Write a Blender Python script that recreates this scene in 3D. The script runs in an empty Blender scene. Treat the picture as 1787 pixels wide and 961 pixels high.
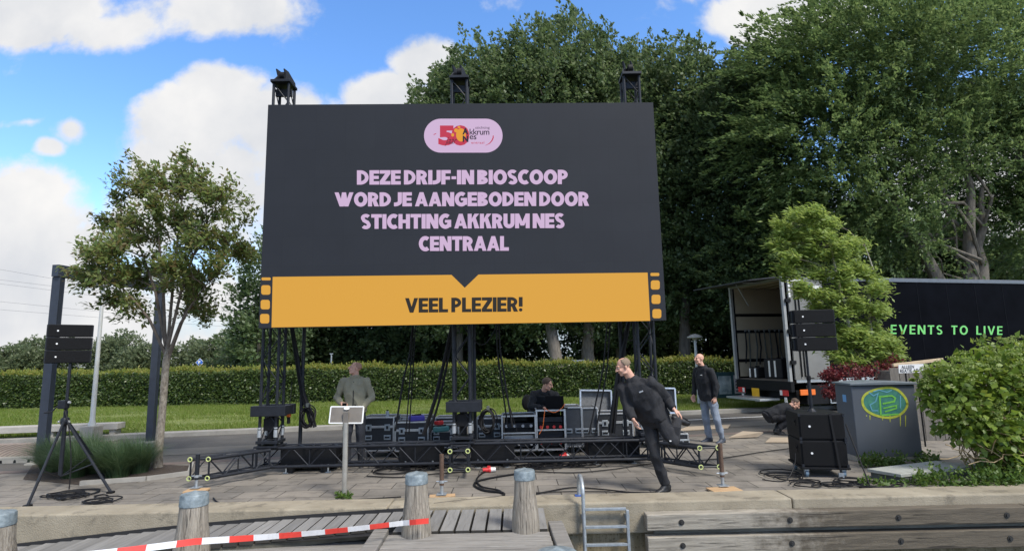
import bpy, bmesh, math, random
import numpy as np
from mathutils import Vector, Matrix, Euler

random.seed(7)
R_ = math.radians
scn = bpy.context.scene
COL = scn.collection

# ------------------------------------------------------------------ camera
FPX, CX, CY = 980.0, 893.5, 480.5            # focal length / centre in photo pixels (1787 x 961)
PITCH = math.atan(142 / 980.0)
ROLL = R_(1.25)
EYE = 1.83
cF = Vector((0, math.cos(PITCH), math.sin(PITCH)))
_R0 = Vector((1, 0, 0)); _U0 = Vector((0, -math.sin(PITCH), math.cos(PITCH)))
cR = math.cos(ROLL) * _R0 - math.sin(ROLL) * _U0
cU = math.cos(ROLL) * _U0 + math.sin(ROLL) * _R0
cam_d = bpy.data.cameras.new('camera')
cam = bpy.data.objects.new('camera', cam_d); COL.objects.link(cam)
cam_d.sensor_width = 36; cam_d.lens = 36 * FPX / 1787
cam_d.clip_start = 0.05; cam_d.clip_end = 3000
M3 = Matrix((cR, cU, -cF)).transposed()
cam.matrix_world = Matrix.Translation((0, 0, EYE)) @ M3.to_4x4()
scn.camera = cam

# ------------------------------------------------------------------ world + sun
SUN_EL, SUN_AZ = R_(50), R_(138)     # azimuth measured clockwise from +Y
w = bpy.data.worlds.new('World'); scn.world = w; w.use_nodes = True
SKY_BLOBS = [  # px, py, rx, ry, weight : cloud banks as directions of the sky
    (70, 10, 210, 80, 1.0), (200, 45, 130, 62, .8), (405, 15, 190, 75, .85), (500, 50, 70, 45, .5),
    (395, 170, 85, 85, 1.1), (340, 225, 130, 80, 1.1), (470, 215, 110, 90, 1.1), (330, 330, 170, 150, 1.2),
    (600, 300, 260, 160, 1.0), (30, 370, 130, 100, 1.2), (20, 470, 200, 110, 1.2), (70, 560, 300, 110, .95),
    (655, 175, 85, 62, 1.1), (742, 108, 68, 58, 1.2), (700, 190, 130, 60, 1.0), (88, 262, 34, 22, .8),
    (125, 232, 40, 34, .7), (1335, 28, 120, 60, 1.1), (1440, 10, 150, 70, 1.0), (1210, 85, 70, 30, .5),
    (400, 520, 220, 90, .55), (60, 215, 60, 14, .4), (1700, 400, 300, 200, 1.0), (250, 620, 500, 70, .6)]

def pray(px, py):
    return cF + cR * ((px - CX) / FPX) + cU * ((CY - py) / FPX)

def build_world():
    nt = w.node_tree; n = nt.nodes; l = nt.links
    for x in list(n): n.remove(x)
    out = n.new('ShaderNodeOutputWorld'); bg = n.new('ShaderNodeBackground')
    bg.inputs['Strength'].default_value = 0.15
    l.new(bg.outputs[0], out.inputs[0])
    sky = n.new('ShaderNodeTexSky'); sky.sky_type = 'NISHITA'; sky.sun_disc = False
    sky.sun_elevation = SUN_EL; sky.sun_rotation = SUN_AZ
    sky.air_density = 1.0; sky.dust_density = 0.6; sky.ozone_density = 2.0
    hs = n.new('ShaderNodeHueSaturation'); hs.inputs['Saturation'].default_value = 1.22; hs.inputs['Value'].default_value = 1.36; hs.inputs['Hue'].default_value = .505
    l.new(sky.outputs[0], hs.inputs['Color'])
    tc = n.new('ShaderNodeTexCoord'); sep = n.new('ShaderNodeSeparateXYZ'); l.new(tc.outputs['Generated'], sep.inputs[0])
    def math_(op, a, b=None, clamp=False):
        m = n.new('ShaderNodeMath'); m.operation = op; m.use_clamp = clamp
        for i, v in enumerate((a, b)):
            if v is None: continue
            if isinstance(v, (int, float)): m.inputs[i].default_value = v
            else: l.new(v, m.inputs[i])
        return m.outputs[0]
    ay = math_('MAXIMUM', math_('ABSOLUTE', sep.outputs['Y']), 0.08)
    u = math_('DIVIDE', sep.outputs['X'], ay); v = math_('DIVIDE', sep.outputs['Z'], ay)
    cmb = n.new('ShaderNodeCombineXYZ'); l.new(u, cmb.inputs[0]); l.new(v, cmb.inputs[1])
    nd = n.new('ShaderNodeTexNoise'); nd.inputs['Scale'].default_value = 3.2; nd.inputs['Detail'].default_value = 3
    l.new(cmb.outputs[0], nd.inputs['Vector'])
    sub = n.new('ShaderNodeVectorMath'); sub.operation = 'SUBTRACT'; sub.inputs[1].default_value = (.5, .5, .5); l.new(nd.outputs['Color'], sub.inputs[0])
    scl = n.new('ShaderNodeVectorMath'); scl.operation = 'SCALE'; scl.inputs['Scale'].default_value = .09; l.new(sub.outputs[0], scl.inputs[0])
    add = n.new('ShaderNodeVectorMath'); add.operation = 'ADD'; l.new(cmb.outputs[0], add.inputs[0]); l.new(scl.outputs[0], add.inputs[1])
    total = None
    for px, py, rx, ry, wt in SKY_BLOBS:
        d = pray(px, py)
        mp = n.new('ShaderNodeMapping'); mp.vector_type = 'TEXTURE'
        mp.inputs['Location'].default_value = (d.x / d.y, d.z / d.y, 0)
        mp.inputs['Scale'].default_value = (rx * 1.22 / FPX, ry * 1.22 / FPX, 1)
        mp.inputs['Rotation'].default_value = (0, 0, ROLL)
        l.new(add.outputs[0], mp.inputs['Vector'])
        g = n.new('ShaderNodeTexGradient'); g.gradient_type = 'QUADRATIC_SPHERE'; l.new(mp.outputs[0], g.inputs[0])
        # soft lobe: sqrt widens the quadratic falloff
        s = math_('MULTIPLY', math_('POWER', g.outputs['Fac'], .5), wt)
        total = s if total is None else math_('MAXIMUM', total, s)
    nf = n.new('ShaderNodeTexNoise'); nf.inputs['Scale'].default_value = 7.0; nf.inputs['Detail'].default_value = 9; nf.inputs['Roughness'].default_value = .58
    l.new(add.outputs[0], nf.inputs['Vector'])
    nb = n.new('ShaderNodeTexNoise'); nb.inputs['Scale'].default_value = 1.4; nb.inputs['Detail'].default_value = 4
    l.new(cmb.outputs[0], nb.inputs['Vector'])
    # beyond the photograph's field the sky keeps its broken cloud
    high = math_('MULTIPLY', math_('SUBTRACT', v, .62), 2.0, True)
    gen = math_('MULTIPLY', math_('MULTIPLY', math_('SUBTRACT', nb.outputs['Fac'], .36), 4.0, True), high)
    den = math_('ADD', math_('MAXIMUM', total, gen), math_('MULTIPLY', math_('SUBTRACT', nf.outputs['Fac'], .5), 1.55))
    mask = n.new('ShaderNodeMapRange'); mask.interpolation_type = 'SMOOTHSTEP'
    mask.inputs['From Min'].default_value = .13; mask.inputs['From Max'].default_value = .50
    l.new(den, mask.inputs['Value'])
    # cloud body: white heads, grey bellies with fine billows
    n2 = n.new('ShaderNodeTexNoise'); n2.inputs['Scale'].default_value = 4.5; n2.inputs['Detail'].default_value = 7; n2.inputs['Roughness'].default_value = .55
    mp2 = n.new('ShaderNodeMapping'); mp2.inputs['Location'].default_value = (.35, .06, 0); l.new(add.outputs[0], mp2.inputs[0]); l.new(mp2.outputs[0], n2.inputs['Vector'])
    cr = n.new('ShaderNodeValToRGB'); e = cr.color_ramp.elements
    e[0].position = .3; e[0].color = (3.0, 3.12, 3.35, 1); e[1].position = .68; e[1].color = (4.2, 4.15, 4.1, 1)
    l.new(n2.outputs['Fac'], cr.inputs[0])
    mx = n.new('ShaderNodeMix'); mx.data_type = 'RGBA'
    hz = n.new('ShaderNodeMapRange'); hz.interpolation_type = 'SMOOTHSTEP'; hz.inputs['From Min'].default_value = .30; hz.inputs['From Max'].default_value = .02; hz.inputs['To Max'].default_value = .92
    l.new(v, hz.inputs['Value'])
    hm = n.new('ShaderNodeMix'); hm.data_type = 'RGBA'; hm.inputs[7].default_value = (2.3, 2.75, 3.3, 1); l.new(hz.outputs[0], hm.inputs[0]); l.new(hs.outputs[0], hm.inputs[6])
    l.new(mask.outputs[0], mx.inputs[0]); l.new(hm.outputs[2], mx.inputs[6]); l.new(cr.outputs[0], mx.inputs[7])
    l.new(mx.outputs[2], bg.inputs[0])
    w.cycles.sampling_method = 'MANUAL'; w.cycles.sample_map_resolution = 1024
build_world()
sd = bpy.data.lights.new('sun', 'SUN'); sd.energy = 2.9; sd.angle = R_(16); sd.color = (1, .95, .87)
sun = bpy.data.objects.new('sun', sd); COL.objects.link(sun)
sdir = Vector((math.sin(SUN_AZ) * math.cos(SUN_EL), math.cos(SUN_AZ) * math.cos(SUN_EL), math.sin(SUN_EL)))
sun.rotation_euler = (sdir).to_track_quat('Z', 'Y').to_euler(); sun.location = (20, -20, 40)
scn.view_settings.view_transform = 'Standard'; scn.view_settings.look = 'None'
scn.view_settings.exposure = 0.6; scn.view_settings.gamma = 1.0
scn.cycles.use_denoising = True
scn.cycles.max_bounces = 6; scn.cycles.transparent_max_bounces = 6
scn.cycles.sample_clamp_indirect = 6

# ------------------------------------------------------------------ helpers
def at(px, py, Y):
    """world point at depth Y seen in that direction of the photo"""
    d = pray(px, py); return Vector((0, 0, EYE)) + d * (Y / d.y)
def gp(px, py, z=0.0):
    """point of the level z seen in that direction of the photo"""
    d = pray(px, py); return Vector((0, 0, EYE)) + d * ((z - EYE) / d.z)

def tag(o, label=None, cat=None, group=None, kind=None):
    if label: o['label'] = label
    if cat: o['category'] = cat
    if group: o['group'] = group
    if kind: o['kind'] = kind
    return o
def thing(name, label, cat, loc=(0, 0, 0), rz=0.0, group=None):
    o = bpy.data.objects.new(name, None); COL.objects.link(o)
    o.empty_display_size = .1
    o.location = loc; o.rotation_euler = (0, 0, rz)
    return tag(o, label, cat, group)
def copy_tree(o, parent=None):
    c = o.copy(); COL.objects.link(c)
    if parent is not None: c.parent = parent
    for ch in list(o.children): copy_tree(ch, c)
    return c
def place(o, loc, rz=None, label=None):
    o.location = loc
    if rz is not None: o.rotation_euler = (0, 0, rz)
    if label: o['label'] = label
    return o

class MB:
    def __init__(s): s.v = []; s.f = []; s.m = []
    def add(s, vs, fs, m=0):
        b = len(s.v); s.v += [tuple(x) for x in vs]
        s.f += [tuple(i + b for i in f) for f in fs]; s.m += [m] * len(fs); return s
    def box(s, c, d, m=0, rot=None):
        x, y, z = (k / 2 for k in d); c = Vector(c)
        vs = [Vector((a, b, e)) for e in (-z, z) for a, b in ((-x, -y), (x, -y), (x, y), (-x, y))]
        if rot is not None: vs = [rot @ q for q in vs]
        return s.add([c + q for q in vs], [(0, 3, 2, 1), (4, 5, 6, 7), (0, 1, 5, 4), (1, 2, 6, 5), (2, 3, 7, 6), (3, 0, 4, 7)], m)
    def bar(s, a, b, r, r2=None, n=8, m=0):
        a = Vector(a); b = Vector(b); r2 = r if r2 is None else r2
        d = (b - a)
        if d.length < 1e-6: return s
        q = d.to_track_quat('Z', 'Y'); X = q @ Vector((1, 0, 0)); Y = q @ Vector((0, 1, 0))
        vs = []
        for p, rr in ((a, r), (b, r2)):
            vs += [p + (X * math.cos(2 * math.pi * k / n) + Y * math.sin(2 * math.pi * k / n)) * rr for k in range(n)]
        fs = [(k, (k + 1) % n, n + (k + 1) % n, n + k) for k in range(n)] + [tuple(range(n - 1, -1, -1)), tuple(range(n, 2 * n))]
        return s.add(vs, fs, m)
    def beam(s, a, b, wd, ht, m=0, up=(0, 0, 1)):
        """rectangular bar from a to b"""
        a = Vector(a); b = Vector(b); d = (b - a).normalized(); S = d.cross(Vector(up)).normalized(); Uu = S.cross(d)
        vs = [p + S * i * wd / 2 + Uu * j * ht / 2 for p in (a, b) for i, j in ((-1, -1), (1, -1), (1, 1), (-1, 1))]
        return s.add(vs, [(0, 3, 2, 1), (4, 5, 6, 7), (0, 1, 5, 4), (1, 2, 6, 5), (2, 3, 7, 6), (3, 0, 4, 7)], m)
    def tube(s, pts, rs, n=6, m=0, caps=True):
        pts = [Vector(p) for p in pts]
        if not isinstance(rs, (list, tuple)): rs = [rs] * len(pts)
        b = []; prevX = None
        for i, p in enumerate(pts):
            d = (pts[min(i + 1, len(pts) - 1)] - pts[max(i - 1, 0)])
            if d.length < 1e-9: d = Vector((0, 0, 1))
            d.normalize()
            X = prevX - d * prevX.dot(d) if prevX is not None else d.orthogonal()
            if X.length < 1e-6: X = d.orthogonal()
            X.normalize(); prevX = X; Yv = d.cross(X)
            b += [p + (X * math.cos(2 * math.pi * k / n) + Yv * math.sin(2 * math.pi * k / n)) * rs[i] for k in range(n)]
        fs = []
        for i in range(len(pts) - 1):
            for k in range(n):
                fs.append((i * n + k, i * n + (k + 1) % n, (i + 1) * n + (k + 1) % n, (i + 1) * n + k))
        if caps: fs += [tuple(range(n - 1, -1, -1)), tuple(range((len(pts) - 1) * n, len(pts) * n))]
        return s.add(b, fs, m)
    def lathe(s, c, prof, n=20, m=0):
        """prof: list of (r, z) from bottom to top"""
        c = Vector(c); vs = []
        for r, z in prof:
            vs += [c + Vector((r * math.cos(2 * math.pi * k / n), r * math.sin(2 * math.pi * k / n), z)) for k in range(n)]
        fs = [(i * n + k, i * n + (k + 1) % n, (i + 1) * n + (k + 1) % n, (i + 1) * n + k) for i in range(len(prof) - 1) for k in range(n)]
        fs += [tuple(range(n - 1, -1, -1)), tuple(range((len(prof) - 1) * n, len(prof) * n))]
        return s.add(vs, fs, m)
    def ring(s, c, axis, R, r, n=16, k=6, m=0):
        q = Vector(axis).to_track_quat('Z', 'Y'); X = q @ Vector((1, 0, 0)); Yv = q @ Vector((0, 1, 0))
        pts = [Vector(c) + (X * math.cos(2 * math.pi * i / n) + Yv * math.sin(2 * math.pi * i / n)) * R for i in range(n + 1)]
        return s.tube(pts, r, k, m, caps=False)
    def prism(s, outline, t, M=None, m=0):
        """outline: xz points (front y=0), thickness t along +y"""
        n = len(outline); vs = [Vector((x, 0, z)) for x, z in outline] + [Vector((x, t, z)) for x, z in outline]
        if M is not None: vs = [M @ q for q in vs]
        fs = [tuple(range(n)), tuple(range(2 * n - 1, n - 1, -1))] + [(k, n + k, n + (k + 1) % n, (k + 1) % n) for k in range(n)]
        return s.add(vs, fs, m)
    def build(s, name, mats, parent=None, smooth=False, bevel=0.0, seg=2, M=None):
        me = bpy.data.meshes.new(name)
        vs = s.v if M is None else [tuple(M @ Vector(q)) for q in s.v]
        me.from_pydata(vs, [], s.f)
        if not isinstance(mats, (list, tuple)): mats = [mats]
        for k in mats: me.materials.append(k)
        if len(mats) > 1: me.polygons.foreach_set('material_index', s.m)
        bm = bmesh.new(); bm.from_mesh(me); bmesh.ops.recalc_face_normals(bm, faces=bm.faces); bm.to_mesh(me); bm.free()
        if smooth:
            me.polygons.foreach_set('use_smooth', [True] * len(me.polygons))
            try: me.set_sharp_from_angle(angle=R_(40))
            except Exception: pass
        o = bpy.data.objects.new(name, me); COL.objects.link(o)
        if parent is not None: o.parent = parent
        if bevel:
            b = o.modifiers.new('bevel', 'BEVEL'); b.width = bevel; b.segments = seg; b.limit_method = 'ANGLE'; b.angle_limit = R_(50)
        return o

def np_mesh(name, V, F, mat, parent=None, midx=None, smooth=False):
    """fast mesh of quads or triangles from numpy arrays"""
    me = bpy.data.meshes.new(name); k = F.shape[1]
    me.vertices.add(len(V)); me.vertices.foreach_set('co', V.astype(np.float32).ravel())
    me.loops.add(F.size); me.loops.foreach_set('vertex_index', F.astype(np.int32).ravel())
    me.polygons.add(len(F)); me.polygons.foreach_set('loop_start', np.arange(0, F.size, k, dtype=np.int32))
    try: me.polygons.foreach_set('loop_total', np.full(len(F), k, dtype=np.int32))
    except Exception: pass
    mats = mat if isinstance(mat, (list, tuple)) else [mat]
    for q in mats: me.materials.append(q)
    if midx is not None: me.polygons.foreach_set('material_index', midx.astype(np.int32))
    me.update(calc_edges=True); me.validate()
    if smooth: me.polygons.foreach_set('use_smooth', [True] * len(me.polygons))
    o = bpy.data.objects.new(name, me); COL.objects.link(o)
    if parent is not None: o.parent = parent
    return o

# ------------------------------------------------------------------ materials
MATS = {}
def pm(name, col, rough=.6, metal=0.0, var=.12, scale=6.0, bump=0.0, bscale=40.0, stretch=(1, 1, 1), col2=None, island=0.0, spec=None, coat=0.0):
    """procedural principled material: base colour broken up by noise, optional bump"""
    m = bpy.data.materials.new(name); m.use_nodes = True; nt = m.node_tree; n = nt.nodes; l = nt.links
    b = n['Principled BSDF']; b.inputs['Roughness'].default_value = rough; b.inputs['Metallic'].default_value = metal
    if spec is not None: b.inputs['Specular IOR Level'].default_value = spec
    if coat: b.inputs['Coat Weight'].default_value = coat
    tc = n.new('ShaderNodeTexCoord'); mp = n.new('ShaderNodeMapping'); mp.inputs['Scale'].default_value = stretch
    l.new(tc.outputs['Object'], mp.inputs[0])
    nz = n.new('ShaderNodeTexNoise'); nz.inputs['Scale'].default_value = scale; nz.inputs['Detail'].default_value = 6; nz.inputs['Roughness'].default_value = .6
    l.new(mp.outputs[0], nz.inputs['Vector'])
    rp = n.new('ShaderNodeValToRGB'); e = rp.color_ramp.elements; e[0].position = .3; e[1].position = .72
    c2 = col2 if col2 else tuple(min(1, c * (1 + var)) for c in col)
    c1 = tuple(c * (1 - var) for c in col)
    e[0].color = (*c1, 1); e[1].color = (*c2, 1)
    l.new(nz.outputs['Fac'], rp.inputs[0])
    src = rp.outputs[0]
    if island:
        g = n.new('ShaderNodeNewGeometry'); mr = n.new('ShaderNodeMapRange'); mr.inputs['To Min'].default_value = 1 - island; mr.inputs['To Max'].default_value = 1 + island
        l.new(g.outputs['Random Per Island'], mr.inputs['Value'])
        hv = n.new('ShaderNodeHueSaturation'); l.new(mr.outputs[0], hv.inputs['Value']); l.new(src, hv.inputs['Color']); src = hv.outputs[0]
    l.new(src, b.inputs['Base Color'])
    if bump:
        nb = n.new('ShaderNodeTexNoise'); nb.inputs['Scale'].default_value = bscale; nb.inputs['Detail'].default_value = 4; l.new(mp.outputs[0], nb.inputs['Vector'])
        bp = n.new('ShaderNodeBump'); bp.inputs['Strength'].default_value = bump; bp.inputs['Distance'].default_value = .02
        l.new(nb.outputs['Fac'], bp.inputs['Height']); l.new(bp.outputs[0], b.inputs['Normal'])
    MATS[name] = m; return m
def emit(name, col, strength=1.0, base=(.012, .012, .012)):
    m = bpy.data.materials.new(name); m.use_nodes = True; b = m.node_tree.nodes['Principled BSDF']
    b.inputs['Base Color'].default_value = (*base, 1); b.inputs['Roughness'].default_value = .7; b.inputs['Specular IOR Level'].default_value = .1
    b.inputs['Emission Color'].default_value = (*col, 1); b.inputs['Emission Strength'].default_value = strength
    MATS[name] = m; return m
def leaf_mat(name, cols, trans=.35, rough=.5):
    """leaf colours vary leaf by leaf"""
    m = bpy.data.materials.new(name); m.use_nodes = True; nt = m.node_tree; n = nt.nodes; l = nt.links
    b = n['Principled BSDF']; b.inputs['Roughness'].default_value = rough; b.inputs['Specular IOR Level'].default_value = .35
    g = n.new('ShaderNodeNewGeometry'); rp = n.new('ShaderNodeValToRGB'); e = rp.color_ramp.elements
    while len(e) < len(cols): e.new(.5)
    for i, c in enumerate(cols): e[i].position = i / max(1, len(cols) - 1); e[i].color = (*c, 1)
    l.new(g.outputs['Random Per Island'], rp.inputs[0]); l.new(rp.outputs[0], b.inputs['Base Color'])
    t = n.new('ShaderNodeBsdfTranslucent'); hv = n.new('ShaderNodeHueSaturation'); hv.inputs['Value'].default_value = 1.3; hv.inputs['Hue'].default_value = .485
    l.new(rp.outputs[0], hv.inputs['Color']); l.new(hv.outputs[0], t.inputs['Color'])
    mx = n.new('ShaderNodeMixShader'); mx.inputs[0].default_value = trans
    l.new(b.outputs[0], mx.inputs[1]); l.new(t.outputs[0], mx.inputs[2]); l.new(mx.outputs[0], n['Material Output'].inputs[0])
    MATS[name] = m; return m

truss_black = pm('truss_black', (.016, .018, .023), .45, .1, .25, 14, spec=.3)
black_box = pm('black_box', (.007, .0075, .009), .6, 0, .3, 20, .15, 90, spec=.2)
black_cloth = pm('black_cloth', (.009, .009, .011), .85, 0, .4, 9, .35, 25)
rubber = pm('rubber', (.008, .008, .009), .6, 0, .2, 30, spec=.25)
alu = pm('aluminium', (.55, .56, .57), .35, .75, .15, 18)
galv = pm('galvanized', (.38, .41, .43), .45, .55, .2, 22)
white_paint = pm('white_paint', (.72, .72, .70), .5, 0, .06, 12)
rust = pm('rust_brown', (.10, .06, .04), .75, .1, .3, 25)
pine_wood = pm('pine_wood', (.46, .30, .16), .7, 0, .25, 8, .2, 40, (1, 12, 1))
red_plastic = pm('red_plastic', (.55, .03, .03), .4, 0, .1)
orange_plastic = pm('orange_plastic', (.75, .16, .02), .35, 0, .1)
grey_plastic = pm('grey_plastic', (.35, .36, .37), .5)
concrete = pm('concrete', (.33, .31, .27), .85, 0, .22, 5, .25, 60)
steel_blue = pm('steel_blue_paint', (.035, .043, .06), .45, .1, .15, 7)
print('base ready')

# ------------------------------------------------------------------ the setting
QY = 7.30            # front face of the quay
PB = 7.74            # joint between coping and paving

def paving_mat():
    m = pm('paving_slabs', (.195, .176, .150), .85, 0, .28, .9, 0)
    nt = m.node_tree; n = nt.nodes; l = nt.links; b = n['Principled BSDF']
    tc = n.new('ShaderNodeTexCoord'); mp = n.new('ShaderNodeMapping'); mp.inputs['Rotation'].default_value = (0, 0, R_(0)); l.new(tc.outputs['Object'], mp.inputs[0])
    br = n.new('ShaderNodeTexBrick'); br.offset = 0.5; br.inputs['Scale'].default_value = 1.0
    br.inputs['Brick Width'].default_value = .6; br.inputs['Row Height'].default_value = .4; br.inputs['Mortar Size'].default_value = .009; br.inputs['Mortar Smooth'].default_value = .3; br.inputs['Bias'].default_value = 0
    br.inputs['Color1'].default_value = (.86, .86, .86, 1); br.inputs['Color2'].default_value = (1.1, 1.08, 1.05, 1); br.inputs['Mortar'].default_value = (.26, .25, .23, 1)
    l.new(mp.outputs[0], br.inputs[0])
    fine = n.new('ShaderNodeTexNoise'); fine.inputs['Scale'].default_value = 60; fine.inputs['Detail'].default_value = 5; l.new(tc.outputs['Object'], fine.inputs['Vector'])
    fr = n.new('ShaderNodeMapRange'); fr.inputs['To Min'].default_value = .78; fr.inputs['To Max'].default_value = 1.22; l.new(fine.outputs['Fac'], fr.inputs['Value'])
    mu = n.new('ShaderNodeMix'); mu.data_type = 'RGBA'; mu.blend_type = 'MULTIPLY'; mu.inputs[0].default_value = 1
    src = [k.from_socket for k in b.inputs['Base Color'].links][0]
    l.new(src, mu.inputs[6]); l.new(br.outputs['Color'], mu.inputs[7])
    m2 = n.new('ShaderNodeMix'); m2.data_type = 'RGBA'; m2.blend_type = 'MULTIPLY'; m2.inputs[0].default_value = 1
    l.new(mu.outputs[2], m2.inputs[6]); l.new(fr.outputs[0], m2.inputs[7]); l.new(m2.outputs[2], b.inputs['Base Color'])
    bp = n.new('ShaderNodeBump'); bp.inputs['Strength'].default_value = .5; bp.inputs['Distance'].default_value = .006; bp.invert = True
    l.new(br.outputs['Fac'], bp.inputs['Height']); l.new(bp.outputs[0], b.inputs['Normal'])
    return m
def wall_mat():
    """weathered quay concrete: pores and vertical run-off stains"""
    m = pm('quay_concrete', (.31, .255, .165), .9, 0, .16, 2.2, .3, 90)
    nt = m.node_tree; n = nt.nodes; l = nt.links; b = n['Principled BSDF']
    src = [k.from_socket for k in b.inputs['Base Color'].links][0]
    tc = n.new('ShaderNodeTexCoord'); mp = n.new('ShaderNodeMapping'); mp.inputs['Scale'].default_value = (5, 5, .35); l.new(tc.outputs['Object'], mp.inputs[0])
    nz = n.new('ShaderNodeTexNoise'); nz.inputs['Scale'].default_value = 2; nz.inputs['Detail'].default_value = 7; l.new(mp.outputs[0], nz.inputs['Vector'])
    rp = n.new('ShaderNodeValToRGB'); rp.color_ramp.elements[0].position = .42; rp.color_ramp.elements[0].color = (.62, .6, .52, 1); rp.color_ramp.elements[1].position = .6; rp.color_ramp.elements[1].color = (1, 1, 1, 1)
    l.new(nz.outputs['Fac'], rp.inputs[0])
    sp = n.new('ShaderNodeTexNoise'); sp.inputs['Scale'].default_value = 45; sp.inputs['Detail'].default_value = 3; l.new(tc.outputs['Object'], sp.inputs['Vector'])
    rs = n.new('ShaderNodeValToRGB'); rs.color_ramp.elements[0].position = .30; rs.color_ramp.elements[0].color = (.45, .42, .36, 1); rs.color_ramp.elements[1].position = .42; rs.color_ramp.elements[1].color = (1, 1, 1, 1)
    l.new(sp.outputs['Fac'], rs.inputs[0])
    for r in (rp, rs):
        mu = n.new('ShaderNodeMix'); mu.data_type = 'RGBA'; mu.blend_type = 'MULTIPLY'; mu.inputs[0].default_value = 1
        l.new(src, mu.inputs[6]); l.new(r.outputs[0], mu.inputs[7]); src = mu.outputs[2]
    l.new(src, b.inputs['Base Color']); return m
def fender_mat(name, dark):
    """old fender timber: grey bleached grain, black mould towards one end"""
    m = pm(name, (.30, .27, .22), .85, 0, .35, 5, .4, 30, (.6, 6, 9))
    nt = m.node_tree; n = nt.nodes; l = nt.links; b = n['Principled BSDF']
    src = [k.from_socket for k in b.inputs['Base Color'].links][0]
    tc = n.new('ShaderNodeTexCoord'); sx = n.new('ShaderNodeSeparateXYZ'); l.new(tc.outputs['Object'], sx.inputs[0])
    nz = n.new('ShaderNodeTexNoise'); nz.inputs['Scale'].default_value = 7; nz.inputs['Detail'].default_value = 8; nz.inputs['Roughness'].default_value = .7; l.new(tc.outputs['Object'], nz.inputs['Vector'])
    ma = n.new('ShaderNodeMath'); ma.operation = 'MULTIPLY_ADD'; l.new(nz.outputs['Fac'], ma.inputs[0]); ma.inputs[1].default_value = 2.6; l.new(sx.outputs['X'], ma.inputs[2])
    mr = n.new('ShaderNodeMapRange'); mr.inputs['From Min'].default_value = 4.1; mr.inputs['From Max'].default_value = 5.0; l.new(ma.outputs[0], mr.inputs['Value'])
    mx = n.new('ShaderNodeMix'); mx.data_type = 'RGBA'; mx.blend_type = 'MULTIPLY'; l.new(mr.outputs[0], mx.inputs[0]); l.new(src, mx.inputs[6]); mx.inputs[7].default_value = (*dark, 1)
    l.new(mx.outputs[2], b.inputs['Base Color']); return m
def lawn_mat():
    m = pm('lawn_grass', (.12, .17, .028), .95, 0, .35, .55, .6, 30, (1, 2.2, 1), (.20, .225, .06))
    nt = m.node_tree; n = nt.nodes; l = nt.links; b = n['Principled BSDF']
    src = [k.from_socket for k in b.inputs['Base Color'].links][0]
    tc = n.new('ShaderNodeTexCoord'); nz = n.new('ShaderNodeTexNoise'); nz.inputs['Scale'].default_value = 9; nz.inputs['Detail'].default_value = 8; nz.inputs['Roughness'].default_value = .75; l.new(tc.outputs['Object'], nz.inputs['Vector'])
    mr = n.new('ShaderNodeMapRange'); mr.inputs['From Min'].default_value = .3; mr.inputs['From Max'].default_value = .7; mr.inputs['To Min'].default_value = .6; mr.inputs['To Max'].default_value = 1.35; l.new(nz.outputs['Fac'], mr.inputs['Value'])
    mu = n.new('ShaderNodeMix'); mu.data_type = 'RGBA'; mu.blend_type = 'MULTIPLY'; mu.inputs[0].default_value = 1
    l.new(src, mu.inputs[6]); l.new(mr.outputs[0], mu.inputs[7]); l.new(mu.outputs[2], b.inputs['Base Color']); return m
pav = paving_mat(); wallm = wall_mat(); lawnm = lawn_mat()
coping_m = pm('coping_concrete', (.285, .245, .175), .85, 0, .25, 1.7, .4, 80, (1, 1, 1), (.36, .315, .235))
earth = pm('meadow', (.10, .12, .04), .95, 0, .3, .2)
asphalt = pm('asphalt', (.082, .076, .068), .9, 0, .25, 1.2, .3, 120)
pale_pave = pm('pale_kerb_concrete', (.28, .265, .235), .85, 0, .2, 3, .2, 60)
brown_band = pm('brown_brick_band', (.13, .10, .085), .9, 0, .25, 9, .2, 50)

def sheet(name, pts, z, mat, kind='structure'):
    b = MB(); b.add([(x, y, z) for x, y in pts], [tuple(range(len(pts)))])
    return tag(b.build(name, mat), kind=kind)
sheet('ground', [(-900, 7.9), (900, 7.9), (900, 1500), (-900, 1500)], -.03, earth)
water_m = pm('water', (.02, .03, .03), .08, 0, .2, .5, .25, 3)
sheet('water', [(-300, -200), (300, -200), (300, 7.6), (-300, 7.6)], -1.45, water_m)
# paving up to the road, then the road bands running with the lawn edge
A0 = gp(50, 824); A1 = gp(1290, 757); L0 = gp(100, 768); L1 = gp(1200, 722)
def lin(p, q, x): return p.y + (q.y - p.y) * (x - p.x) / (q.x - p.x)
XL, XR = -45, 45
def band(name, fa, fb, z, mat): sheet(name, [(x, fa(x)) for x in (XL, -22, -16, XR)] + [(x, fb(x)) for x in (XR, -16, -22, XL)], z, mat)
fP = lambda x: lin(A0, A1, max(x, -16)); fL = lambda x: lin(L0, L1, max(x, -22))
mixf = lambda t: (lambda x: fP(x) * (1 - t) + fL(x) * t)
sheet('paving', [(XL, PB), (XR, PB), (XR, fP(XR)), (-16, fP(-16)), (XL, fP(XL))], 0, pav)
band('brick_band', fP, mixf(.06), .004, brown_band)
band('road', mixf(.06), mixf(.94), 0, asphalt)
band('footway', mixf(.26), mixf(.46), .006, pm('footway_slab', (.13, .12, .102), .9, 0, .2, 2.5, .2, 60))
sheet('road_line', [(4.6, mixf(.64)(4.6)), (9.5, mixf(.64)(9.5)), (9.5, mixf(.67)(9.5)), (4.6, mixf(.67)(4.6))], .012, pm('road_paint', (.6, .6, .58), .7))
kb = MB()
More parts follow.
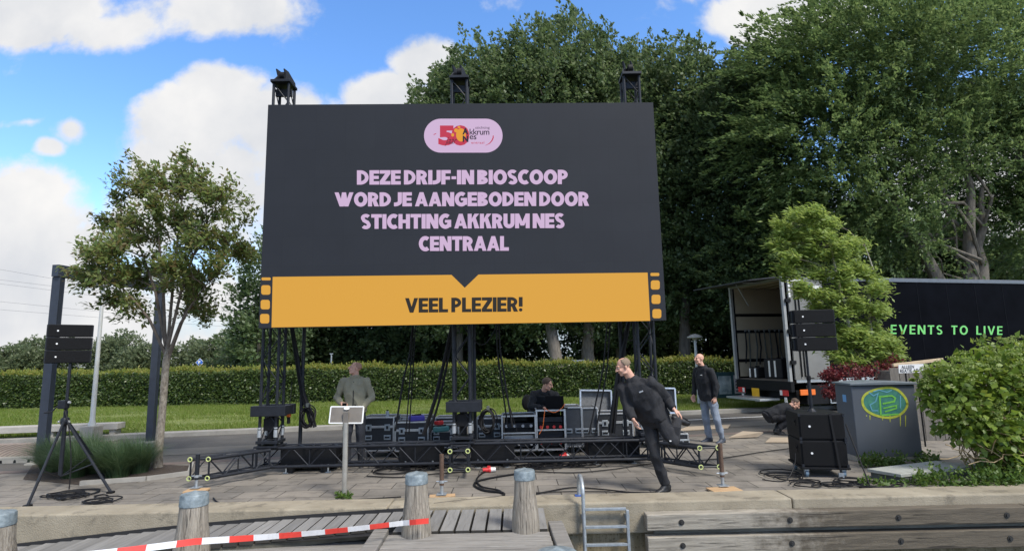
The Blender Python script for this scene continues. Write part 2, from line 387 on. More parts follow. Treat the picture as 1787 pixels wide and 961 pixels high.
for xa, xb in ((XL, -22), (-22, -16), (-16, XR)):
    kb.add([(x, f(x), z) for z in (-.02, .1) for f in (mixf(.94), mixf(1.03)) for x in (xa, xb)], [(0, 1, 3, 2), (4, 5, 7, 6), (0, 1, 5, 4), (2, 3, 7, 6), (0, 2, 6, 4), (1, 3, 7, 5)])
tag(kb.build('kerb', pale_pave), kind='structure')
# lawn: gently domed sheet between the kerb and the hedge
nx, ny = 60, 14; b = MB(); vs = []
for j in range(ny):
    for i in range(nx):
        x = XL + (XR - XL) * i / (nx - 1); y0 = mixf(1.02)(x); y = y0 + (30 - y0) * j / (ny - 1)
        vs.append((x, y, .06 + .10 * math.sin(math.pi * min(1, j / 8)) + .03 * math.sin(x * .7 + j)))
b.add(vs, [(j * nx + i, j * nx + i + 1, (j + 1) * nx + i + 1, (j + 1) * nx + i) for j in range(ny - 1) for i in range(nx - 1)])
tag(b.build('lawn', lawnm, smooth=True), kind='structure')

# quay wall with its coping
q = thing('quay_wall', 'weathered concrete quay wall with pale coping along the water', 'quay wall', (0, QY, 0))
b = MB()
for k in range(-8, 9):
    b.box((k * 5.0 + .9, .19, -1.1), (4.99, .30, 1.52))
b.build('wall_face', wallm, q, bevel=.012)
b = MB()
for k in range(-8, 9):
    b.box((k * 5.0 + .9, .2, -.155), (4.99, .46, .37))
b.build('coping', coping_m, q, bevel=.02)
# two rows of fender timbers, bolted on
fm = fender_mat('fender_timber', (.36, .33, .29)); bolt_m = pm('bolt_steel', (.05, .048, .045), .5, .5)
def fender(label, px0, py0, hgt):
    p = at(px0, py0, QY - .14)
    t = thing('fender_beam', label, 'fender beam', (0, QY - .13, p.z - hgt / 2), 0, 'timber fender beams on the quay wall')
    b = MB(); x = p.x
    for L in (4.6, 4.6, 4.6):
        b.box((x + L / 2, 0, 0), (L - .01, .16, hgt)); x += L
    b.build('beam', fm, t, bevel=.012)
    for k in range(8):
        c = MB(); bx = p.x + .42 + k * 1.30
        c.bar((bx, -.087, 0), (bx, -.07, 0), .034, n=12); c.bar((bx, -.1, 0), (bx, -.08, 0), .018, n=6)
        c.build('bolt', bolt_m, t)
fender('upper weathered fender beam with bolts on the quay wall', 1125, 895, .185)
fender('lower weathered fender beam just under the upper one', 1127, 934, .20)
b = MB(); p = at(1127, 920, QY - .06); b.box((p.x + 7, QY - .03, p.z - .05), (13.8, .06, .34))
tag(b.build('backing_board', pm('mouldy_board', (.27, .26, .22), .9, 0, .6, 3, .3, 40, (.5, 4, 4), (.33, .32, .28))), 'stained backing board between the two fender beams', 'board')

# boardwalk ramp, gangway, mooring posts
deck_m = pm('deck_timber', (.19, .185, .175), .8, 0, .12, 4, .3, 22, (5, .5, 5), (.235, .23, .22), island=.22)
deck_x = pm('deck_timber_cross', (.22, .205, .185), .8, 0, .22, 5, .6, 22, (.35, 7, 6), (.29, .275, .25), island=.12)
dark_edge = pm('black_rubber_and_gap_shade', (.015, .015, .016), .7)
zr = lambda x: float(np.interp(x, [-9.5, -6.14, -4.39, -3.97, -2.84, -1.29, .4], [-.64, -.335, -.178, -.146, -.082, -.012, -.012]))
FE = [gp(-150, 1006, -.36), gp(308, 958, -.15), gp(451, 940.5, -.09), gp(599, 925.5, -.05), gp(697, 915.5, -.012)]
def front(x):
    if x >= FE[-1].x: return min(6.42, FE[-1].y)
    for i in range(len(FE) - 1):
        if FE[i].x <= x <= FE[i + 1].x: return FE[i].y + (FE[i + 1].y - FE[i].y) * (x - FE[i].x) / (FE[i + 1].x - FE[i].x)
    return FE[0].y
t = thing('boardwalk', 'grey plank boardwalk sloping along the quay below the coping', 'boardwalk', (0, 0, 0))
b = MB(); x = -9.0; ybk = QY - .05
while x < .34:
    xc = x + .07; sk = 0.0
    yf = 6.40 if xc > -1.3 else None
    z0 = zr(xc); vs = []
    for dz in (-.05, 0):
        fa = (yf or front(x - sk)); fb = (yf or front(x + .150 - sk))
        vs += [(x - sk, fa, z0 + dz), (x + .144 - sk, fb, z0 + dz), (x + .144, ybk, z0 + dz), (x, ybk, z0 + dz)]
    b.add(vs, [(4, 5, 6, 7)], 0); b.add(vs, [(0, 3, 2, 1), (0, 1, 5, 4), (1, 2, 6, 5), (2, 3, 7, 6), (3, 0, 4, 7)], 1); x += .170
b.build('planks', [deck_m, pm('plank_gap_shade', (.035, .032, .027), .9)], t)  # board sides coloured dark to stand in for the shade in the gaps
b = MB(); n_ = 14
for k in range(22):
    xa = -9.0 + 9.3 * k / 22; xb = -9.0 + 9.3 * (k + 1) / 22
    fa, fb = (min(front(q), 6.45) if q < -1.3 else 6.45 for q in (xa, xb))
    b.add([(xa, fa + .08, zr(xa) - .058), (xb, fb + .08, zr(xb) - .058), (xb, QY - .06, zr(xb) - .058), (xa, QY - .06, zr(xa) - .058)], [(0, 1, 2, 3)])
b.build('gap_shade_sheet', dark_edge, t)  # dark sheet added beneath the planks so the gaps between them look shaded
b = MB()
for k in range(n_):
    xa = -9 + (7.85) * k / n_; xb = -9 + 7.85 * (k + 1) / n_
    b.beam((xa, QY - .03, zr(xa) + .012), (xb, QY - .03, zr(xb) + .012), .05, .05)
b.build('edge_strip', dark_edge, t)
b = MB()
for k in range(n_):
    xa = -9.6 + 8.2 * k / n_; xb = -9.6 + 8.2 * (k + 1) / n_
    yy = lambda x: front(x) + .05
    b.beam((xa, yy(xa), zr(xa) - .09), (xb, yy(xb), zr(xb) - .09), .06, .07)
b.build('side_beam', pm('wet_timber', (.09, .085, .065), .85, 0, .4, 6, .4, 30), t)
for xx in (-7, -4.6, -2.2, -.6):
    c = MB(); c.box((xx, 6.8, -1.0), (.16, .16, 1.5)); c.build('pile', deck_x, t)
gz = -.03
P1 = at(690, 912, 6.33); P2 = at(958, 906, 6.33)
t = thing('gangway', 'grey gangway landing of cross boards between two mooring posts', 'gangway', (0, 0, 0))
b = MB(); y = 6.36; gl = lambda y: -1.39 + (6.36 - y) * .02; grx = lambda y: .34 + (6.36 - y) * .05
while y > 2.3:
    b.box(((gl(y) + grx(y)) / 2, y - .07, gz - .02 - (6.36 - y) * .02), (grx(y) - gl(y), .136, .045)); y -= .142
b.build('planks', deck_x, t, bevel=.004, seg=1)
for sx, nm in ((-1, 'side_beam'), (1, 'side_beam')):
    c = MB()
    xa = (gl(6.5) - .09) if sx < 0 else (grx(6.5) + .09); xb = (gl(2.3) - .09) if sx < 0 else (grx(2.3) + .09)
    c.beam((xa, 6.62 if sx > 0 else 6.45, gz - .06), (xb, 2.3, gz - .15), .16, .2); c.build(nm, deck_x, t, bevel=.01)
for xx in (-1.2, .1):
    c = MB(); c.bar((xx, 4.2, -2), (xx, 4.2, gz - .1), .12, n=10); c.build('pile', deck_x, t)
t = thing('pontoon', 'low grey pontoon deck lying beside the gangway under the tape', 'pontoon', (0, 0, 0))
b = MB(); x = -8.0
for k in range(17):
    b.box((-2.66, 6.75 - k * .2, -.215), (2.2, .198, .05))
b.build('planks', deck_x, t, bevel=.004, seg=1)
b = MB(); b.box((-2.66, 5.15, -.79), (2.1, 3.2, 1.08)); b.build('float', dark_edge, t)

post_wood = pm('post_timber', (.27, .23, .18), .88, 0, .4, 7, .8, 22, (6, 6, .25), (.40, .36, .30))
def cracks(m, scale=(16, 16, .5), dark=.28, lo=.36, hi=.44):
    nt = m.node_tree; n = nt.nodes; l = nt.links; b = n['Principled BSDF']; src = [k.from_socket for k in b.inputs['Base Color'].links][0]
    tc = n.new('ShaderNodeTexCoord'); mp = n.new('ShaderNodeMapping'); mp.inputs['Scale'].default_value = scale; l.new(tc.outputs['Object'], mp.inputs[0])
    nz = n.new('ShaderNodeTexNoise'); nz.inputs['Scale'].default_value = 3; nz.inputs['Detail'].default_value = 5; nz.inputs['Roughness'].default_value = .65; l.new(mp.outputs[0], nz.inputs['Vector'])
    mr = n.new('ShaderNodeMapRange'); mr.inputs['From Min'].default_value = lo; mr.inputs['From Max'].default_value = hi; mr.inputs['To Min'].default_value = dark; mr.inputs['To Max'].default_value = 1; l.new(nz.outputs['Fac'], mr.inputs['Value'])
    mu = n.new('ShaderNodeMix'); mu.data_type = 'RGBA'; mu.blend_type = 'MULTIPLY'; mu.inputs[0].default_value = 1; l.new(src, mu.inputs[6]); l.new(mr.outputs[0], mu.inputs[7]); l.new(mu.outputs[2], b.inputs['Base Color'])
cracks(post_wood); cracks(pav, (1.1, 1.1, 1.1), .70, .36, .5); cracks(coping_m, (1.2, 1.2, 1.2), .62, .34, .46); cracks(deck_m, (9, .6, 9), .8, .34, .42); cracks(deck_x, (.6, 16, 16), .45, .34, .42); cracks(fm, (.5, 9, 14), .3, .36, .43)
zinc = pm('zinc_cap', (.15, .20, .23), .6, .2, .4, 12, .35, 30, (1, 1, 1), (.29, .34, .36))
def mooring(px, py, Y, wpx, label, zb=-1.6):
    p = at(px, py, Y); r = wpx / 2 * Y / FPX
    t = thing('mooring_post', label, 'mooring post', (p.x, p.y, 0), random.random() * 3, 'timber mooring posts with metal caps')
    top = p.z; h = r * 1.15
    b = MB(); b.lathe((0, 0, 0), [(r * 1.42, zb), (r * 1.40, top - .62), (r * 1.30, top - .45), (r * 1.12, top - .30), (r * 1.04, top - h * .98)], 22); b.build('post', post_wood, t, smooth=True)
    b = MB(); b.lathe((0, 0, 0), [(r * 1.06, top - h), (r * 1.09, top - h * .97), (r * 1.05, top - h * .28), (r * .99, top - h * .2), (r * .25, top - .008), (.01, top)], 22); b.build('cap', zinc, t, smooth=True)
mooring(727, 821, 6.35, 35, 'mooring post wrapped with the loose end of the barrier tape')
mooring(915, 815, 6.42, 33, 'mooring post at the right corner of the gangway landing')
mooring(340, 855, 5.5, 41, 'mooring post in front of the left outrigger, tape passing its foot')
mooring(0, 888, 5.8, 44, 'mooring post cut off by the left edge of the picture')
mooring(972, 954, 3.6, 66, 'nearest mooring post, only its cap showing at the bottom edge')

# barrier tape: red and white fields
tr, tw_ = pm('tape_red', (.70, .06, .045), .4), pm('tape_white', (.68, .68, .69), .4)
pts = []
pa = at(748, 908, 6.10); pb_ = at(703, 912, 6.10); pc = at(340, 944, 5.18); pd = at(60, 976, 4.7)
ctrl = [pa, at(726, 910, 6.06), pb_, pc, pd]
for i in range(len(ctrl) - 1):
    nseg = (3, 3, 26, 20)[i]
    for k in range(nseg):
        s = k / nseg; p = ctrl[i].lerp(ctrl[i + 1], s)
        if i >= 2: p.z -= .10 * math.sin(math.pi * s) * (1 if i == 2 else .5) * .18
        pts.append(p)
pts.append(ctrl[-1]); b = MB(); dist = 0
dense = []
for i in range(len(pts) - 1):
    for k in range(4): dense.append(pts[i].lerp(pts[i + 1], k / 4))
for i in range(len(dense) - 1):
    a, c = dense[i], dense[i + 1]; ang = .35 * math.sin(dist * 1.7); o = Vector((0, -math.sin(ang), math.cos(ang))) * .027
    b.add([a - o, c - o, c + o, a + o], [(0, 1, 2, 3)], 0 if (dist % .42) < .2 else 1); dist += (c - a).length
o = b.build('barrier_tape', [tr, tw_]); sm = o.modifiers.new('thick', 'SOLIDIFY'); sm.thickness = .0015
tag(o, 'red and white barrier tape tied to a mooring post, running left', 'barrier tape')

# ladder on the quay wall
lp = at(1018, 880, QY - .11); rp_ = at(1094, 882, QY - .11)
t = thing('quay_ladder', 'galvanized ladder with one hooped handrail on the quay wall', 'ladder', (0, 0, 0))
zt = .30
b = MB(); pts = [(lp.x, QY - .11, -1.5), (lp.x, QY - .11, .16)]
for k in range(9):
    a = math.pi * k / 8; pts.append((lp.x, QY + .12 - .23 * math.cos(a), .16 + .16 * math.sin(a)))
pts.append((lp.x, QY + .35, .0)); b.tube(pts, .024, 10); b.build('handrail', galv, t, smooth=True)
b = MB(); b.box((rp_.x, QY - .11, -.78), (.035, .05, 1.48)); b.build('stile', galv, t, bevel=.004)
for zz in range(5):
    c = MB(); zc = rp_.z - .03 - zz * .205; c.box(((lp.x + rp_.x) / 2, QY - .11, zc), (rp_.x - lp.x - .03, .045, .03)); c.build('rung', galv, t, bevel=.003)
for xx in (lp.x, rp_.x):
    c = MB(); c.box((xx, QY - .05, rp_.z - .12), (.05, .13, .04)); c.build('bracket', galv, t)
b = MB(); b.box((lp.x - .01, QY + .33, .032), (.09, .09, .02)); b.build('foot_plate', pm('blue_paint', (.04, .09, .3), .5), t)

# ------------------------------------------------------------------ LED wall
SW, SH = 7.0, 4.0
scr_bl = at(451, 572, 9.08); scr_br = at(1163, 559, 9.32)
SYAW = math.atan2(scr_br.y - scr_bl.y, scr_br.x - scr_bl.x)
sc_mid = (scr_bl + scr_br) / 2
SW = math.hypot(scr_br.x - scr_bl.x, scr_br.y - scr_bl.y)
sc_top = at(802, 181, sc_mid.y).z; SH = sc_top - sc_mid.z
led = thing('led_screen', 'large black video wall showing pink lettering above a yellow band', 'video wall', (sc_mid.x, sc_mid.y, sc_mid.z), SYAW)
SM = Matrix.Translation(led.location) @ Matrix.Rotation(SYAW, 4, 'Z'); SMI = SM.inverted()
def spt(px, py):
    """point of the photo -> local (x, z) on the face of the wall"""
    o = SMI @ Vector((0, 0, EYE)); d = SMI.to_3x3() @ pray(px, py)
    k = -o.y / d.y; h = o + d * k; return Vector((h.x, h.z))
def led_mat():
    m = pm('led_black', (.015, .0165, .0205), .65, 0, .1, 1.1, 0, spec=.2)
    nt = m.node_tree; n = nt.nodes; l = nt.links; b = n['Principled BSDF']
    b.inputs['Emission Color'].default_value = (.20, .24, .32, 1); b.inputs['Emission Strength'].default_value = .025
    tc = n.new('ShaderNodeTexCoord'); br = n.new('ShaderNodeTexBrick'); br.offset = 0
    mp = n.new('ShaderNodeMapping'); mp.inputs['Rotation'].default_value = (R_(90), 0, 0); l.new(tc.outputs['Object'], mp.inputs[0]); l.new(mp.outputs[0], br.inputs[0])
    br.inputs['Scale'].default_value = 1; br.inputs['Brick Width'].default_value = .5; br.inputs['Row Height'].default_value = .5; br.inputs['Mortar Size'].default_value = .004; br.inputs['Mortar Smooth'].default_value = .4
    br.inputs['Color1'].default_value = (.96, .96, .97, 1); br.inputs['Color2'].default_value = (1.04, 1.04, 1.03, 1); br.inputs['Mortar'].default_value = (.8, .8, .8, 1)
    src = [k.from_socket for k in b.inputs['Base Color'].links][0]; mu = n.new('ShaderNodeMix'); mu.data_type = 'RGBA'; mu.blend_type = 'MULTIPLY'; mu.inputs[0].default_value = 1
    l.new(src, mu.inputs[6]); l.new(br.outputs['Color'], mu.inputs[7]); l.new(mu.outputs[2], b.inputs['Base Color']); return m
led_black = led_mat()
pink = emit('led_pink', (.47, .34, .50), .86); gold = emit('led_gold', (.505, .258, .033), .92); led_dark = emit('led_dark_ink', (.012, .010, .008), 1.0)
logo_red = emit('logo_red', (.34, .022, .05), 1.0); logo_orange = emit('logo_orange', (.55, .24, .02), .9); logo_ink = emit('logo_ink', (.012, .008, .02), 1.0)
b = MB()
b.box((0, .05, SH / 2), (SW, .10, SH)); b.build('panel_array', led_black, led, bevel=.004)
b = MB()
for k in range(7): b.box((-SW / 2 + (k + .5) * SW / 7, .15, SH / 2), (.06, .08, SH - .1))
b.build('rear_frame', truss_black, led)
def flat(name, polys, mat, lvl, parent=led, t=.0015):
    """flat shapes lit on the wall; polys in photo points"""
    b = MB()
    for P in polys:
        o = [tuple(spt(*p)) for p in P]
        b.prism(o, t, Matrix.Translation((0, -.0015 * lvl - t, 0)))
    return b.build(name, mat, parent)
def rrect(x0, y0, x1, y1, r, n=6):
    o = []
    for cx, cy, a0 in ((x1 - r, y0 + r, -90), (x1 - r, y1 - r, 0), (x0 + r, y1 - r, 90), (x0 + r, y0 + r, 180)):
        for k in range(n + 1):
            a = R_(a0 + 90 * k / n); o.append((cx + r * math.cos(a), cy + r * math.sin(a)))
    return o
def ellipse(cx, cy, rx, ry, n=28): return [(cx + rx * math.cos(2 * math.pi * k / n), cy + ry * math.sin(2 * math.pi * k / n)) for k in range(n)]
band_ = flat('yellow_banner', [[(476, 483), (788, 479.5), (811, 502), (835, 479), (1130, 475.5), (1134.5, 559.5), (474, 571)]], gold, 1)
holes = [rrect(456.5, 484, 472.5, 489, 2), rrect(456, 497.5, 472, 514, 4), rrect(455, 523, 471, 539.5, 4), rrect(454, 547.5, 470, 564, 4)]
holes2 = [rrect(1135, 476, 1150.5, 481.5, 2), rrect(1135.7, 489, 1151.3, 505, 4), rrect(1137, 514, 1152.5, 530, 4), rrect(1138.5, 539, 1154, 555, 4)]
for h_ in holes + holes2: flat('film_perforation', [h_], gold, 1)

def text_mesh(txt, bold=0.0, track=1.0, shear=0.0):
    """outline mesh of a word with the built-in typeface, unit scale"""
    cu = bpy.data.curves.new('lettering', 'FONT'); cu.body = txt; cu.size = 1; cu.offset = bold; cu.space_character = track; cu.shear = shear
    cu.resolution_u = 4; cu.extrude = 0.0; cu.fill_mode = 'BOTH'
    o = bpy.data.objects.new('lettering', cu); COL.objects.link(o); bpy.context.view_layer.update()
    dg = bpy.context.evaluated_depsgraph_get(); me = bpy.data.meshes.new_from_object(o.evaluated_get(dg))
    bpy.data.objects.remove(o); bpy.data.curves.remove(cu); return me
def lettering(name, txt, corners, mat, parent, bold=.03, track=.96, shear=0, mapf=None, lift=.006):
    """corners: photo points TL, TR, BR, BL of the cap height box; mapf maps a photo point to local (x, z)"""
    me = text_mesh(txt, bold, track, shear)
    n = len(me.vertices); co = np.zeros(n * 3); me.vertices.foreach_get('co', co); co = co.reshape(-1, 3)
    mn, mxx = co.min(0), co.max(0)
    f = mapf or spt; tl, trr, brr, bl = (Vector(f(*c)) for c in corners)
    uu = (co[:, 0] - mn[0]) / max(1e-6, mxx[0] - mn[0]); vv = (co[:, 1] - mn[1]) / max(1e-6, mxx[1] - mn[1])
    out = np.zeros_like(co)
    for k in range(2):
        out[:, (0, 2)[k]] = (bl[k] * (1 - uu) + brr[k] * uu) * (1 - vv) + (tl[k] * (1 - uu) + trr[k] * uu) * vv
    out[:, 1] = -lift
    me.vertices.foreach_set('co', out.astype(np.float32).ravel()); me.materials.clear(); me.materials.append(mat); me.name = name; me.update()
    o = bpy.data.objects.new(name, me); COL.objects.link(o); o.parent = parent; return o
def ribbon(pts, wd, closed=False):
    """flat strip of constant width along a centre line, mitred"""
    P = [Vector(p) for p in pts]; n = len(P); L = []; R = []
    for i in range(n):
        a = P[i - 1] if (i > 0 or closed) else None; c = P[(i + 1) % n] if (i < n - 1 or closed) else None
        d1 = (P[i] - a).normalized() if a is not None else None; d2 = (c - P[i]).normalized() if c is not None else None
        d = ((d1 or d2) + (d2 or d1)).normalized(); nn = Vector((-d.y, d.x)); ref = d2 or d1
        k = 1 / max(.5, nn.dot(Vector((-ref.y, ref.x)))); L.append(P[i] + nn * wd / 2 * k); R.append(P[i] - nn * wd / 2 * k)
    m = n if closed else n - 1
    return [[L[i], L[(i + 1) % n], R[(i + 1) % n], R[i]] for i in range(m)]
def arc_(cx, cy, rx, ry, a0, a1, n=12): return [(cx + rx * math.cos(R_(a0 + (a1 - a0) * k / n)), cy + ry * math.sin(R_(a0 + (a1 - a0) * k / n))) for k in range(n + 1)]
def glyph(ch, t):
    """strokes (lists of polygons) and advance of a capital, cap height 1, stem t"""
    h = t * .88; q = t / 2; S = []
    box = lambda x0, y0, x1, y1: S.append([[(x0, y0), (x1, y0), (x1, y1), (x0, y1)]])
    poly = lambda *p: S.append([list(p)])
    if ch == 'I': box(0, 0, t, 1); w = t
    elif ch == 'L': w = .34 + t; box(0, 0, t, 1); box(t, 0, w, h)
    elif ch == 'E': w = .36 + t; box(0, 0, t, 1); box(t, 0, w, h); box(t, .5 - h * .46, w - .03, .5 + h * .46); box(t, 1 - h, w, 1)
    elif ch == 'F': w = .34 + t; box(0, 0, t, 1); box(t, .44 - h * .46, w - .04, .44 + h * .5); box(t, 1 - h, w, 1)
    elif ch == 'T': w = .44 + t; box(0, 1 - h, w, 1); box(w / 2 - q, 0, w / 2 + q, 1 - h)
    elif ch == 'H': w = .50 + t; box(0, 0, t, 1); box(w - t, 0, w, 1); box(t, .5 - h / 2, w - t, .5 + h / 2)
    elif ch == 'N': w = .54 + t; box(0, 0, t, 1); box(w - t, 0, w, 1); poly((0, 1), (t * 1.12, 1), (w, 0), (w - t * 1.12, 0))
    elif ch == 'M': w = .72 + t; box(0, 0, t, 1); box(w - t, 0, w, 1); poly((0, 1), (t, 1), (w / 2 + q * .9, .18), (w / 2 - q * .9, .18)); poly((w, 1), (w - t, 1), (w / 2 - q * .9, .18), (w / 2 + q * .9, .18))
    elif ch == 'K': w = .52 + t; box(0, 0, t, 1); poly((t * .9, .36), (t * .9, .62), (w - .02 - t * 1.15, 1), (w - .02, 1)); poly((t * 1.2, .60), (t * 2.0, .74), (w, 0), (w - t * 1.2, 0))
    elif ch == 'A': w = .60 + t; poly((0, 0), (t, 0), (w / 2 + q * .95, 1), (w / 2 - q * .95, 1)); poly((w, 0), (w - t, 0), (w / 2 - q * .95, 1), (w / 2 + q * .95, 1)); box(w * .25, .18, w * .75, .18 + h * .8)
    elif ch == 'V': w = .58 + t; poly((0, 1), (t, 1), (w / 2 + q * .95, 0), (w / 2 - q * .95, 0)); poly((w, 1), (w - t, 1), (w / 2 - q * .95, 0), (w / 2 + q * .95, 0))
    elif ch == 'W':
        w = .98 + t; xs = (0, w * .27, w / 2 - q, w * .73 - t, w - t)
        for k in range(4):
            y0, y1 = (1, 0) if k % 2 == 0 else (0, 1); poly((xs[k], y0), (xs[k] + t, y0), (xs[k + 1] + t, y1), (xs[k + 1], y1))
    elif ch == 'Z': w = .42 + t; box(0, 0, w, h); box(0, 1 - h, w, 1); poly((0, h), (t * 1.25, h), (w, 1 - h), (w - t * 1.25, 1 - h))
    elif ch == 'U': w = .48 + t; S.append(ribbon([(q, 1)] + arc_(w / 2, .36, w / 2 - q, .36 - q, 180, 360) + [(w - q, 1)], t))
    elif ch == 'J': w = .24 + t; S.append(ribbon([(w - q, 1)] + [(w - q - (w - q - .02) * (1 - math.cos(R_(a))), .33 - (.33 - q) * math.sin(R_(a))) for a in range(0, 100, 12)], t))
    elif ch == 'O': w = .62 + t; S.append(ribbon(arc_(w / 2, .5, w / 2 - q, .52 - q, 0, 346.15, 26), t, True))
    elif ch == 'C': w = .46 + t; S.append(ribbon(arc_(.31 + q, .5, .31, .52 - q, 52, 308, 20), t))
    elif ch == 'G': w = .56 + t; S.append(ribbon(arc_(.31 + q, .5, .31, .52 - q, 52, 318, 20), t)); box(w - t * 1.55, .40, w, .40 + h * .8); box(w - t * .95, .10, w, .44)
    elif ch == 'D': w = .50 + t; box(0, 0, t, 1); S.append(ribbon([(t * .8, 1 - h / 2)] + arc_(.22, .5, w - .22 - q, .5 - h / 2, 90, -90, 16) + [(t * .8, h / 2)], h))
    elif ch == 'P': w = .40 + t; box(0, 0, t, 1); S.append(ribbon([(t * .8, 1 - h / 2)] + arc_(.24, .66, w - .24 - q, .34 - h / 2, 90, -90, 12) + [(t * .8, .32 + h / 2)], h))
    elif ch == 'R': w = .46 + t; box(0, 0, t, 1); S.append(ribbon([(t * .8, 1 - h / 2)] + arc_(.24, .67, w - .28 - q, .33 - h / 2, 90, -90, 12) + [(t * .8, .34 + h / 2)], h)); poly((t * 1.05, .42), (t * 2.05, .42), (w, 0), (w - t * 1.15, 0))
    elif ch == 'B': w = .44 + t; box(0, 0, t, 1); S.append(ribbon([(t * .8, 1 - h / 2)] + arc_(.26, .75, w - .30 - q, .25 - h / 2, 90, -90, 10) + [(t * .8, .5 + h * .05)], h)); S.append(ribbon([(t * .8, .5)] + arc_(.28, .27, w - .28 - q, .27 - h / 2, 90, -90, 10) + [(t * .8, h / 2)], h))
    elif ch == 'S':
        w = .38 + t; rx = (w - h) / 2; c = w / 2
        S.append(ribbon(arc_(c, .75, rx, .27 - h / 2, 28, 200, 10) + [(c - rx * .55, .56), (c + rx * .55, .44)] + arc_(c, .25, rx, .27 - h / 2, 20, -152, 10), h))
    elif ch == '!': w = t; box(0, .34, t, 1); S.append([[(q + q * .95 * math.cos(R_(a)), q + q * .95 * math.sin(R_(a))) for a in range(0, 360, 30)]])
    elif ch == '-': w = .34; box(0.02, .36, .32, .36 + h * .85)
    else: w = .13
    return S, w
def block_text(name, txt, corners, mat, parent, t=.27, gap=.035, space=.17, mapf=None, lift=.006):
    """heavy drawn capitals fitted into the box TL, TR, BR, BL"""
    polys = []; x = 0; wi = 0
    for ch in txt:
        if ch == ' ': x += space; wi += 1; continue
        S, wd = glyph(ch, t)
        for si, st in enumerate(S):
            for P in st: polys.append(([(p[0] + x, p[1]) for p in P], si, wi))
        x += wd + gap
    W = x - gap; f = mapf or spt; tl, tr2, br2, bl = (Vector(f(*c)) for c in corners); bs = [MB() for _ in range(wi + 1)]
    for P, si, k_ in polys:
        b = bs[k_]
        vs = []
        for px_, py_ in P:
            u_, v_ = px_ / W, py_; q = (bl * (1 - u_) + br2 * u_) * (1 - v_) + (tl * (1 - u_) + tr2 * u_) * v_
            vs.append((q.x, -lift - .0006 * si, q.y))
        b.add(vs, [tuple(range(len(vs)))])
    return [b.build(name, mat, parent) for b in bs]
def cb(x0, y0, x1, y1, sl=0): return [(x0, y0), (x1, y0 + sl), (x1, y1 + sl), (x0, y1)]
BOLD = .045
block_text('lettering', 'DEZE DRIJF-IN BIOSCOOP', cb(623, 297.5, 991, 322.5, -1), pink, led)
block_text('lettering', 'WORD JE AANGEBODEN DOOR', cb(584, 336, 1028, 360.5, -1), pink, led)
block_text('lettering', 'STICHTING AKKRUM NES', cb(630, 374, 985, 399.5, -1.5), pink, led)
block_text('lettering', 'CENTRAAL', cb(731, 412.5, 888, 438, -.5), pink, led)
block_text('lettering', 'VEEL PLEZIER!', cb(707, 520, 912, 545.5, -2), led_dark, led, .25, lift=.008)
badge = flat('logo_badge', [rrect(740, 207.5, 877, 266.5, 29.4, 12)], pink, 1)
lettering('numeral', '50', cb(765, 219, 819, 254.5), logo_red, badge, .06, .86, lift=.006)
flat('sun_disc', [ellipse(804.5, 236, 8.5, 11.5), ellipse(796, 228, 3.5, 3.5), ellipse(790, 236, 2.5, 3), ellipse(801, 222.5, 2.5, 2)], logo_orange, 5, badge)
flat('ink_dash', [[(756.5, 235), (761, 233), (761.5, 233.8), (757, 236)]], logo_red, 5, badge)
lettering('letter', 'A', cb(807, 224, 817.5, 235.5), logo_ink, badge, .05, lift=.012)
lettering('letter', 'N', cb(807.5, 237.5, 817.5, 248.5), logo_ink, badge, .05, lift=.012)
lettering('letter', 'kkrum', cb(819.5, 225.5, 854, 236), logo_ink, badge, .01, .92, lift=.012)
lettering('letter', 'es', cb(819.5, 237, 831.5, 244), logo_ink, badge, .01, .95, lift=.012)
lettering('letter', 'stichting', cb(829.5, 221, 854.5, 227), logo_ink, badge, .0, 1, lift=.012)
lettering('letter', 'entraal', cb(822.5, 247.3, 845, 251.5), logo_red, badge, .0, 1, lift=.012)
lettering('letter', 'jaar', [(779, 240), (799, 240), (796, 255.5), (776, 255.5)], logo_ink, badge, -.005, .95, .3, lift=.012)
arc = [(861.5, 237), (861.6, 241), (859.5, 246), (855, 251), (847, 254.6), (846.8, 254.2), (853.5, 250.5), (857.6, 245.5), (859.6, 240.8), (860, 237)]
flat('red_arc', [arc], logo_red, 5, badge)

# ------------------------------------------------------------------ truss work
ring_m = pm('spigot_ring', (.50, .56, .22), .5, 0, .08)
def truss(name, label, cat, p0, p1, size, group=None, rings=False, ladder=True, lateral=None):
    """box truss from p0 to p1 (centre line)"""
    p0 = Vector(p0); p1 = Vector(p1); d = p1 - p0; L = d.length; d.normalize()
    t = thing(name, label, cat, p0, 0, group)
    up = Vector((0, 0, 1)) if abs(d.z) < .9 else Vector((0, -1, 0))
    S = d.cross(up).normalized(); Uu = S.cross(d).normalized(); h = size / 2
    if lateral: S = Vector(lateral)
    C = {(i, j): (S * i * h + Uu * j * h) for i in (-1, 1) for j in (-1, 1)}
    for k, o in C.items():
        b = MB(); b.bar(o, o + d * L, .026, n=10); b.build('chord', truss_black, t, smooth=True)
    b = MB(); n = max(2, round(L / (size * .95)))
    faces = [((-1, 1), (1, 1)), ((1, 1), (1, -1)), ((1, -1), (-1, -1)), ((-1, -1), (-1, 1))]
    for fi, (a, c) in enumerate(faces):
        for k in range(n):
            s0 = d * (L * k / n); s1 = d * (L * (k + 1) / n)
            if k % 2: a_, c_ = c, a
            else: a_, c_ = a, c
            b.bar(C[a_] + s0, C[c_] + s1, .0105, n=6)
            if ladder and k % 3 == 0: b.bar(C[a] + s0, C[c] + s0, .0105, n=6)
        for e in (0.004, L - .004): b.bar(C[a] + d * e, C[c] + d * e, .016, n=6)
    b.build('bracing', truss_black, t)
    if rings:
        for k, o in C.items():
            b = MB(); b.ring(o - d * .012, (d if not lateral else Vector((0, 1, 0))), .030, .0085, 18, 6); b.build('end_ring', ring_m, t, smooth=True)
    return t
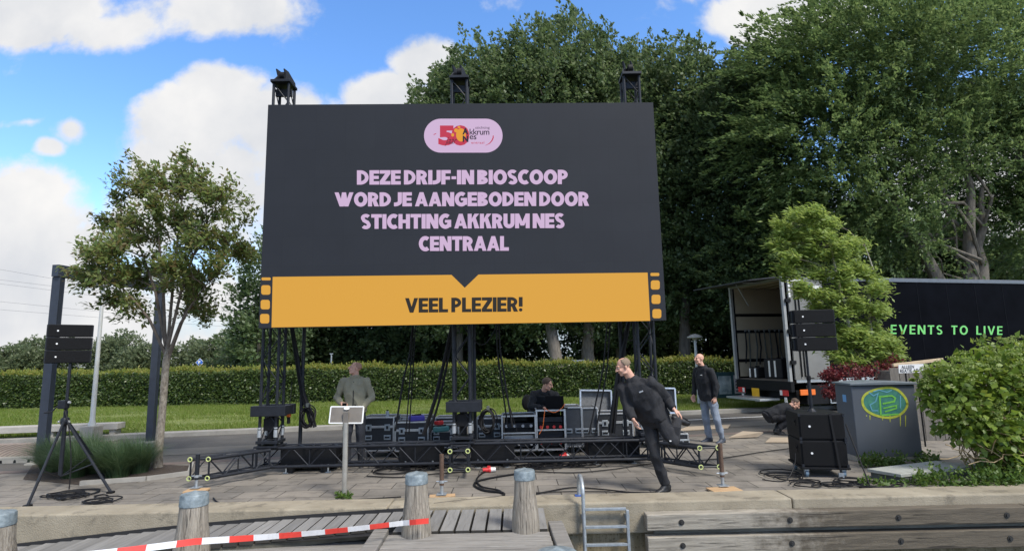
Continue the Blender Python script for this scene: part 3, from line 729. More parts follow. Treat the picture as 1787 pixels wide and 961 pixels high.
ZL, ZH = .13, .42
YT = 9.74
def endpt(px, py):
    p = gp(px, py, ZL); return Vector((p.x, p.y, (ZL + ZH) / 2))
zc = (ZL + ZH) / 2
xTL, xTC, xTR = at(479, 600, YT).x, at(807, 650, YT).x, at(1127, 650, YT).x
truss('base_truss', 'long black box truss lying level across the foot of the video wall', 'truss', (xTL - .16, YT, zc), (xTR + .16, YT, zc), .30)
og = 'outrigger trusses bracing the video wall'
eL, eC, eR = endpt(347, 835), endpt(801, 820), endpt(1238, 815)
outs = []
for nm, e, x in (('left outrigger truss reaching forward from the base behind a mooring post', eL, xTL), ('middle outrigger truss pointing straight at the quay edge', eC, xTC - .02), ('right outrigger truss ending beside a wooden foot block', eR, xTR)):
    q_ = Vector((x, YT - .2, zc)); dd = (q_ - e).normalized()
    outs.append(truss('outrigger_truss', nm, 'truss', e, q_ - dd * .06, .275, og, True, True, (1, 0, 0)))
def jack(px, pyb, Y, ztop, label, rusty=True):
    p = gp(px, pyb); t = thing('screw_jack', label, 'jack', (p.x, p.y, 0), 0, 'screw jacks under the outrigger trusses')
    b = MB(); b.bar((0, 0, .16), (0, 0, ztop), .030, n=12); b.build('sleeve', rust if rusty else truss_black, t, smooth=True)
    b = MB(); b.bar((0, 0, .05), (0, 0, .26), .021, n=12)
    for k in range(9): b.ring((0, 0, .07 + k * .011), (0, 0, 1), .021, .003, 12, 4)
    b.build('spindle', galv, t, smooth=True)
    b = MB(); b.lathe((0, 0, 0), [(.036, .19), (.036, .225)], 10); b.bar((-.075, 0, .21), (.075, 0, .21), .009); b.build('nut', galv, t)
    b = MB(); b.box((0, 0, .052), (.13, .13, .008)); b.build('base_plate', galv, t)
    return t
jack(1262, 853, 0, .60, 'brown screw jack at the free end of the right outrigger')
jack(771, 868, 0, .56, 'brown screw jack standing left of the middle outrigger')
jL = gp(347, 856); jt = jack(342, 856, 0, .52, 'black screw jack at the tip of the left outrigger', False)
def wood_block(px, py, label, n, sx, sy):
    p = gp(px, py); t = thing('wooden_block', label, 'wood block', (p.x, p.y, 0), .12, 'wooden blocks under the screw jacks')
    for k in range(n):
        b = MB(); b.box((.012 * k, .01 * k, .0225 + k * .0255), (sx - .02 * k, sy, .0245)); b.build('board', pine_wood, t, bevel=.002)
wood_block(1264, 857, 'two stacked pine boards under the right screw jack', 1, .40, .24)
wood_block(772, 868, 'short pine board under the middle screw jack', 1, .34, .13)
wood_block(343, 858, 'pine board under the left screw jack, mostly hidden by a post', 1, .3, .2)

def tower(x, label):
    t = thing('truss_tower', label, 'truss tower', (x, YT, 0), 0, 'truss towers carrying the video wall')
    zt_ = at(505, 152, YT).z; z0 = .45; h = .135
    for i in (-1, 1):
        for j in (-1, 1):
            b = MB(); b.bar((i * h, j * h, z0), (i * h, j * h, zt_), .026, n=10); b.build('chord', truss_black, t, smooth=True)
    b = MB(); n = round((zt_ - z0) / .36)
    for fi, (ax, s) in enumerate((('y', -1), ('y', 1), ('x', -1), ('x', 1))):
        for k in range(n):
            za = z0 + (zt_ - z0) * k / n; zb = z0 + (zt_ - z0) * (k + 1) / n; q1 = h if k % 2 else -h
            A = (q1, s * h, za) if ax == 'y' else (s * h, q1, za); B = (-q1, s * h, zb) if ax == 'y' else (s * h, -q1, zb)
            b.bar(A, B, .010, n=6)
    b.build('bracing', truss_black, t)
    # head block with sheaves and tilted cheek plates
    hb = MB(); hb.box((0, -.02, zt_ + .03), (.35, .38, .05)); 
    for s in (-1, 1): hb.box((0, s * .0, zt_ - .12), (.30, .05, .14)) if s > 0 else None
    hb.build('head_block', truss_black, t, bevel=.006)
    for s in (-1, 1):
        c = MB(); c.prism([(-.16, zt_ + .07), (.17, zt_ + .07), (.16, zt_ + .14), (.0, zt_ + .30), (-.10, zt_ + .32), (-.06, zt_ + .2)], .03, Matrix.Translation((s * .07 - .0, 0, 0)) @ Matrix.Rotation(R_(62), 4, 'Z'))
        c.build('cheek_plate', truss_black, t, bevel=.003)
    for s in (-1, 1):
        c = MB(); c.bar((-.04, s * .06 - .02, zt_ + .17), (.04, s * .06 - .02, zt_ + .17), .075, n=18); c.build('sheave', rubber, t, smooth=True)
    # sleeve block with rollers, white chord collars and base section
    c = MB()
    c.box((.03, -.19, 1.03), (.58, .10, .17)); c.box((.03, .19, 1.03), (.58, .10, .17)); c.box((-.2, 0, 1.03), (.10, .3, .15)); c.box((.25, 0, 1.03), (.10, .3, .15)); c.build('sleeve_block', truss_black, t, bevel=.008)
    for i in (-1, 1):
        for j in (-1, 1):
            c = MB(); c.bar((i * h, j * h, .60), (i * h, j * h, .72), .036, n=12); c.bar((i * h, j * h, .735), (i * h, j * h, .76), .034, n=12); c.build('collar', alu, t, smooth=True)
    c = MB(); c.box((0, 0, .52), (.36, .36, .05)); c.box((0, 0, .445), (.40, .40, .03)); c.build('base_section', truss_black, t, bevel=.006)
    c = MB(); c.bar((.01, 0, .56), (.01, 0, .96), .06, n=14); c.box((.01, -.03, .80), (.2, .16, .2)); c.build('chain_hoist', rubber, t, bevel=.01)
    return t
tower(xTL, 'left truss tower of the video wall'); tower(xTC, 'middle truss tower of the video wall'); tower(xTR, 'right truss tower of the video wall')

# support poles behind the wall, and ballast under the base truss
def rear_pole(x, y, lean, label):
    t = thing('support_pole', label, 'pole', (x, y, 0), 0, 'black support poles behind the video wall')
    b = MB(); b.bar((0, 0, .3), (lean, 0, 2.9), .032, n=10); b.build('tube', truss_black, t, smooth=True)
    b = MB(); b.box((0, 0, .27), (.16, .16, .06)); b.build('foot', truss_black, t)
rear_pole(at(524, 750, 10.05).x, 10.05, .02, 'black support pole right of the left truss tower')
rear_pole(at(829, 750, 10.05).x, 10.05, .0, 'black support pole right of the middle truss tower')
rear_pole(at(1092, 750, 10.05).x, 10.05, -.02, 'black support pole left of the right truss tower')
def ballast(px0, px1, pyb, Y, label):
    a = at(px0, pyb, Y); c = at(px1, pyb, Y); wd = c.x - a.x
    t = thing('ballast_block', label, 'ballast block', ((a.x + c.x) / 2, Y + .3, 0), 0, 'black ballast blocks under the base truss')
    b = MB(); b.box((0, 0, .235), (wd, .6, .29)); b.build('block', black_box, t, bevel=.012)
    for sx in (-1, 1):
        c = MB(); c.box((sx * wd * .3, -.1, .045), (.1, .5, .09)); c.build('skid', black_box, t)
        c = MB(); c.bar((sx * (wd / 2 - .12), -.33, 0.01), (sx * (wd / 2 - .12), -.33, .13), .015, n=8); c.lathe((sx * (wd / 2 - .12), -.33, 0), [(.05, 0), (.05, .012)], 10); c.build('screw_foot', galv, t)
ballast(488, 586, 822, 9.75, 'ballast block at the left end under the base truss')
ballast(696, 768, 816, 9.85, 'ballast block left of the middle outrigger')
ballast(822, 898, 812, 9.85, 'ballast block right of the middle outrigger')
ballast(1028, 1118, 806, 9.95, 'ballast block near the running man')

# ------------------------------------------------------------------ vegetation
RNG = np.random.default_rng(11)
def nrm(a): return a / np.maximum(1e-9, np.linalg.norm(a, axis=1, keepdims=True))
def leaf_quads(P, D, L, W, up=None, fold=.0):
    """one rhombic leaf per row: base P, axis D, length L, width W"""
    n = len(P); D = nrm(D); r = RNG.normal(size=(n, 3)) if up is None else up + RNG.normal(size=(n, 3)) * .45
    S = nrm(np.cross(D, r)); N = np.cross(S, D)
    L = np.broadcast_to(L, (n,))[:, None]; W = np.broadcast_to(W, (n,))[:, None]
    V = np.stack([P, P + D * L * .42 + S * W * .5 + N * W * fold, P + D * L, P + D * L * .42 - S * W * .5 + N * W * fold], 1).reshape(-1, 3)
    return V, np.arange(4 * n).reshape(n, 4)
bark_grey = pm('bark_grey', (.16, .14, .115), .9, 0, .35, 4, .6, 18, (3, 3, .8), (.24, .21, .17))
bark_dark = pm('bark_dark', (.095, .08, .065), .9, 0, .35, 3, .6, 16, (3, 3, .7), (.16, .14, .11))
twig_m = pm('twig', (.17, .12, .08), .85, 0, .3, 8)
lf_poplar = leaf_mat('poplar_leaf', [(.070, .112, .045), (.095, .150, .055), (.12, .178, .072), (.19, .235, .13)], .45)
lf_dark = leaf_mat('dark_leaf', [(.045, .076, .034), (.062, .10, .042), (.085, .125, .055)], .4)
lf_willow = leaf_mat('willow_leaf', [(.070, .122, .045), (.098, .162, .056), (.13, .20, .066), (.19, .26, .10)], .48)
lf_olive = leaf_mat('olive_leaf', [(.095, .150, .040), (.135, .195, .055), (.18, .235, .068), (.20, .215, .065), (.16, .115, .045)], .5)
lf_fresh = leaf_mat('fresh_leaf', [(.15, .23, .045), (.21, .30, .06), (.26, .35, .085), (.31, .39, .12)], .5)
lf_far = leaf_mat('far_leaf', [(.10, .135, .065), (.135, .17, .085), (.17, .20, .11)], .4)
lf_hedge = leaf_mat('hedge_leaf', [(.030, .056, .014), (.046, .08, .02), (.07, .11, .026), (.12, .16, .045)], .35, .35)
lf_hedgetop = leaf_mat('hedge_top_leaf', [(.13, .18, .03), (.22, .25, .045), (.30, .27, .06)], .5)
lf_hyd = leaf_mat('hydrangea_leaf', [(.07, .125, .016), (.115, .19, .024), (.17, .255, .036), (.23, .30, .055)], .42, .4)
lf_bud = leaf_mat('bud_head', [(.22, .30, .07), (.30, .36, .12)], .3)
lf_red = leaf_mat('red_leaf', [(.07, .010, .014), (.12, .018, .02), (.18, .035, .03)], .3)
grass_m = leaf_mat('grass_blade', [(.10, .16, .018), (.14, .21, .03), (.18, .24, .045), (.23, .24, .08)], .42)
fount_m = leaf_mat('fountain_grass', [(.045, .085, .035), (.07, .12, .05), (.11, .16, .075)], .35)
weed_m = leaf_mat('weed_leaf', [(.04, .09, .012), (.07, .13, .02), (.11, .17, .035)], .35)

def crown_leaves(ells, n_spray, per, Llen, wind, spread=.28, slen=(.5, 1.3), outer=.42, ratio=.62, loose=.65, droop=0.0):
    """sprays of leaves through the volume of ellipsoids, blown by the wind; returns leaf quads and some spray bases"""
    w_ = np.array([e[1].prod() ** .67 for e in [(np.array(c), np.array(r)) for c, r in ells]]); w_ = w_ / w_.sum()
    k = RNG.choice(len(ells), n_spray, p=w_); C = np.array([c for c, r in ells], float)[k]; Rr = np.array([r for c, r in ells], float)[k]
    d = nrm(RNG.normal(size=(n_spray, 3))); rad = RNG.random(n_spray)[:, None] ** outer
    lump = 1 + .16 * np.sin(d[:, :1] * 5 + k[:, None]) * np.cos(d[:, 2:] * 6 + 1.7 * k[:, None])
    B = C + d * rad * Rr * lump
    S = nrm(d * .75 + np.array(wind) + RNG.normal(size=(n_spray, 3)) * .35); SL = RNG.uniform(*slen, n_spray)
    tt = RNG.random((n_spray, per)) ** .8
    P = B[:, None] + S[:, None] * (SL[:, None] * tt)[..., None] + RNG.normal(size=(n_spray, per, 3)) * spread * (1.1 - tt)[..., None]
    P[..., 2] -= droop * (SL[:, None] * tt) ** 2
    D = S[:, None] * .9 + np.array(wind) * .5 + np.array([0, 0, -droop * .8]) + RNG.normal(size=(n_spray, per, 3)) * loose
    P = P.reshape(-1, 3); D = D.reshape(-1, 3); L = RNG.uniform(.7, 1.25, len(P)) * Llen
    V, F = leaf_quads(P, D, L, L * ratio, np.array([0, 0, 1.0]))
    return V, F, B
def wig(a, c, n=6, amp=.06):
    a = Vector(a); c = Vector(c); L = (c - a).length; pts = []
    for i in range(n + 1):
        s = i / n; p = a.lerp(c, s)
        if 0 < i < n: p += Vector((random.gauss(0, 1), random.gauss(0, 1), random.gauss(0, .5))) * L * amp * .5
        p.z += L * .05 * math.sin(math.pi * s); pts.append(p)
    return pts
def big_tree(label, base, ells, trunk_r, leafm, n_spray, per, Llen, wind, trunk_to=None, group=None, lk=4, lr=.24, ratio=.62, loose=.65, droop=0.0, bark=bark_dark, name='tree', cat='tree', stems=1, spread=.3, slen=(.5, 1.3), lean=None, outer=.42, limbs=True):
    outer = outer * .8
    base = Vector(base); t = thing(name, label, cat, base, 0, group)
    E2 = [((np.array(c) - np.array(base)), np.array(r, float)) for c, r in ells]
    V, F, B = crown_leaves(E2, n_spray, per, Llen, wind, spread, slen, outer, ratio, loose, droop)
    np_mesh('crown', V, F, leafm, t)
    b = MB(); top = max(c[2] + r[2] * .35 for c, r in E2); cx = sum(c[0] for c, r in E2) / len(E2); cy = sum(c[1] for c, r in E2) / len(E2)
    for sidx in range(stems):
        o = Vector((0, 0, -.1)); e = Vector((cx * .8, cy * .8, top)) if lean is None else Vector(lean[sidx])
        pts = wig(o, e, 9, .03); b.tube(pts, [trunk_r * (1.25 if i == 0 else 1) * (1 - .80 * i / 9) for i in range(10)], 9)
    b.build('trunk', bark, t, smooth=True)
    if limbs:
        b = MB(); tp = pts
        for c, r in E2:
            for k in range(lk):
                i0 = random.randint(3, 7); q = Vector(c) + Vector((random.uniform(-.75, .75) * r[0], random.uniform(-.75, .75) * r[1], random.uniform(-.5, .7) * r[2]))
                b.tube(wig(tp[i0], q, 6, .08), [max(.012, trunk_r * lr * (1 - .85 * i / 6)) for i in range(7)], 6)
        b.build('limbs', bark, t, smooth=True)
    return t
def E_(px, py, Y, rx, ry, dy=None):
    c = at(px, py, Y); k = Y / FPX; return ((c.x, c.y, c.z), (rx * k, (dy or rx * .9) * k, ry * k))
W_ = (-.55, -.1, .35)
tall = 'tall wind-blown trees behind the video wall'
def tb(px, Y): return (at(px, 640, Y).x, Y, 0)
big_tree('leftmost tall tree, its crown rising above the video wall left of the middle tower', tb(800, 28), [E_(775, 250, 28, 70, 120), E_(830, 180, 28, 70, 100), E_(800, 380, 28, 90, 120), E_(790, 520, 28, 80, 60)], .30, lf_poplar, 1500, 36, .205, W_, group=tall)
big_tree('tall tree just right of the middle tower top, pale grey trunk behind the seated man', tb(975, 26.5), [E_(880, 190, 27, 80, 110), E_(930, 160, 27, 80, 100), E_(900, 360, 27, 110, 150), E_(930, 520, 27, 80, 60)], .33, lf_poplar, 1500, 36, .205, W_, group=tall, bark=bark_grey, lean=[(-1.6, .5, 13)])
big_tree('highest of the tall trees, its top nearly at the upper edge', tb(1032, 27.5), [E_(1000, 150, 28, 75, 125), E_(1045, 190, 28, 80, 130), E_(1010, 380, 28, 110, 160), E_(1030, 520, 28, 90, 60)], .34, lf_poplar, 1700, 36, .205, W_, group=tall, bark=bark_grey, lean=[(-1.2, .3, 15)])
big_tree('tall tree behind the right tower top', tb(1090, 29), [E_(1115, 190, 29, 75, 120), E_(1080, 210, 29, 70, 110), E_(1120, 400, 29, 100, 160), E_(1110, 540, 29, 90, 60)], .30, lf_poplar, 1600, 36, .205, W_, group=tall)
big_tree('tall tree just right of the video wall', tb(1190, 27), [E_(1190, 175, 28, 65, 110), E_(1200, 330, 28, 85, 140), E_(1180, 480, 28, 80, 90), E_(1220, 260, 28, 60, 110)], .30, lf_poplar, 1700, 36, .205, W_, group=tall)
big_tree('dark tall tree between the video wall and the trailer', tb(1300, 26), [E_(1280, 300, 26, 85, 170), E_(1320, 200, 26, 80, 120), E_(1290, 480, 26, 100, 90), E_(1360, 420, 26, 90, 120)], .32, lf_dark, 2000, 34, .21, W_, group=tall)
# the great spreading tree on the right
bt = tb(1712, 24.5)
big_tree('great spreading tree behind the trailer with a leaning limb and open gaps', (bt[0], 24.5, 0),
         [E_(1430, 130, 23.5, 130, 110), E_(1400, 250, 23, 120, 80), E_(1520, 90, 23.5, 150, 120), E_(1560, 300, 23.5, 110, 90), E_(1640, 120, 24, 140, 130), E_(1480, 370, 23.5, 130, 70), E_(1620, 240, 24, 100, 70), E_(1400, 440, 24, 90, 60), E_(1560, 430, 25, 90, 50)],
         .42, lf_willow, 3000, 52, .20, (-.75, -.12, .10), lean=[(-3.6, -.6, 9.4), (.6, 0, 10.5), (1.5, .4, 9)], stems=3, bark=bark_grey, slen=(1.0, 2.8), spread=.15, ratio=.40, loose=.36, droop=.10, lk=1, lr=.2)
bt2 = tb(1790, 26)
big_tree('leafy tree at the right edge behind the trailer', (bt2[0] + 1.5, 26, 0), [E_(1760, 110, 26, 130, 140), E_(1770, 280, 25.5, 110, 100), E_(1800, 400, 25.5, 70, 80), E_(1880, 200, 26, 120, 200), E_(1720, 330, 26, 50, 60)],
         .36, lf_willow, 2200, 50, .20, (-.7, -.1, .12), bark=bark_grey, slen=(1.0, 2.6), spread=.16, ratio=.40, loose=.36, droop=.10, lk=1, lr=.2)
# shadowy trees further back close the view under the crowns
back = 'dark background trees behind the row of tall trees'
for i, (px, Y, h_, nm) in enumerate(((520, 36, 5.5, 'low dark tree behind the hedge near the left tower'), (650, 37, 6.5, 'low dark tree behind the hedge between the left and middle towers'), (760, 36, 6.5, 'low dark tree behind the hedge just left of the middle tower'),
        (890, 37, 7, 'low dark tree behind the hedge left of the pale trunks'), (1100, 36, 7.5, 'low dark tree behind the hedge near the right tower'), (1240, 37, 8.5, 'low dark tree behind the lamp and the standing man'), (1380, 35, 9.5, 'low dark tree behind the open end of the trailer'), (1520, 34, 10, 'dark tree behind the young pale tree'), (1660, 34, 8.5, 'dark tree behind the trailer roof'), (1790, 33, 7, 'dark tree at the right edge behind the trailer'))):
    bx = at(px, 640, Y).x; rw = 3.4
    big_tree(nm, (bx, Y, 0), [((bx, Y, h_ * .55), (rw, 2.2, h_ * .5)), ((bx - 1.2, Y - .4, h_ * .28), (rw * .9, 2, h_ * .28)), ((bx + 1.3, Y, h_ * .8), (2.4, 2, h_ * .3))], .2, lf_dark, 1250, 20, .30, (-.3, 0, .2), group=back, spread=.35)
big_tree('loose green tree just left of the video wall', tb(452, 31), [E_(440, 530, 31, 30, 60), E_(470, 480, 31, 40, 60), E_(480, 590, 31, 60, 50), E_(425, 590, 31, 26, 40)], .14, lf_poplar, 520, 18, .22, W_, spread=.22, slen=(.4, .9))
# far trees and bushes along the horizon on the left
far_g = 'far trees and bushes beyond the hedge on the left'
fl = [(8, 66, 55, 34, 'far bush at the left edge'), (50, 70, 44, 46, 'far tree left of the speaker stand'), (110, 72, 40, 40, 'far tree behind the speaker stand'), (205, 74, 46, 55, 'far tree right of the lamp post'), (190, 90, 40, 44, 'farther tree right of the lamp post'), (250, 68, 40, 28, 'far bush behind the young tree trunk'), (330, 70, 50, 34, 'far bush behind the blue sign'), (385, 66, 50, 46, 'far bush right of the blue sign'), (430, 64, 40, 40, 'far bush left of the video wall'), (-60, 70, 60, 40, 'far bush beyond the left edge')]
for px, Y, rw, hh, nm in fl:
    bx = at(px, 640, Y).x; k = Y / FPX; zt_ = EYE + hh * k
    big_tree(nm, (bx, Y, 0), [((bx, Y, zt_ * .48), (rw * k, 2.5, zt_ * .5)), ((bx + rw * k * .25, Y, zt_ * .75), (rw * k * .5, 1.8, zt_ * .28)), ((bx - rw * k * .5, Y, zt_ * .5), (rw * k * .6, 1.8, zt_ * .38))], .15, lf_far, 420, 16, .34, (-.3, 0, .3), group=far_g, spread=.3, slen=(.3, .9), limbs=False)

# hedge: twiggy core with a clipped skin of leaves and pale new shoots on top
H0 = Vector((-23.2, 25.2, 0)); H1 = Vector((9.7, 23.0, 0)); hd = (H1 - H0); hL = hd.length; hd.normalize(); hn = Vector((hd.y, -hd.x, 0))
ht = thing('hedge', 'long clipped beech hedge with pale yellow shoots along its top', 'hedge', H0, math.atan2(hd.y, hd.x))
HH, HW = 1.50, 1.1
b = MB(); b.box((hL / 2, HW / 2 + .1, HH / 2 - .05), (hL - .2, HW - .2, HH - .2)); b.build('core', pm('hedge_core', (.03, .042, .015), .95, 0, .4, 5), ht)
n1 = 46000
P = np.stack([RNG.random(n1) * hL, RNG.normal(0, .045, n1), RNG.random(n1) * HH], 1); P[:, 1] += .05 * np.sin(P[:, 0] * 3.1) * np.sin(P[:, 2] * 4 + P[:, 0]) 
P[:, 2] *= 1 + .02 * np.sin(P[:, 0] * 2.3)
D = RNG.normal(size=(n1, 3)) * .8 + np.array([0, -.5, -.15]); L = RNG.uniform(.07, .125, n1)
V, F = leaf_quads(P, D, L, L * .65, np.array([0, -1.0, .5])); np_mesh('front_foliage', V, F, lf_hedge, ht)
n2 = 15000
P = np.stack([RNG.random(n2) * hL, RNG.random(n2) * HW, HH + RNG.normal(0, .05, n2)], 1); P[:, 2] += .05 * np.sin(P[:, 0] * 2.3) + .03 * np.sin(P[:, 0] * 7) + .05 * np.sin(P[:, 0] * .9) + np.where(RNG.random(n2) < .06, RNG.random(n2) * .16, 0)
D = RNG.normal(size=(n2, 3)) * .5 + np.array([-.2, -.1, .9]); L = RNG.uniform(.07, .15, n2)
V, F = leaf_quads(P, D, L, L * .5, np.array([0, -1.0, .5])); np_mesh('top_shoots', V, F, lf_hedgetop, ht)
n3 = 2500
P = np.stack([np.where(RNG.random(n3) < .5, 0, hL) + RNG.normal(0, .05, n3), RNG.random(n3) * HW, RNG.random(n3) * HH], 1)
V, F = leaf_quads(P, RNG.normal(size=(n3, 3)), .1, .065); np_mesh('end_foliage', V, F, lf_hedge, ht)

# lawn grass
n4 = 150000
xs = RNG.uniform(-26, 12, n4); y0 = np.array([mixf(1.03)(float(x)) for x in np.linspace(-26, 12, 200)]); y0 = np.interp(xs, np.linspace(-26, 12, 200), y0)
ys = y0 + (26 - y0) * RNG.random(n4) ** 1.35; jj = np.minimum(1, (ys - y0) / (30 - y0) * 13 / 8)
P = np.stack([xs, ys, .05 + .10 * np.sin(np.pi * jj)], 1); hgt = RNG.uniform(.05, .13, n4) * (1 + .5 * np.sin(xs * .9 + ys * 1.7) * np.sin(ys * 2.3 - xs * .4))
D = RNG.normal(size=(n4, 3)) * .35 + np.array([-.25, 0, 1]); D = nrm(D); S = nrm(np.cross(D, np.array([0, 1.0, 0]) + RNG.normal(size=(n4, 3)) * .3))
V = np.stack([P - S * .012, P + S * .012, P + D * hgt[:, None]], 1).reshape(-1, 3)
tag(np_mesh('lawn_grass', V, np.arange(3 * n4).reshape(n4, 3), grass_m), 'mown grass of the lawn in front of the hedge', 'grass', kind='stuff')

# ornamental grass in the planting strip
def fountain(px, py, hgt, label, n=1500, rad=.38):
    p = gp(px, py); t = thing('ornamental_grass', label, 'ornamental grass', (p.x, p.y, 0), 0, 'clumps of ornamental grass beside the young tree')
    a = RNG.random(n) * 2 * np.pi; r0 = RNG.random(n) * .16; ln = hgt * RNG.uniform(.7, 1.25, n); out = RNG.uniform(.15, 1.0, n) * rad * 1.7
    da = np.stack([np.cos(a), np.sin(a), np.zeros(n)], 1); base = da * r0[:, None]; base[:, 2] = 0
    sd_ = np.stack([-np.sin(a), np.cos(a), np.zeros(n)], 1) * .0055; Vs = []; m = 6
    for k in range(m):
        s = k / (m - 1); q = base + da * (out * s ** 1.5)[:, None] + np.array([-.10, 0, 0]) * s ** 2; q[:, 2] = ln * (s * 1.25 - .62 * s ** 2.4 * (out / (rad * 1.7)))
        wd = (1 - s * .93); Vs += [q - sd_ * wd, q + sd_ * wd]
    V = np.stack(Vs, 1).reshape(-1, 3); i0 = np.arange(n)[:, None] * 2 * m; F = np.concatenate([i0 + np.array([2 * k, 2 * k + 1, 2 * k + 3, 2 * k + 2]) for k in range(m - 1)], 0)
    np_mesh('blades', V, F, fount_m, t)
for px, py, nm in ((92, 822, 'leftmost clump of ornamental grass at the foot of the steel portal'), (128, 832, 'ornamental grass clump behind the speaker stand'), (165, 824, 'ornamental grass clump in the middle of the strip'), (205, 832, 'ornamental grass clump right of the speaker stand'), (240, 824, 'ornamental grass clump next to the tree trunk'), (150, 812, 'ornamental grass clump at the rear of the strip')):
    fountain(px, py, .50, nm)
pit = [gp(255, 838), gp(330, 828), gp(335, 812), gp(60, 806), gp(40, 836), gp(140, 846)]
b = MB(); b.add([(p.x, p.y, .006) for p in pit], [tuple(range(6))]); tag(b.build('planting_bed', pm('mulch', (.05, .036, .026), .95, 0, .5, 25, .8, 60)), kind='structure')
b = MB(); ed = [pit[5], pit[0], pit[1], pit[2]]
for i in range(3): b.beam((ed[i].x, ed[i].y, .03), (ed[i + 1].x, ed[i + 1].y, .03), .06, .07)
tag(b.build('bed_edging', pale_pave), kind='structure')

def grow(b, leaves, p, d, L, r, depth, wind, maxd, leaf_from, kids, spread_):
    """recursive branch: bends with the wind, splits into thinner ones, collects leaf points"""
    n = 5; pts = [p.copy()]; dd = d.copy()
    for i in range(n):
        dd = (dd + Vector((random.gauss(0, .10), random.gauss(0, .10), random.gauss(0, .08))) + Vector(wind) * (.05 + .05 * depth)).normalized(); pts.append(pts[-1] + dd * L / n)
    b.tube(pts, [max(.0035, r * (1 - .62 * i / n)) for i in range(n + 1)], 6 if depth < 2 else 4, caps=False)
    if depth >= leaf_from:
        for i in range(1, n + 1): leaves.append((pts[i], dd.copy(), depth))
    if depth < maxd:
        for k in range(kids[depth]):
            s = random.uniform(.35, 1.0) if k else 1.0; i0 = min(n, max(1, int(s * n))); ax = Vector((random.gauss(0, 1), random.gauss(0, 1), random.gauss(0, .6))).normalized()
            nd = (dd + ax * spread_[depth]).normalized(); nd.z = max(nd.z, -.15)
            grow(b, leaves, pts[i0], nd, L * random.uniform(.58, .8), r * (.62 if k else .7) * (1 - .3 * (1 - s)), depth + 1, wind, maxd, leaf_from, kids, spread_)
def leaf_out(leaves, per, Llen, Wr, sig, wind, mat, parent, name='crown', droop=-.1):
    P = np.array([tuple(x[0]) for x in leaves]); D = np.array([tuple(x[1]) for x in leaves])
    P = np.repeat(P, per, 0) + RNG.normal(size=(len(P) * per, 3)) * sig; D = np.repeat(D, per, 0) * .6 + RNG.normal(size=(len(P), 3)) * .6 + np.array(wind) * .8 + np.array([0, 0, droop])
    L = RNG.uniform(.7, 1.3, len(P)) * Llen; V, F = leaf_quads(P, D, L, L * Wr, np.array([0, -.3, 1.0]), .12); return np_mesh(name, V, F, mat, parent)

# the young street tree on the left
random.seed(21)
tp = gp(274, 815); t = thing('street_tree', 'young street tree with sparse olive leaves in the planting bed', 'tree', tp)
b = MB(); fork = at(290, 628, tp.y) - Vector(tp)
b.tube([(0, 0, -.05), (0.0, 0, .2), fork * .5 + Vector((.01, 0, .03)), fork, fork + Vector((.015, 0, .3))], [.105, .078, .064, .062, .03], 12); b.build('trunk', pm('bark_young', (.20, .165, .125), .9, 0, .45, 6, .8, 22, (5, 5, 2.2), (.34, .30, .24)), t, smooth=True)
b = MB(); lv = []; prim = []
targets = [(135, 455), (190, 335), (255, 285), (330, 262), (400, 315), (440, 385), (395, 480), (165, 375), (150, 500), (225, 300), (300, 300), (365, 285), (430, 335), (445, 440), (360, 555), (215, 480), (240, 400), (330, 390), (280, 350), (205, 545), (385, 400), (310, 470), (345, 500), (255, 470), (150, 425), (180, 430)]
for i, (px, py) in enumerate(targets):
    dy_ = random.uniform(-.95, .95); e = at(290 + (px - 290) * .86, 470 + (py - 470) * .84, tp.y + dy_) - Vector(tp)
    if i < 7: s0 = fork + Vector((random.uniform(-.015, .015), random.uniform(-.015, .015), random.uniform(-.10, .22))); r0 = .030
    else:
        s0 = min((q for P_ in prim for q in P_[1:4]), key=lambda q: (q - e).length + (.9 if q.z > e.z + .1 else 0)); r0 = .016
    L = (e - s0).length; up_ = Vector((0, 0, L * (.13 if i < 7 else .05)))
    pts = [s0, s0.lerp(e, .25) + up_, s0.lerp(e, .48) + up_, s0.lerp(e, .74) + up_ * .7, e]
    if i < 7: prim.append(pts)
    b.tube(pts, [r0, r0 * .82, r0 * .6, r0 * .4, .005], 6, caps=False)
    for k in range(8):
        s = (.38 if i < 7 else .25) + .68 * k / 7 + random.uniform(-.05, .05); seg = min(3, int(max(0, min(.999, s)) * 4)); f = min(1, max(0, s * 4 - seg)); q = pts[seg].lerp(pts[seg + 1], f)
        dd = ((pts[seg + 1] - pts[seg]).normalized() * .8 + Vector((random.gauss(0, .65), random.gauss(0, .65), random.gauss(.1, .4)))).normalized()
        grow(b, lv, q, dd, random.uniform(.22, .42), .008, 2, (-.12, 0, .05), 3, 2, {2: 3}, {2: .7})
b.build('branches', pm('bark_branch', (.16, .125, .095), .9, 0, .3, 8), t, smooth=True)
leaf_out(lv, 5, .095, .5, .06, (-.4, 0, .1), lf_olive, t)

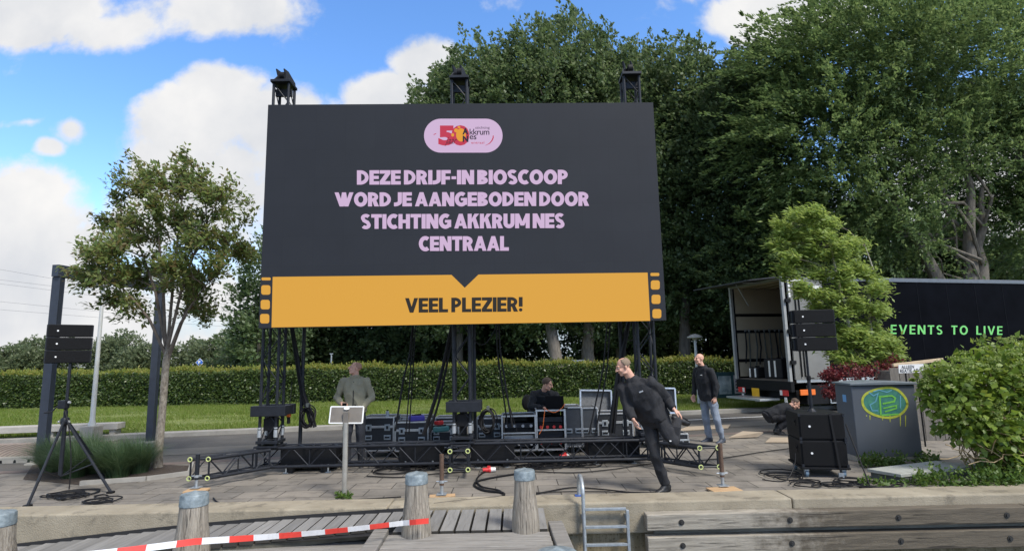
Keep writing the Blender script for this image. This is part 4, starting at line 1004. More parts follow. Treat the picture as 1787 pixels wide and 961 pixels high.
# pale young tree blown over in front of the trailer
random.seed(5)
tp = (at(1537, 640, 13.2).x, 13.2, 0); t = thing('young_tree', 'pale green young tree bent by the wind in front of the trailer', 'tree', tp)
b = MB(); lv = []; T0 = Vector(tp); stemA = [at(1537, 720, 13.2), at(1530, 640, 13.2), at(1518, 565, 13.2), at(1516, 510, 13.2), at(1524, 470, 13.2), at(1510, 430, 13.2)]
stemB = [at(1512, 720, 13.0), at(1490, 610, 13.0), at(1473, 530, 13.0), at(1460, 480, 13.0), at(1450, 430, 13.0), at(1430, 385, 13.0)]
for st in (stemA, stemB): b.tube([p - T0 for p in st], [.05, .042, .036, .028, .02, .008], 8)
b.build('trunk', pm('bark_pale', (.36, .33, .27), .85, 0, .2, 6, .3, 30), t, smooth=True)
spr = [(1375, 400), (1368, 425), (1400, 380), (1430, 378), (1395, 455), (1430, 440), (1378, 475), (1455, 395), (1480, 430), (1500, 425), (1440, 480), (1410, 505), (1455, 510), (1480, 480), (1500, 470), (1520, 480), (1535, 500), (1440, 540), (1475, 545), (1505, 530), (1540, 540), (1460, 580), (1490, 590), (1520, 570), (1550, 590), (1470, 620), (1500, 630), (1535, 620), (1560, 600), (1555, 625), (1450, 600), (1480, 605), (1515, 600), (1545, 610), (1565, 615), (1500, 575), (1390, 420), (1415, 410), (1440, 410), (1470, 450), (1485, 500), (1430, 520)]
allp = stemA + stemB; bb = MB()
for k, (px, py) in enumerate(spr * 4):
    c = at(px + random.uniform(-9, 9), py + random.uniform(-8, 8), 13.1 + random.uniform(-.55, .6)); st = min(allp, key=lambda q: (q - c).length + (1 if q.z > c.z + .3 else 0))
    bb.tube([st - T0, st.lerp(c, .5) - T0 + Vector((0, 0, .08)), c - T0], [.012, .008, .004], 4, caps=False)
    d = (Vector((-1.0, random.uniform(-.4, .4), random.uniform(.0, .45)))).normalized()
    for i in range(7): lv.append((c - T0 + d * (i * .05 - .1), d, 3))
bb.build('branches', bark_grey, t)
leaf_out(lv, 22, .125, .34, .075, (-1.1, 0, .1), lf_fresh, t, droop=.0)

# hydrangea on the right
def bush(name, label, cat, cen, ells, n, Llen, mat, W=.7, up=(0, -.4, 1.0), outer=.33):
    t = thing(name, label, cat, cen); C = Vector(cen)
    k = RNG.integers(0, len(ells), n); c = np.array([np.array(e[0]) - np.array(cen) for e in ells])[k]; r = np.array([e[1] for e in ells])[k]
    d = nrm(RNG.normal(size=(n, 3))); P = c + d * r * (RNG.random(n)[:, None] ** outer) * (1 + .22 * np.sin(d[:, :1] * 7 + k[:, None]) * np.sin(d[:, 2:] * 8 + d[:, 1:2] * 3)); ok = P[:, 2] > .03; P = P[ok]; d = d[ok]
    L = RNG.uniform(.6, 1.3, len(P)) * Llen; V, F = leaf_quads(P, d * .7 + RNG.normal(size=P.shape) * .6 + np.array([0, -.2, -.15]), L, L * W, np.array(up) * .7 + d * .8, .10); np_mesh('foliage', V, F, mat, t); return t, P
hy = [E_(1690, 690, 8.3, 75, 70), E_(1745, 650, 8.5, 80, 55), E_(1770, 700, 8.3, 70, 80), E_(1650, 680, 8.5, 40, 45), E_(1800, 660, 8.5, 80, 70), E_(1700, 740, 8.2, 60, 40), E_(1770, 800, 8.3, 60, 60), E_(1830, 760, 8.3, 90, 100)]
cen = (at(1730, 800, 8.4).x, 8.4, 0)
t, P = bush('hydrangea_bush', 'big bright green hydrangea bush with pale flower buds and bare twigs', 'bush', cen, hy, 7000, .105, lf_hyd, outer=.5)
b = MB(); random.seed(3)
for k in range(60):
    e = hy[random.randrange(len(hy))]; q = Vector(e[0]) - Vector(cen) + Vector([random.uniform(-.6, .6) * r for r in e[1]])
    b.tube(wig((random.uniform(-.25, .35), random.uniform(-.1, .3), 0), q, 5, .12), [.010, .009, .008, .007, .005, .004], 5)
for (x0, y0), (x1, y1) in (((1640, 800), (1725, 803)), ((1700, 770), (1787, 830)), ((1745, 740), (1795, 800)), ((1690, 810), (1800, 795)), ((1730, 790), (1760, 720)), ((1650, 775), (1700, 800)), ((1720, 750), (1800, 775)), ((1705, 705), (1780, 745))):
    b.tube([p - Vector(cen) for p in wig(at(x0, y0, 7.98), at(x1, y1, 8.05), 6, .12)], [.007] * 7, 5)
b.build('stems', pm('dry_twig', (.34, .25, .14), .85, 0, .25, 10), t, smooth=True)
hp = []
for e in hy[:6]:
    for k in range(26):
        d = Vector((random.gauss(0, .7), random.gauss(-.5, .5), abs(random.gauss(.7, .4)))).normalized(); hp.append(Vector(e[0]) - Vector(cen) + Vector([d[i] * e[1][i] * 1.05 for i in range(3)]))
P = np.repeat(np.array([tuple(q) for q in hp]), 26, 0); P = P + RNG.normal(size=P.shape) * np.array([.03, .03, .012]); V, F = leaf_quads(P, RNG.normal(size=P.shape) + np.array([0, 0, .3]), .028, .02); np_mesh('flower_heads', V, F, lf_bud, t)
rs = [E_(1480, 648, 12.2, 42, 14), E_(1530, 650, 12.4, 40, 16), E_(1560, 640, 12.4, 22, 18), E_(1450, 655, 12.0, 18, 8)]
cen = (at(1510, 700, 12.3).x, 12.3, 0)
t, P = bush('red_shrub', 'low dark red leaved shrub behind the utility cabinet', 'shrub', cen, rs + [((e[0][0], e[0][1], e[0][2] - .35), e[1]) for e in rs], 3600, .06, lf_red)
b = MB()
for k in range(26):
    e = rs[random.randrange(len(rs))]; b.tube(wig((random.uniform(-.7, .7), 0, 0), Vector(e[0]) - Vector(cen), 4, .1), [.009, .008, .006, .005, .003], 5)
b.build('stems', twig_m, t)
# weeds round the cabinet and slab
wp = []
for px0, px1, py, n, hh in ((1500, 1580, 812, 240, .16), (1600, 1787, 848, 300, .20), (1500, 1600, 846, 60, .06), (1700, 1787, 838, 260, .28), (1600, 1650, 842, 60, .22), (1590, 1640, 806, 90, .14), (590, 612, 868, 40, .03)):
    for k in range(n):
        g_ = gp(random.uniform(px0, px1), py + random.uniform(-5, 4)); wp.append((g_.x, g_.y, random.random() ** 1.5 * hh * random.uniform(.4, 1.3)))
P = np.repeat(np.array(wp), 3, 0) + RNG.normal(size=(len(wp) * 3, 3)) * np.array([.02, .02, .012]); P[:, 2] = np.abs(P[:, 2]) + .004
V, F = leaf_quads(P, RNG.normal(size=P.shape) * .7 + np.array([0, -.2, .4]), RNG.uniform(.03, .085, len(P)), .035, np.array([0, -.4, 1.0])); tag(np_mesh('weeds', V, F, weed_m), 'low weeds growing around the cabinet and the concrete slab', 'weeds', kind='stuff')

# ------------------------------------------------------------------ articulated trailer
TX = at(1385, 700, 16.5); THD = R_(14.5)
trailer = thing('truck_trailer', 'black articulated trailer with green lettering and its rear end open', 'trailer', (TX.x, TX.y, 0), THD)
TM = Matrix.Translation((TX.x, TX.y, 0)) @ Matrix.Rotation(THD, 4, 'Z'); TMI = TM.inverted()
TL_, TW_, TF, TR2 = 13.6, 2.5, .98, at(1385, 483, 16.5).z
def plane_map(MI, y0=0.0):
    def f(px, py):
        o = MI @ Vector((0, 0, EYE)); d = MI.to_3x3() @ pray(px, py); k = (y0 - o.y) / d.y; h = o + d * k; return Vector((h.x, h.z))
    return f
tside = plane_map(TMI)
tblack = pm('trailer_black_paint', (.0035, .004, .006), .55, 0, .3, 1.5, spec=.015)
tcream = pm('trailer_lining', (.42, .37, .27), .6, 0, .12, 1.2); tgrey = pm('trailer_door_grey', (.17, .17, .16), .5, 0, .18, 1.6)
b = MB(); hz_ = (TF + TR2) / 2; hh_ = TR2 - TF
b.box((TL_ / 2 + .03, .02, hz_), (TL_ - .06, .04, hh_)); b.box((TL_ / 2 + .03, TW_ - .02, hz_), (TL_ - .06, .04, hh_)); b.box((TL_ - .02, TW_ / 2, hz_), (.04, TW_ - .09, hh_)); b.build('body', tblack, trailer)
b = MB(); b.box((TL_ / 2 + .05, TW_ / 2, TR2 + .012), (TL_, TW_ + .02, .03)); b.build('roof', pm('roof_grey', (.11, .12, .14), .5), trailer)
b = MB(); b.box((TL_ / 2 - .05, -.012, TR2 - .05), (TL_ - .1, .03, .10)); b.build('roof_rail', pm('rail_grey', (.12, .13, .15), .35, .4), trailer, bevel=.008)
b = MB(); b.box((TL_ / 2, TW_ / 2, TF - .03), (TL_ - .1, TW_ - .1, .06)); b.build('load_floor', pm('floor_ply', (.10, .085, .07), .8), trailer)
b = MB(); b.box((4.0, TW_ - .055, TF + hh_ / 2), (7.8, .02, hh_ - .1)); b.box((4, TW_ / 2, TR2 - .03), (7.8, TW_ - .1, .02)); b.box((7.9, TW_ / 2, hz_), (.02, TW_ - .1, hh_ - .1)); b.build('lining', tcream, trailer)
for k in range(5):
    c = MB(); c.box((.45 + k * .55, TW_ / 2, TR2 - .065), (.05, TW_ - .12, .045)); c.build('roof_bow', pm('bow_brown', (.16, .13, .09), .6) if k == 0 else MATS['bow_brown'], trailer)
for zc_ in (3.05, 2.5, 1.55):
    c = MB(); c.box((2.0, TW_ - .07, zc_), (3.9, .012, .10))
    for k in range(16): c.box((.2 + k * .22, TW_ - .08, zc_), (.14, .012, .05))
    c.build('lashing_rail', black_box, trailer)
for y_, nm in ((.03, 'rear_post'), (TW_ - .03, 'rear_post')):
    c = MB(); c.box((-.02, y_, hz_), (.09, .09, hh_ + .06)); c.build(nm, pm('post_grey', (.30, .31, .31), .5) if 'post_grey' not in MATS else MATS['post_grey'], trailer, bevel=.006)
b = MB(); b.box((-.02, TW_ / 2, TR2 - .02), (.09, TW_ - .1, .08)); b.build('header', galv, trailer)
# near door folded flat against the side, with notices
dr = MB(); dr.box((.70, -.045, hz_ + .0), (1.24, .05, hh_ - .04)); door = dr.build('rear_door', tgrey, trailer, bevel=.008)
for zz in (1.5, 2.4, 3.3):
    c = MB(); c.box((.06, -.06, zz), (.16, .07, .10)); c.build('hinge', black_box, door)
c = MB(); c.bar((.30, -.095, TF + .1), (.30, -.095, TR2 - .15), .017, n=8); c.bar((.42, -.095, TF + .1), (.42, -.095, TR2 - .15), .017, n=8); c.build('lock_rod', black_box, door)
c = MB(); c.prism([(.62, 3.35), (.92, 3.35), (.92, 3.75), (.62, 3.75)], .004, Matrix.Translation((0, -.076, 0))); c.build('green_notice', pm('notice_green', (.12, .38, .12), .6), door)
c = MB(); c.prism([(.96, 3.30), (1.24, 3.30), (1.24, 3.74), (.96, 3.74)], .004, Matrix.Translation((0, -.076, 0))); c.build('white_notice', white_paint, door)
c = MB(); zz = TR2 - .1
for a_, b2 in (((.12, zz), (.55, zz)), ((.12, zz - .5), (.12, zz))): c.beam((a_[0], -.08, a_[1]), (b2[0], -.08, b2[1]), .06, .02, up=(0, 1, 0))
c.build('frame_strip', white_paint, door)
# raised rear flap
b = MB(); b.add([(0.0, .02, TR2 + .04), (0.0, TW_ - .02, TR2 + .04), (-1.25, TW_ + .25, TR2 - .06), (-.85, .4, TR2 - .03), (0.0, .02, TR2 + .0), (0, TW_ - .02, TR2), (-1.25, TW_ + .25, TR2 - .09), (-.85, .4, TR2 - .06)], [(0, 1, 2, 3), (7, 6, 5, 4), (0, 3, 7, 4), (3, 2, 6, 7), (2, 1, 5, 6), (1, 0, 4, 5)])
b.build('rear_flap', pm('flap_dark', (.03, .032, .036), .6), trailer)
b = MB(); b.bar((-.02, .9, TR2 - .05), (-.55, 1.1, TR2 - .04), .018); b.bar((-.02, 1.6, TR2 - .7), (-.5, 1.5, TR2 - .03), .014); b.build('flap_strut', galv, trailer)
# rear bumper zone, lamps, plate, tail lift, chassis and wheels
b = MB(); b.box((.02, TW_ / 2, .80), (.12, TW_, .30)); b.box((.25, TW_ / 2, .55), (.1, TW_ - .2, .28)); b.build('bumper', black_box, trailer, bevel=.01)
for y_ in (.28, TW_ - .28):
    c = MB(); c.box((-.055, y_, .62), (.03, .34, .16)); lamp = c.build('tail_lamp', red_plastic, trailer, bevel=.01)
    c = MB(); c.box((-.062, y_ + (.11 if y_ < 1 else -.11), .62), (.03, .10, .14)); c.build('lens', white_paint, lamp)
    c = MB(); c.box((-.04, y_ - .02, .42), (.02, .09, .14)); c.build('marker_plate', white_paint, trailer)
c = MB(); c.box((-.055, 1.55, .57), (.012, .34, .26)); pl = c.build('number_plate', pm('plate_yellow', (.75, .42, .02), .4), trailer)
b = MB(); b.box((-.35, TW_ / 2 + .1, .42), (.7, TW_ - .9, .06)); b.box((-.1, TW_ / 2, .36), (.4, .1, .1)); b.build('tail_lift', galv, trailer, bevel=.006)
b = MB(); b.box((TL_ / 2, .75, .78), (TL_ - .6, .12, .28)); b.box((TL_ / 2, TW_ - .75, .78), (TL_ - .6, .12, .28)); b.box((TL_ / 2, TW_ / 2, .9), (TL_ - .4, TW_ - .3, .06)); b.build('chassis', black_box, trailer)
b = MB()
for k in range(1, 11): b.box((1.4 + k * 1.2, -.003, hz_), (.018, .006, hh_ - .16))
b.build('panel_seam', pm('seam_dark', (.006, .0065, .009), .5, spec=.05), trailer)
b = MB(); b.box((TL_ / 2, -.005, TF - .02), (TL_ - .3, .03, .09)); b.build('side_rail', alu, trailer)
for x_ in (2.6, 3.9, 5.2):
    for y_ in (.18, TW_ - .18):
        c = MB(); c.lathe((0, 0, -.17), [(.30, 0), (.48, .02), (.50, .08), (.50, .26), (.48, .32), (.30, .34)], 24); wh = c.build('wheel', rubber, trailer, smooth=True, M=Matrix.Translation((x_, y_, .5)) @ Matrix.Rotation(R_(90), 4, 'X'))
        c = MB(); c.lathe((0, 0, -.16), [(.10, -.02), (.28, 0), (.28, .32), (.10, .34)], 18); c.build('rim', galv, wh, M=Matrix.Translation((x_, y_, .5)) @ Matrix.Rotation(R_(90), 4, 'X'))
b = MB(); b.box((1.15, .25, .55), (1.3, .45, .55)); lk = b.build('locker', black_box, trailer, bevel=.01)
c = MB()
for q in (((1.28, -.002, .30), (1.28, -.002, .84)), ((1.28, -.002, .84), (1.72, -.002, .84)), ((1.72, -.002, .84), (1.72, -.002, .3)), ((1.72, -.002, .3), (1.28, -.002, .3))): c.beam(q[0], q[1], .03, .03, up=(0, 1, 0))
c.build('locker_frame', galv, lk)
for px, py, w_, h_ in ((1408, 684, .52, .16), (1457, 669, .14, .06), (1612, 680, .34, .2)):
    q = tside(px, py); c = MB(); c.box((q.x, -.03, q.y), (w_, .04, h_)); c.build('side_marker', orange_plastic, trailer, bevel=.01)
lgreen = pm('lettering_green', (.16, .55, .14), .5, 0, .05)
def tl(px, py): return tside(px, py)
block_text('lettering', 'ING EVENTS TO LIVE', [(1497, 565.5), (1749, 569), (1749, 584), (1497, 582)], lgreen, trailer, .17, .22, .62, tl, .006)
# straps and cases inside the trailer
strap_m = pm('strap_grey', (.09, .10, .09), .8, 0, .3, 10)
for k in range(10):
    x_ = .35 + k * .2 + random.uniform(-.05, .05); L_ = random.uniform(1.0, 1.55)
    t = thing('cargo_strap', 'grey cargo strap hanging on the cream wall inside the trailer', 'strap', TM @ Vector((x_, TW_ - .10, 2.52)), THD, 'cargo straps hanging inside the trailer')
    c = MB(); q = [(0, 0, 0), (random.uniform(-.04, .04), -.01, -L_ * .5), (random.uniform(-.08, .08), 0, -L_)]; c.tube(q, [.022, .026, .02], 5); c.build('webbing', strap_m if k % 3 else truss_black, t)
    c = MB(); c.box((0, 0, .02), (.06, .03, .07)); c.build('hook', galv, t)
for x_, y_, s_, nm in ((.75, 1.35, (.62, .7, .62), 'black soft case standing inside the trailer, nearest the rear'), (1.6, 1.9, (.7, .7, .5), 'black case further inside the trailer'), (.5, 2.1, (.4, .4, .35), 'small black case by the far wall of the trailer')):
    t = thing('equipment_case', nm, 'case', TM @ Vector((x_, y_, TF)), THD + .15)
    c = MB(); c.box((0, 0, s_[2] / 2), s_); c.build('body', black_cloth, t, bevel=.04)
    c = MB(); c.box((-s_[0] / 2 - .006, -.1, s_[2] / 2), (.012, .06, s_[2] * .8)); c.box((-s_[0] / 2 - .006, .12, s_[2] / 2), (.012, .06, s_[2] * .8)); c.build('stripe', white_paint, t)
    c = MB(); c.box((0, 0, s_[2] + .02), (.18, .03, .04)); c.build('handle', rubber, t)

# ------------------------------------------------------------------ cabinet, slab, sign, planter
cp_ = gp(1499, 806)
cab = thing('utility_cabinet', 'dark grey utility cabinet with green and yellow graffiti', 'cabinet', (cp_.x, cp_.y, 0), R_(-5))
CM = Matrix.Translation(cab.location) @ Matrix.Rotation(R_(-5), 4, 'Z'); CMI = CM.inverted(); cmap = plane_map(CMI)
cw = cmap(1604, 740).x; ch = cmap(1500, 672).y
cab_m = pm('cabinet_grey', (.085, .098, .118), .5, .1, .10, 1.4, .04, 60)
b = MB(); b.box((cw / 2, .29, ch / 2), (cw, .58, ch)); b.build('body', cab_m, cab, bevel=.012)
b = MB(); b.prism([(-.03, ch + .002), (cw + .03, ch + .002), (cw + .03, ch + .035), (cw / 2, ch + .06), (-.03, ch + .035)], .66, Matrix.Translation((0, -.04, 0))); b.build('roof', pm('cabinet_roof', (.14, .165, .185), .5, .1), cab, bevel=.006)
b = MB(); b.box((cw / 2, .29, .04), (cw + .01, .6, .08)); b.build('plinth', concrete, cab)
b = MB(); b.prism([(-.003, .95), (-.003, 1.07), (-.002, 1.07), (-.002, .95)], .12, Matrix.Translation((0, .2, 0))); b.build('notice', pm('notice_blue', (.15, .35, .62), .5), cab)
gf_teal = pm('graffiti_teal', (.03, .19, .20), .6, 0, .35, 9, col2=(.06, .24, .15)); gf_yel = pm('graffiti_yellow', (.38, .42, .045), .6, 0, .25, 14); gf_green = pm('graffiti_green', (.13, .42, .06), .6, 0, .2, 14); gf_cyan = pm('graffiti_cyan', (.10, .30, .40), .6)
def gflat(name, polys, mat, lvl, parent=cab):
    b = MB()
    for P in polys: b.add([(cmap(*p).x, -.0012 * lvl, cmap(*p).y) for p in P], [tuple(range(len(P)))])
    return b.build(name, mat, parent)
def pl_ribbon(pts, wd):
    return [[(p.x, p.y) for p in q] for q in ribbon(pts, wd)]
oval = [(1544 + 39 * math.cos(a) * (1 + .05 * math.sin(2 * a)), 702 + 26 * math.sin(a) * (1 - .06 * math.cos(3 * a))) for a in [2 * math.pi * k / 40 for k in range(40)]]
gr = gflat('graffiti', [oval], gf_teal, 1)
gflat('outline', pl_ribbon(oval + oval[:2], 4.2), gf_yel, 3, gr)
gflat('letters', pl_ribbon([(1535, 692), (1537, 724)], 3) + pl_ribbon([(1533, 692), (1556, 690), (1562, 694), (1560, 700), (1540, 704)], 3) + pl_ribbon([(1541, 712), (1564, 707), (1564, 712), (1544, 718)], 2.6) + pl_ribbon([(1538, 724), (1568, 722)], 2.8), gf_green, 5, gr)
gflat('scribble', pl_ribbon([(1516, 684), (1524, 690), (1532, 686), (1528, 700), (1518, 706), (1522, 716), (1532, 716)], 2) + pl_ribbon([(1524, 683), (1534, 680), (1548, 684), (1556, 680)], 2) + pl_ribbon([(1571, 690), (1571, 712)], 2), gf_cyan, 4, gr)
gflat('drips', [[(x - 1, 724), (x + 1, 724), (x + .7, y), (x - .4, y)] for x, y in ((1518, 732), (1540, 733), (1553, 736), (1571, 743), (1580, 744), (1512, 726))], gf_yel, 2, gr)

sl = [gp(1513, 817, .13), gp(1633, 803, .13), gp(1707, 811, .13), gp(1572, 827, .13)]
t = thing('concrete_slab', 'low concrete slab with pale top in front of the utility cabinet', 'slab', (0, 0, 0)); n = 4
b = MB(); b.add([(p.x, p.y, z) for z in (.085, .13) for p in sl], [(3, 2, 1, 0), (4, 5, 6, 7)] + [(k, (k + 1) % 4, 4 + (k + 1) % 4, 4 + k) for k in range(4)]); b.build('lid', pm('slab_top', (.30, .31, .28), .8, 0, .25, 4, .2, 60), t, bevel=.006)
cs = sum((p for p in sl), Vector()) / 4
b = MB(); q = [cs + (p - cs) * .94 for p in sl]; b.add([(p.x, p.y, z) for z in (-.02, .084) for p in q], [(3, 2, 1, 0), (4, 5, 6, 7)] + [(k, (k + 1) % 4, 4 + (k + 1) % 4, 4 + k) for k in range(4)]); b.build('base', pm('slab_base', (.09, .10, .09), .9, 0, .3, 6), t)

sp_ = at(1590, 645, 10.9); t = thing('notice_sign', 'small white sign with two lines of black lettering on two posts behind the cabinet', 'sign', (sp_.x, sp_.y, 0), R_(-3))
SM2 = (Matrix.Translation(t.location) @ Matrix.Rotation(R_(-3), 4, 'Z')).inverted(); smap = plane_map(SM2)
c = [smap(1568, 636), smap(1611.5, 634.5), smap(1613, 649), smap(1569, 651)]
b = MB(); b.prism([tuple(k) for k in reversed(c)], .012); b.build('plate', white_paint, t)
lettering('lettering', 'ALLEEN', [(1573, 637.5), (1595, 636.5), (1595, 642), (1573, 643)], black_box, t, .01, 1.0, 0, smap, .003)
lettering('lettering', 'REATIE AFV.L', [(1570.5, 644), (1610, 642.5), (1610.5, 648.5), (1571, 650)], black_box, t, .01, 1.0, 0, smap, .003)
for s in (.28, .72):
    x_ = c[0].x + (c[1].x - c[0].x) * s; b = MB(); b.bar((x_, .03, 0), (x_, .03, c[1].y - .02), .015); b.build('post', black_box, t)
pp = at(1610, 655, 11.6); t = thing('wooden_planter', 'weathered grey wooden planter behind the white sign', 'planter', (pp.x, pp.y, 0), R_(-4))
wplank = pm('grey_plank', (.16, .145, .125), .85, 0, .3, 5, .4, 24, (6, 1, 1))
for k in range(7):
    b = MB(); b.box((-.55 + k * .185, 0, .72), (.175, .03, 1.44)); b.build('plank', wplank, t, bevel=.004)
b = MB(); b.box((0, .45, .7), (1.25, .04, 1.36)); b.box((-.62, .22, .7), (.03, .44, 1.36)); b.box((.64, .22, .7), (.03, .44, 1.36)); b.build('walls', wplank, t)
t0 = at(1558, 637, 11.2); t1 = at(1645, 627, 11.2); b = MB(); b.beam(t0, t1, .05, .06); tag(b.build('wooden_batten', pm('batten', (.55, .42, .27), .7, 0, .15, 6), bevel=.004), 'pale wooden batten lying slanted across the planter top', 'batten')

# ------------------------------------------------------------------ loudspeakers
grille = pm('speaker_grille', (.007, .0072, .008), .7, 0, .15, 40, .3, 260, spec=.15); badge_m = pm('badge_white', (.75, .75, .74), .4)
def array_box(root, z, w_, d_, h_, tilt, side):
    """one wedge shaped cabinet of a line array, hung under the one above"""
    Mx = Matrix.Translation((0, 0, z)) @ Matrix.Rotation(tilt, 4, 'X')
    b = MB(); hw = w_ / 2; fr, bk = h_ / 2, h_ / 2 * .78; ch_ = .05
    out = [(-hw, 0), (hw, 0), (hw, d_ * .45), (hw - .12, d_), (-hw + .12, d_), (-hw, d_ * .45)]
    vs = []
    for s in (-1, 1):
        for x_, y_ in out: vs.append((x_, y_, s * (fr + (bk - fr) * y_ / d_)))
    b.add(vs, [(5, 4, 3, 2, 1, 0), (6, 7, 8, 9, 10, 11)] + [(k, (k + 1) % 6, 6 + (k + 1) % 6, 6 + k) for k in range(6)]); cb_ = b.build('cabinet', black_box, root, bevel=.006, M=Mx)
    c = MB(); c.box((0, -.006, 0), (w_ - .03, .012, h_ - .025)); c.build('grille', grille, cb_, M=Mx)
    c = MB(); c.bar((side * w_ * .28, -.018, -.0), (side * w_ * .28, -.012, 0), .013, n=12); c.build('badge', badge_m, cb_, M=Mx)
    for s in (-1, 1):
        c = MB(); c.box((s * (hw + .008), .05, 0), (.016, .05, h_ * .95)); c.box((s * (hw + .008), d_ * .35, 0), (.014, .04, h_ * .5)); c.build('rigging_plate', truss_black, cb_, M=Mx)
# left stand
lb = gp(103, 850); lfeet = [gp(48, 884), gp(193, 860), Vector((lb.x + .1, lb.y + .85, 0))]
hub = at(110, 735, lb.y); topp = at(117, 626, lb.y)
t = thing('speaker_stand', 'black tripod winch stand carrying three loudspeakers on the left', 'speaker stand', (lb.x, lb.y, 0)); O = Vector((lb.x, lb.y, 0))
zt_ = topp.z
b = MB(); b.bar((0, 0, .16), (0, 0, 1.15), .030, n=12); b.bar((0, 0, 1.1), (0, 0, zt_), .022, n=12); b.build('pole', truss_black, t, smooth=True)
for k, f_ in enumerate(lfeet):
    d = Vector((f_.x - lb.x, f_.y - lb.y, 0)); u_ = d.normalized()
    b = MB(); b.bar(u_ * .05 + Vector((0, 0, hub.z)), d + Vector((0, 0, .02)), .019, n=10); lg = b.build('leg', truss_black, t, smooth=True)
    b = MB(); b.box(d + Vector((0, 0, .016)), (.09, .07, .03)); b.build('rubber_foot', rubber, lg, bevel=.008)
    b = MB(); b.bar(u_ * .04 + Vector((0, 0, .17)), d * .62 + Vector((0, 0, hub.z * .38 + .008)), .010); b.build('brace', truss_black, t)
b = MB(); b.lathe((0, 0, hub.z - .05), [(.05, 0), (.06, .02), (.06, .09), (.045, .11)], 14); b.build('hub', truss_black, t, smooth=True)
for s in (-1, 1):
    c = MB(); c.bar((s * .065, -.02, hub.z), (s * .085, -.02, hub.z), .018, n=10); c.build('knob', grey_plastic, t)
zw = at(112, 705, lb.y).z
b = MB(); b.box((-.02, -.03, zw), (.11, .11, .13)); wn = b.build('winch', truss_black, t, bevel=.01)
b = MB(); b.tube([(-.06, -.03, zw), (-.13, -.05, zw - .05), (-.17, -.06, zw - .11), (-.28, -.07, zw - .12)], .011); b.build('crank', truss_black, wn)
b = MB(); b.bar((.05, -.03, zw + .03), (.08, -.03, zw + .03), .02); b.build('knob', grey_plastic, wn)
t = thing('line_array', 'three black line array loudspeakers on the left tripod stand', 'loudspeakers', (lb.x, lb.y - .05, zt_), R_(40))
for k in range(3): array_box(t, .54 - k * .203 - .10, .56, .36, .20, 0, -1)
b = MB(); b.box((0, .14, .03), (.2, .2, .06)); b.build('mount_plate', truss_black, t)
# right stack: dolly, two subwoofers, pole, line array, strap
rb = gp(1452, 834); RZ = R_(-11)
t = thing('dolly', 'wheeled dolly under the lower subwoofer', 'dolly', (rb.x, rb.y + .35, 0), RZ)
b = MB(); b.box((0, 0, .135), (.66, .70, .03)); b.build('board', black_box, t, bevel=.006)
for sx in (-1, 1):
    for sy in (-1, 1):
        c = MB(); c.bar((sx * .25 - .018, sy * .28, .05), (sx * .25 + .018, sy * .28, .05), .05, n=18); wh = c.build('caster', pm('caster_blue', (.10, .16, .22), .5) if (sx, sy) == (-1, -1) else MATS['caster_blue'], t, smooth=True)
        c = MB(); c.box((sx * .25, sy * .28, .108), (.06, .07, .03)); c.box((sx * .25 - .026, sy * .28, .08), (.006, .05, .07)); c.box((sx * .25 + .026, sy * .28, .08), (.006, .05, .07)); c.build('fork', galv, wh)
SBH = .375
def sub(z, label):
    t = thing('subwoofer', label, 'subwoofer', (rb.x, rb.y + .35, z), RZ, 'subwoofers stacked by the utility cabinet')
    b = MB(); b.box((0, 0, SBH / 2), (.62, .66, SBH)); b.build('cabinet', black_box, t, bevel=.01)
    b = MB(); b.box((.0, -.337, SBH / 2), (.585, .014, SBH - .04)); g_ = b.build('grille', grille, t, bevel=.004)
    c = MB(); c.bar((-.17, -.352, SBH * .52), (-.17, -.345, SBH * .52), .016, n=14); c.build('badge', badge_m, g_)
    for sx in (-1, 1):
        c = MB(); c.box((sx * .312, -.1, SBH * .62), (.008, .16, .10)); c.box((sx * .318, -.1, SBH * .65), (.02, .13, .025)); c.build('handle', rubber, t)
    c = MB()
    for sx in (-1, 1):
        for zz in (.02, SBH - .02): c.box((sx * .30, -.335, zz), (.03, .03, .04))
    c.build('corner', truss_black, t)
    return t
sub(.152, 'lower of the two black subwoofers on the dolly'); sub(.152 + SBH + .006, 'upper subwoofer with the speaker pole on top')
zS = .152 + 2 * SBH + .006
ptop = at(1440, 606, rb.y + .35).z
t = thing('speaker_pole', 'black pole rising from the upper subwoofer', 'pole', (rb.x - .02, rb.y + .35, zS), RZ)
b = MB(); b.bar((0, 0, 0), (0, 0, .5), .026, n=12); b.bar((0, 0, .5), (0, 0, ptop - zS), .018, n=12); b.build('tube', truss_black, t, smooth=True)
b = MB(); b.lathe((0, 0, .47), [(.03, 0), (.034, .02), (.034, .06), (.02, .07)], 12); b.bar((.03, 0, .5), (.08, 0, .5), .008); b.build('clamp', rubber, t)
b = MB(); b.lathe((0, 0, 0), [(.07, 0), (.05, .02), (.03, .05)], 14); b.build('socket', truss_black, t)
t = thing('line_array', 'three black line array loudspeakers on the pole beside the pale young tree', 'loudspeakers', (rb.x + .02, rb.y + .1, ptop), R_(-4))
for k in range(3): array_box(t, .54 - k * .208 - .07, .60, .40, .205, R_(-.5 * k), -1)
b = MB(); b.box((0, .2, .0), (.2, .2, .05)); b.build('mount_plate', truss_black, t)
t = thing('ratchet_strap', 'dark strap running down the front of both subwoofers', 'strap', (rb.x + .05, rb.y - .02, 0), RZ)
b = MB(); b.beam((0, 0, zS), (.07, -.02, .02), .03, .004, up=(0, 1, 0)); b.build('webbing', rubber, t); b = MB(); b.box((.06, -.03, .04), (.07, .04, .09)); b.build('ratchet', galv, t)
t = thing('guy_strap', 'dark guy line slanting from the subwoofers to the paving', 'strap', (0, 0, 0))
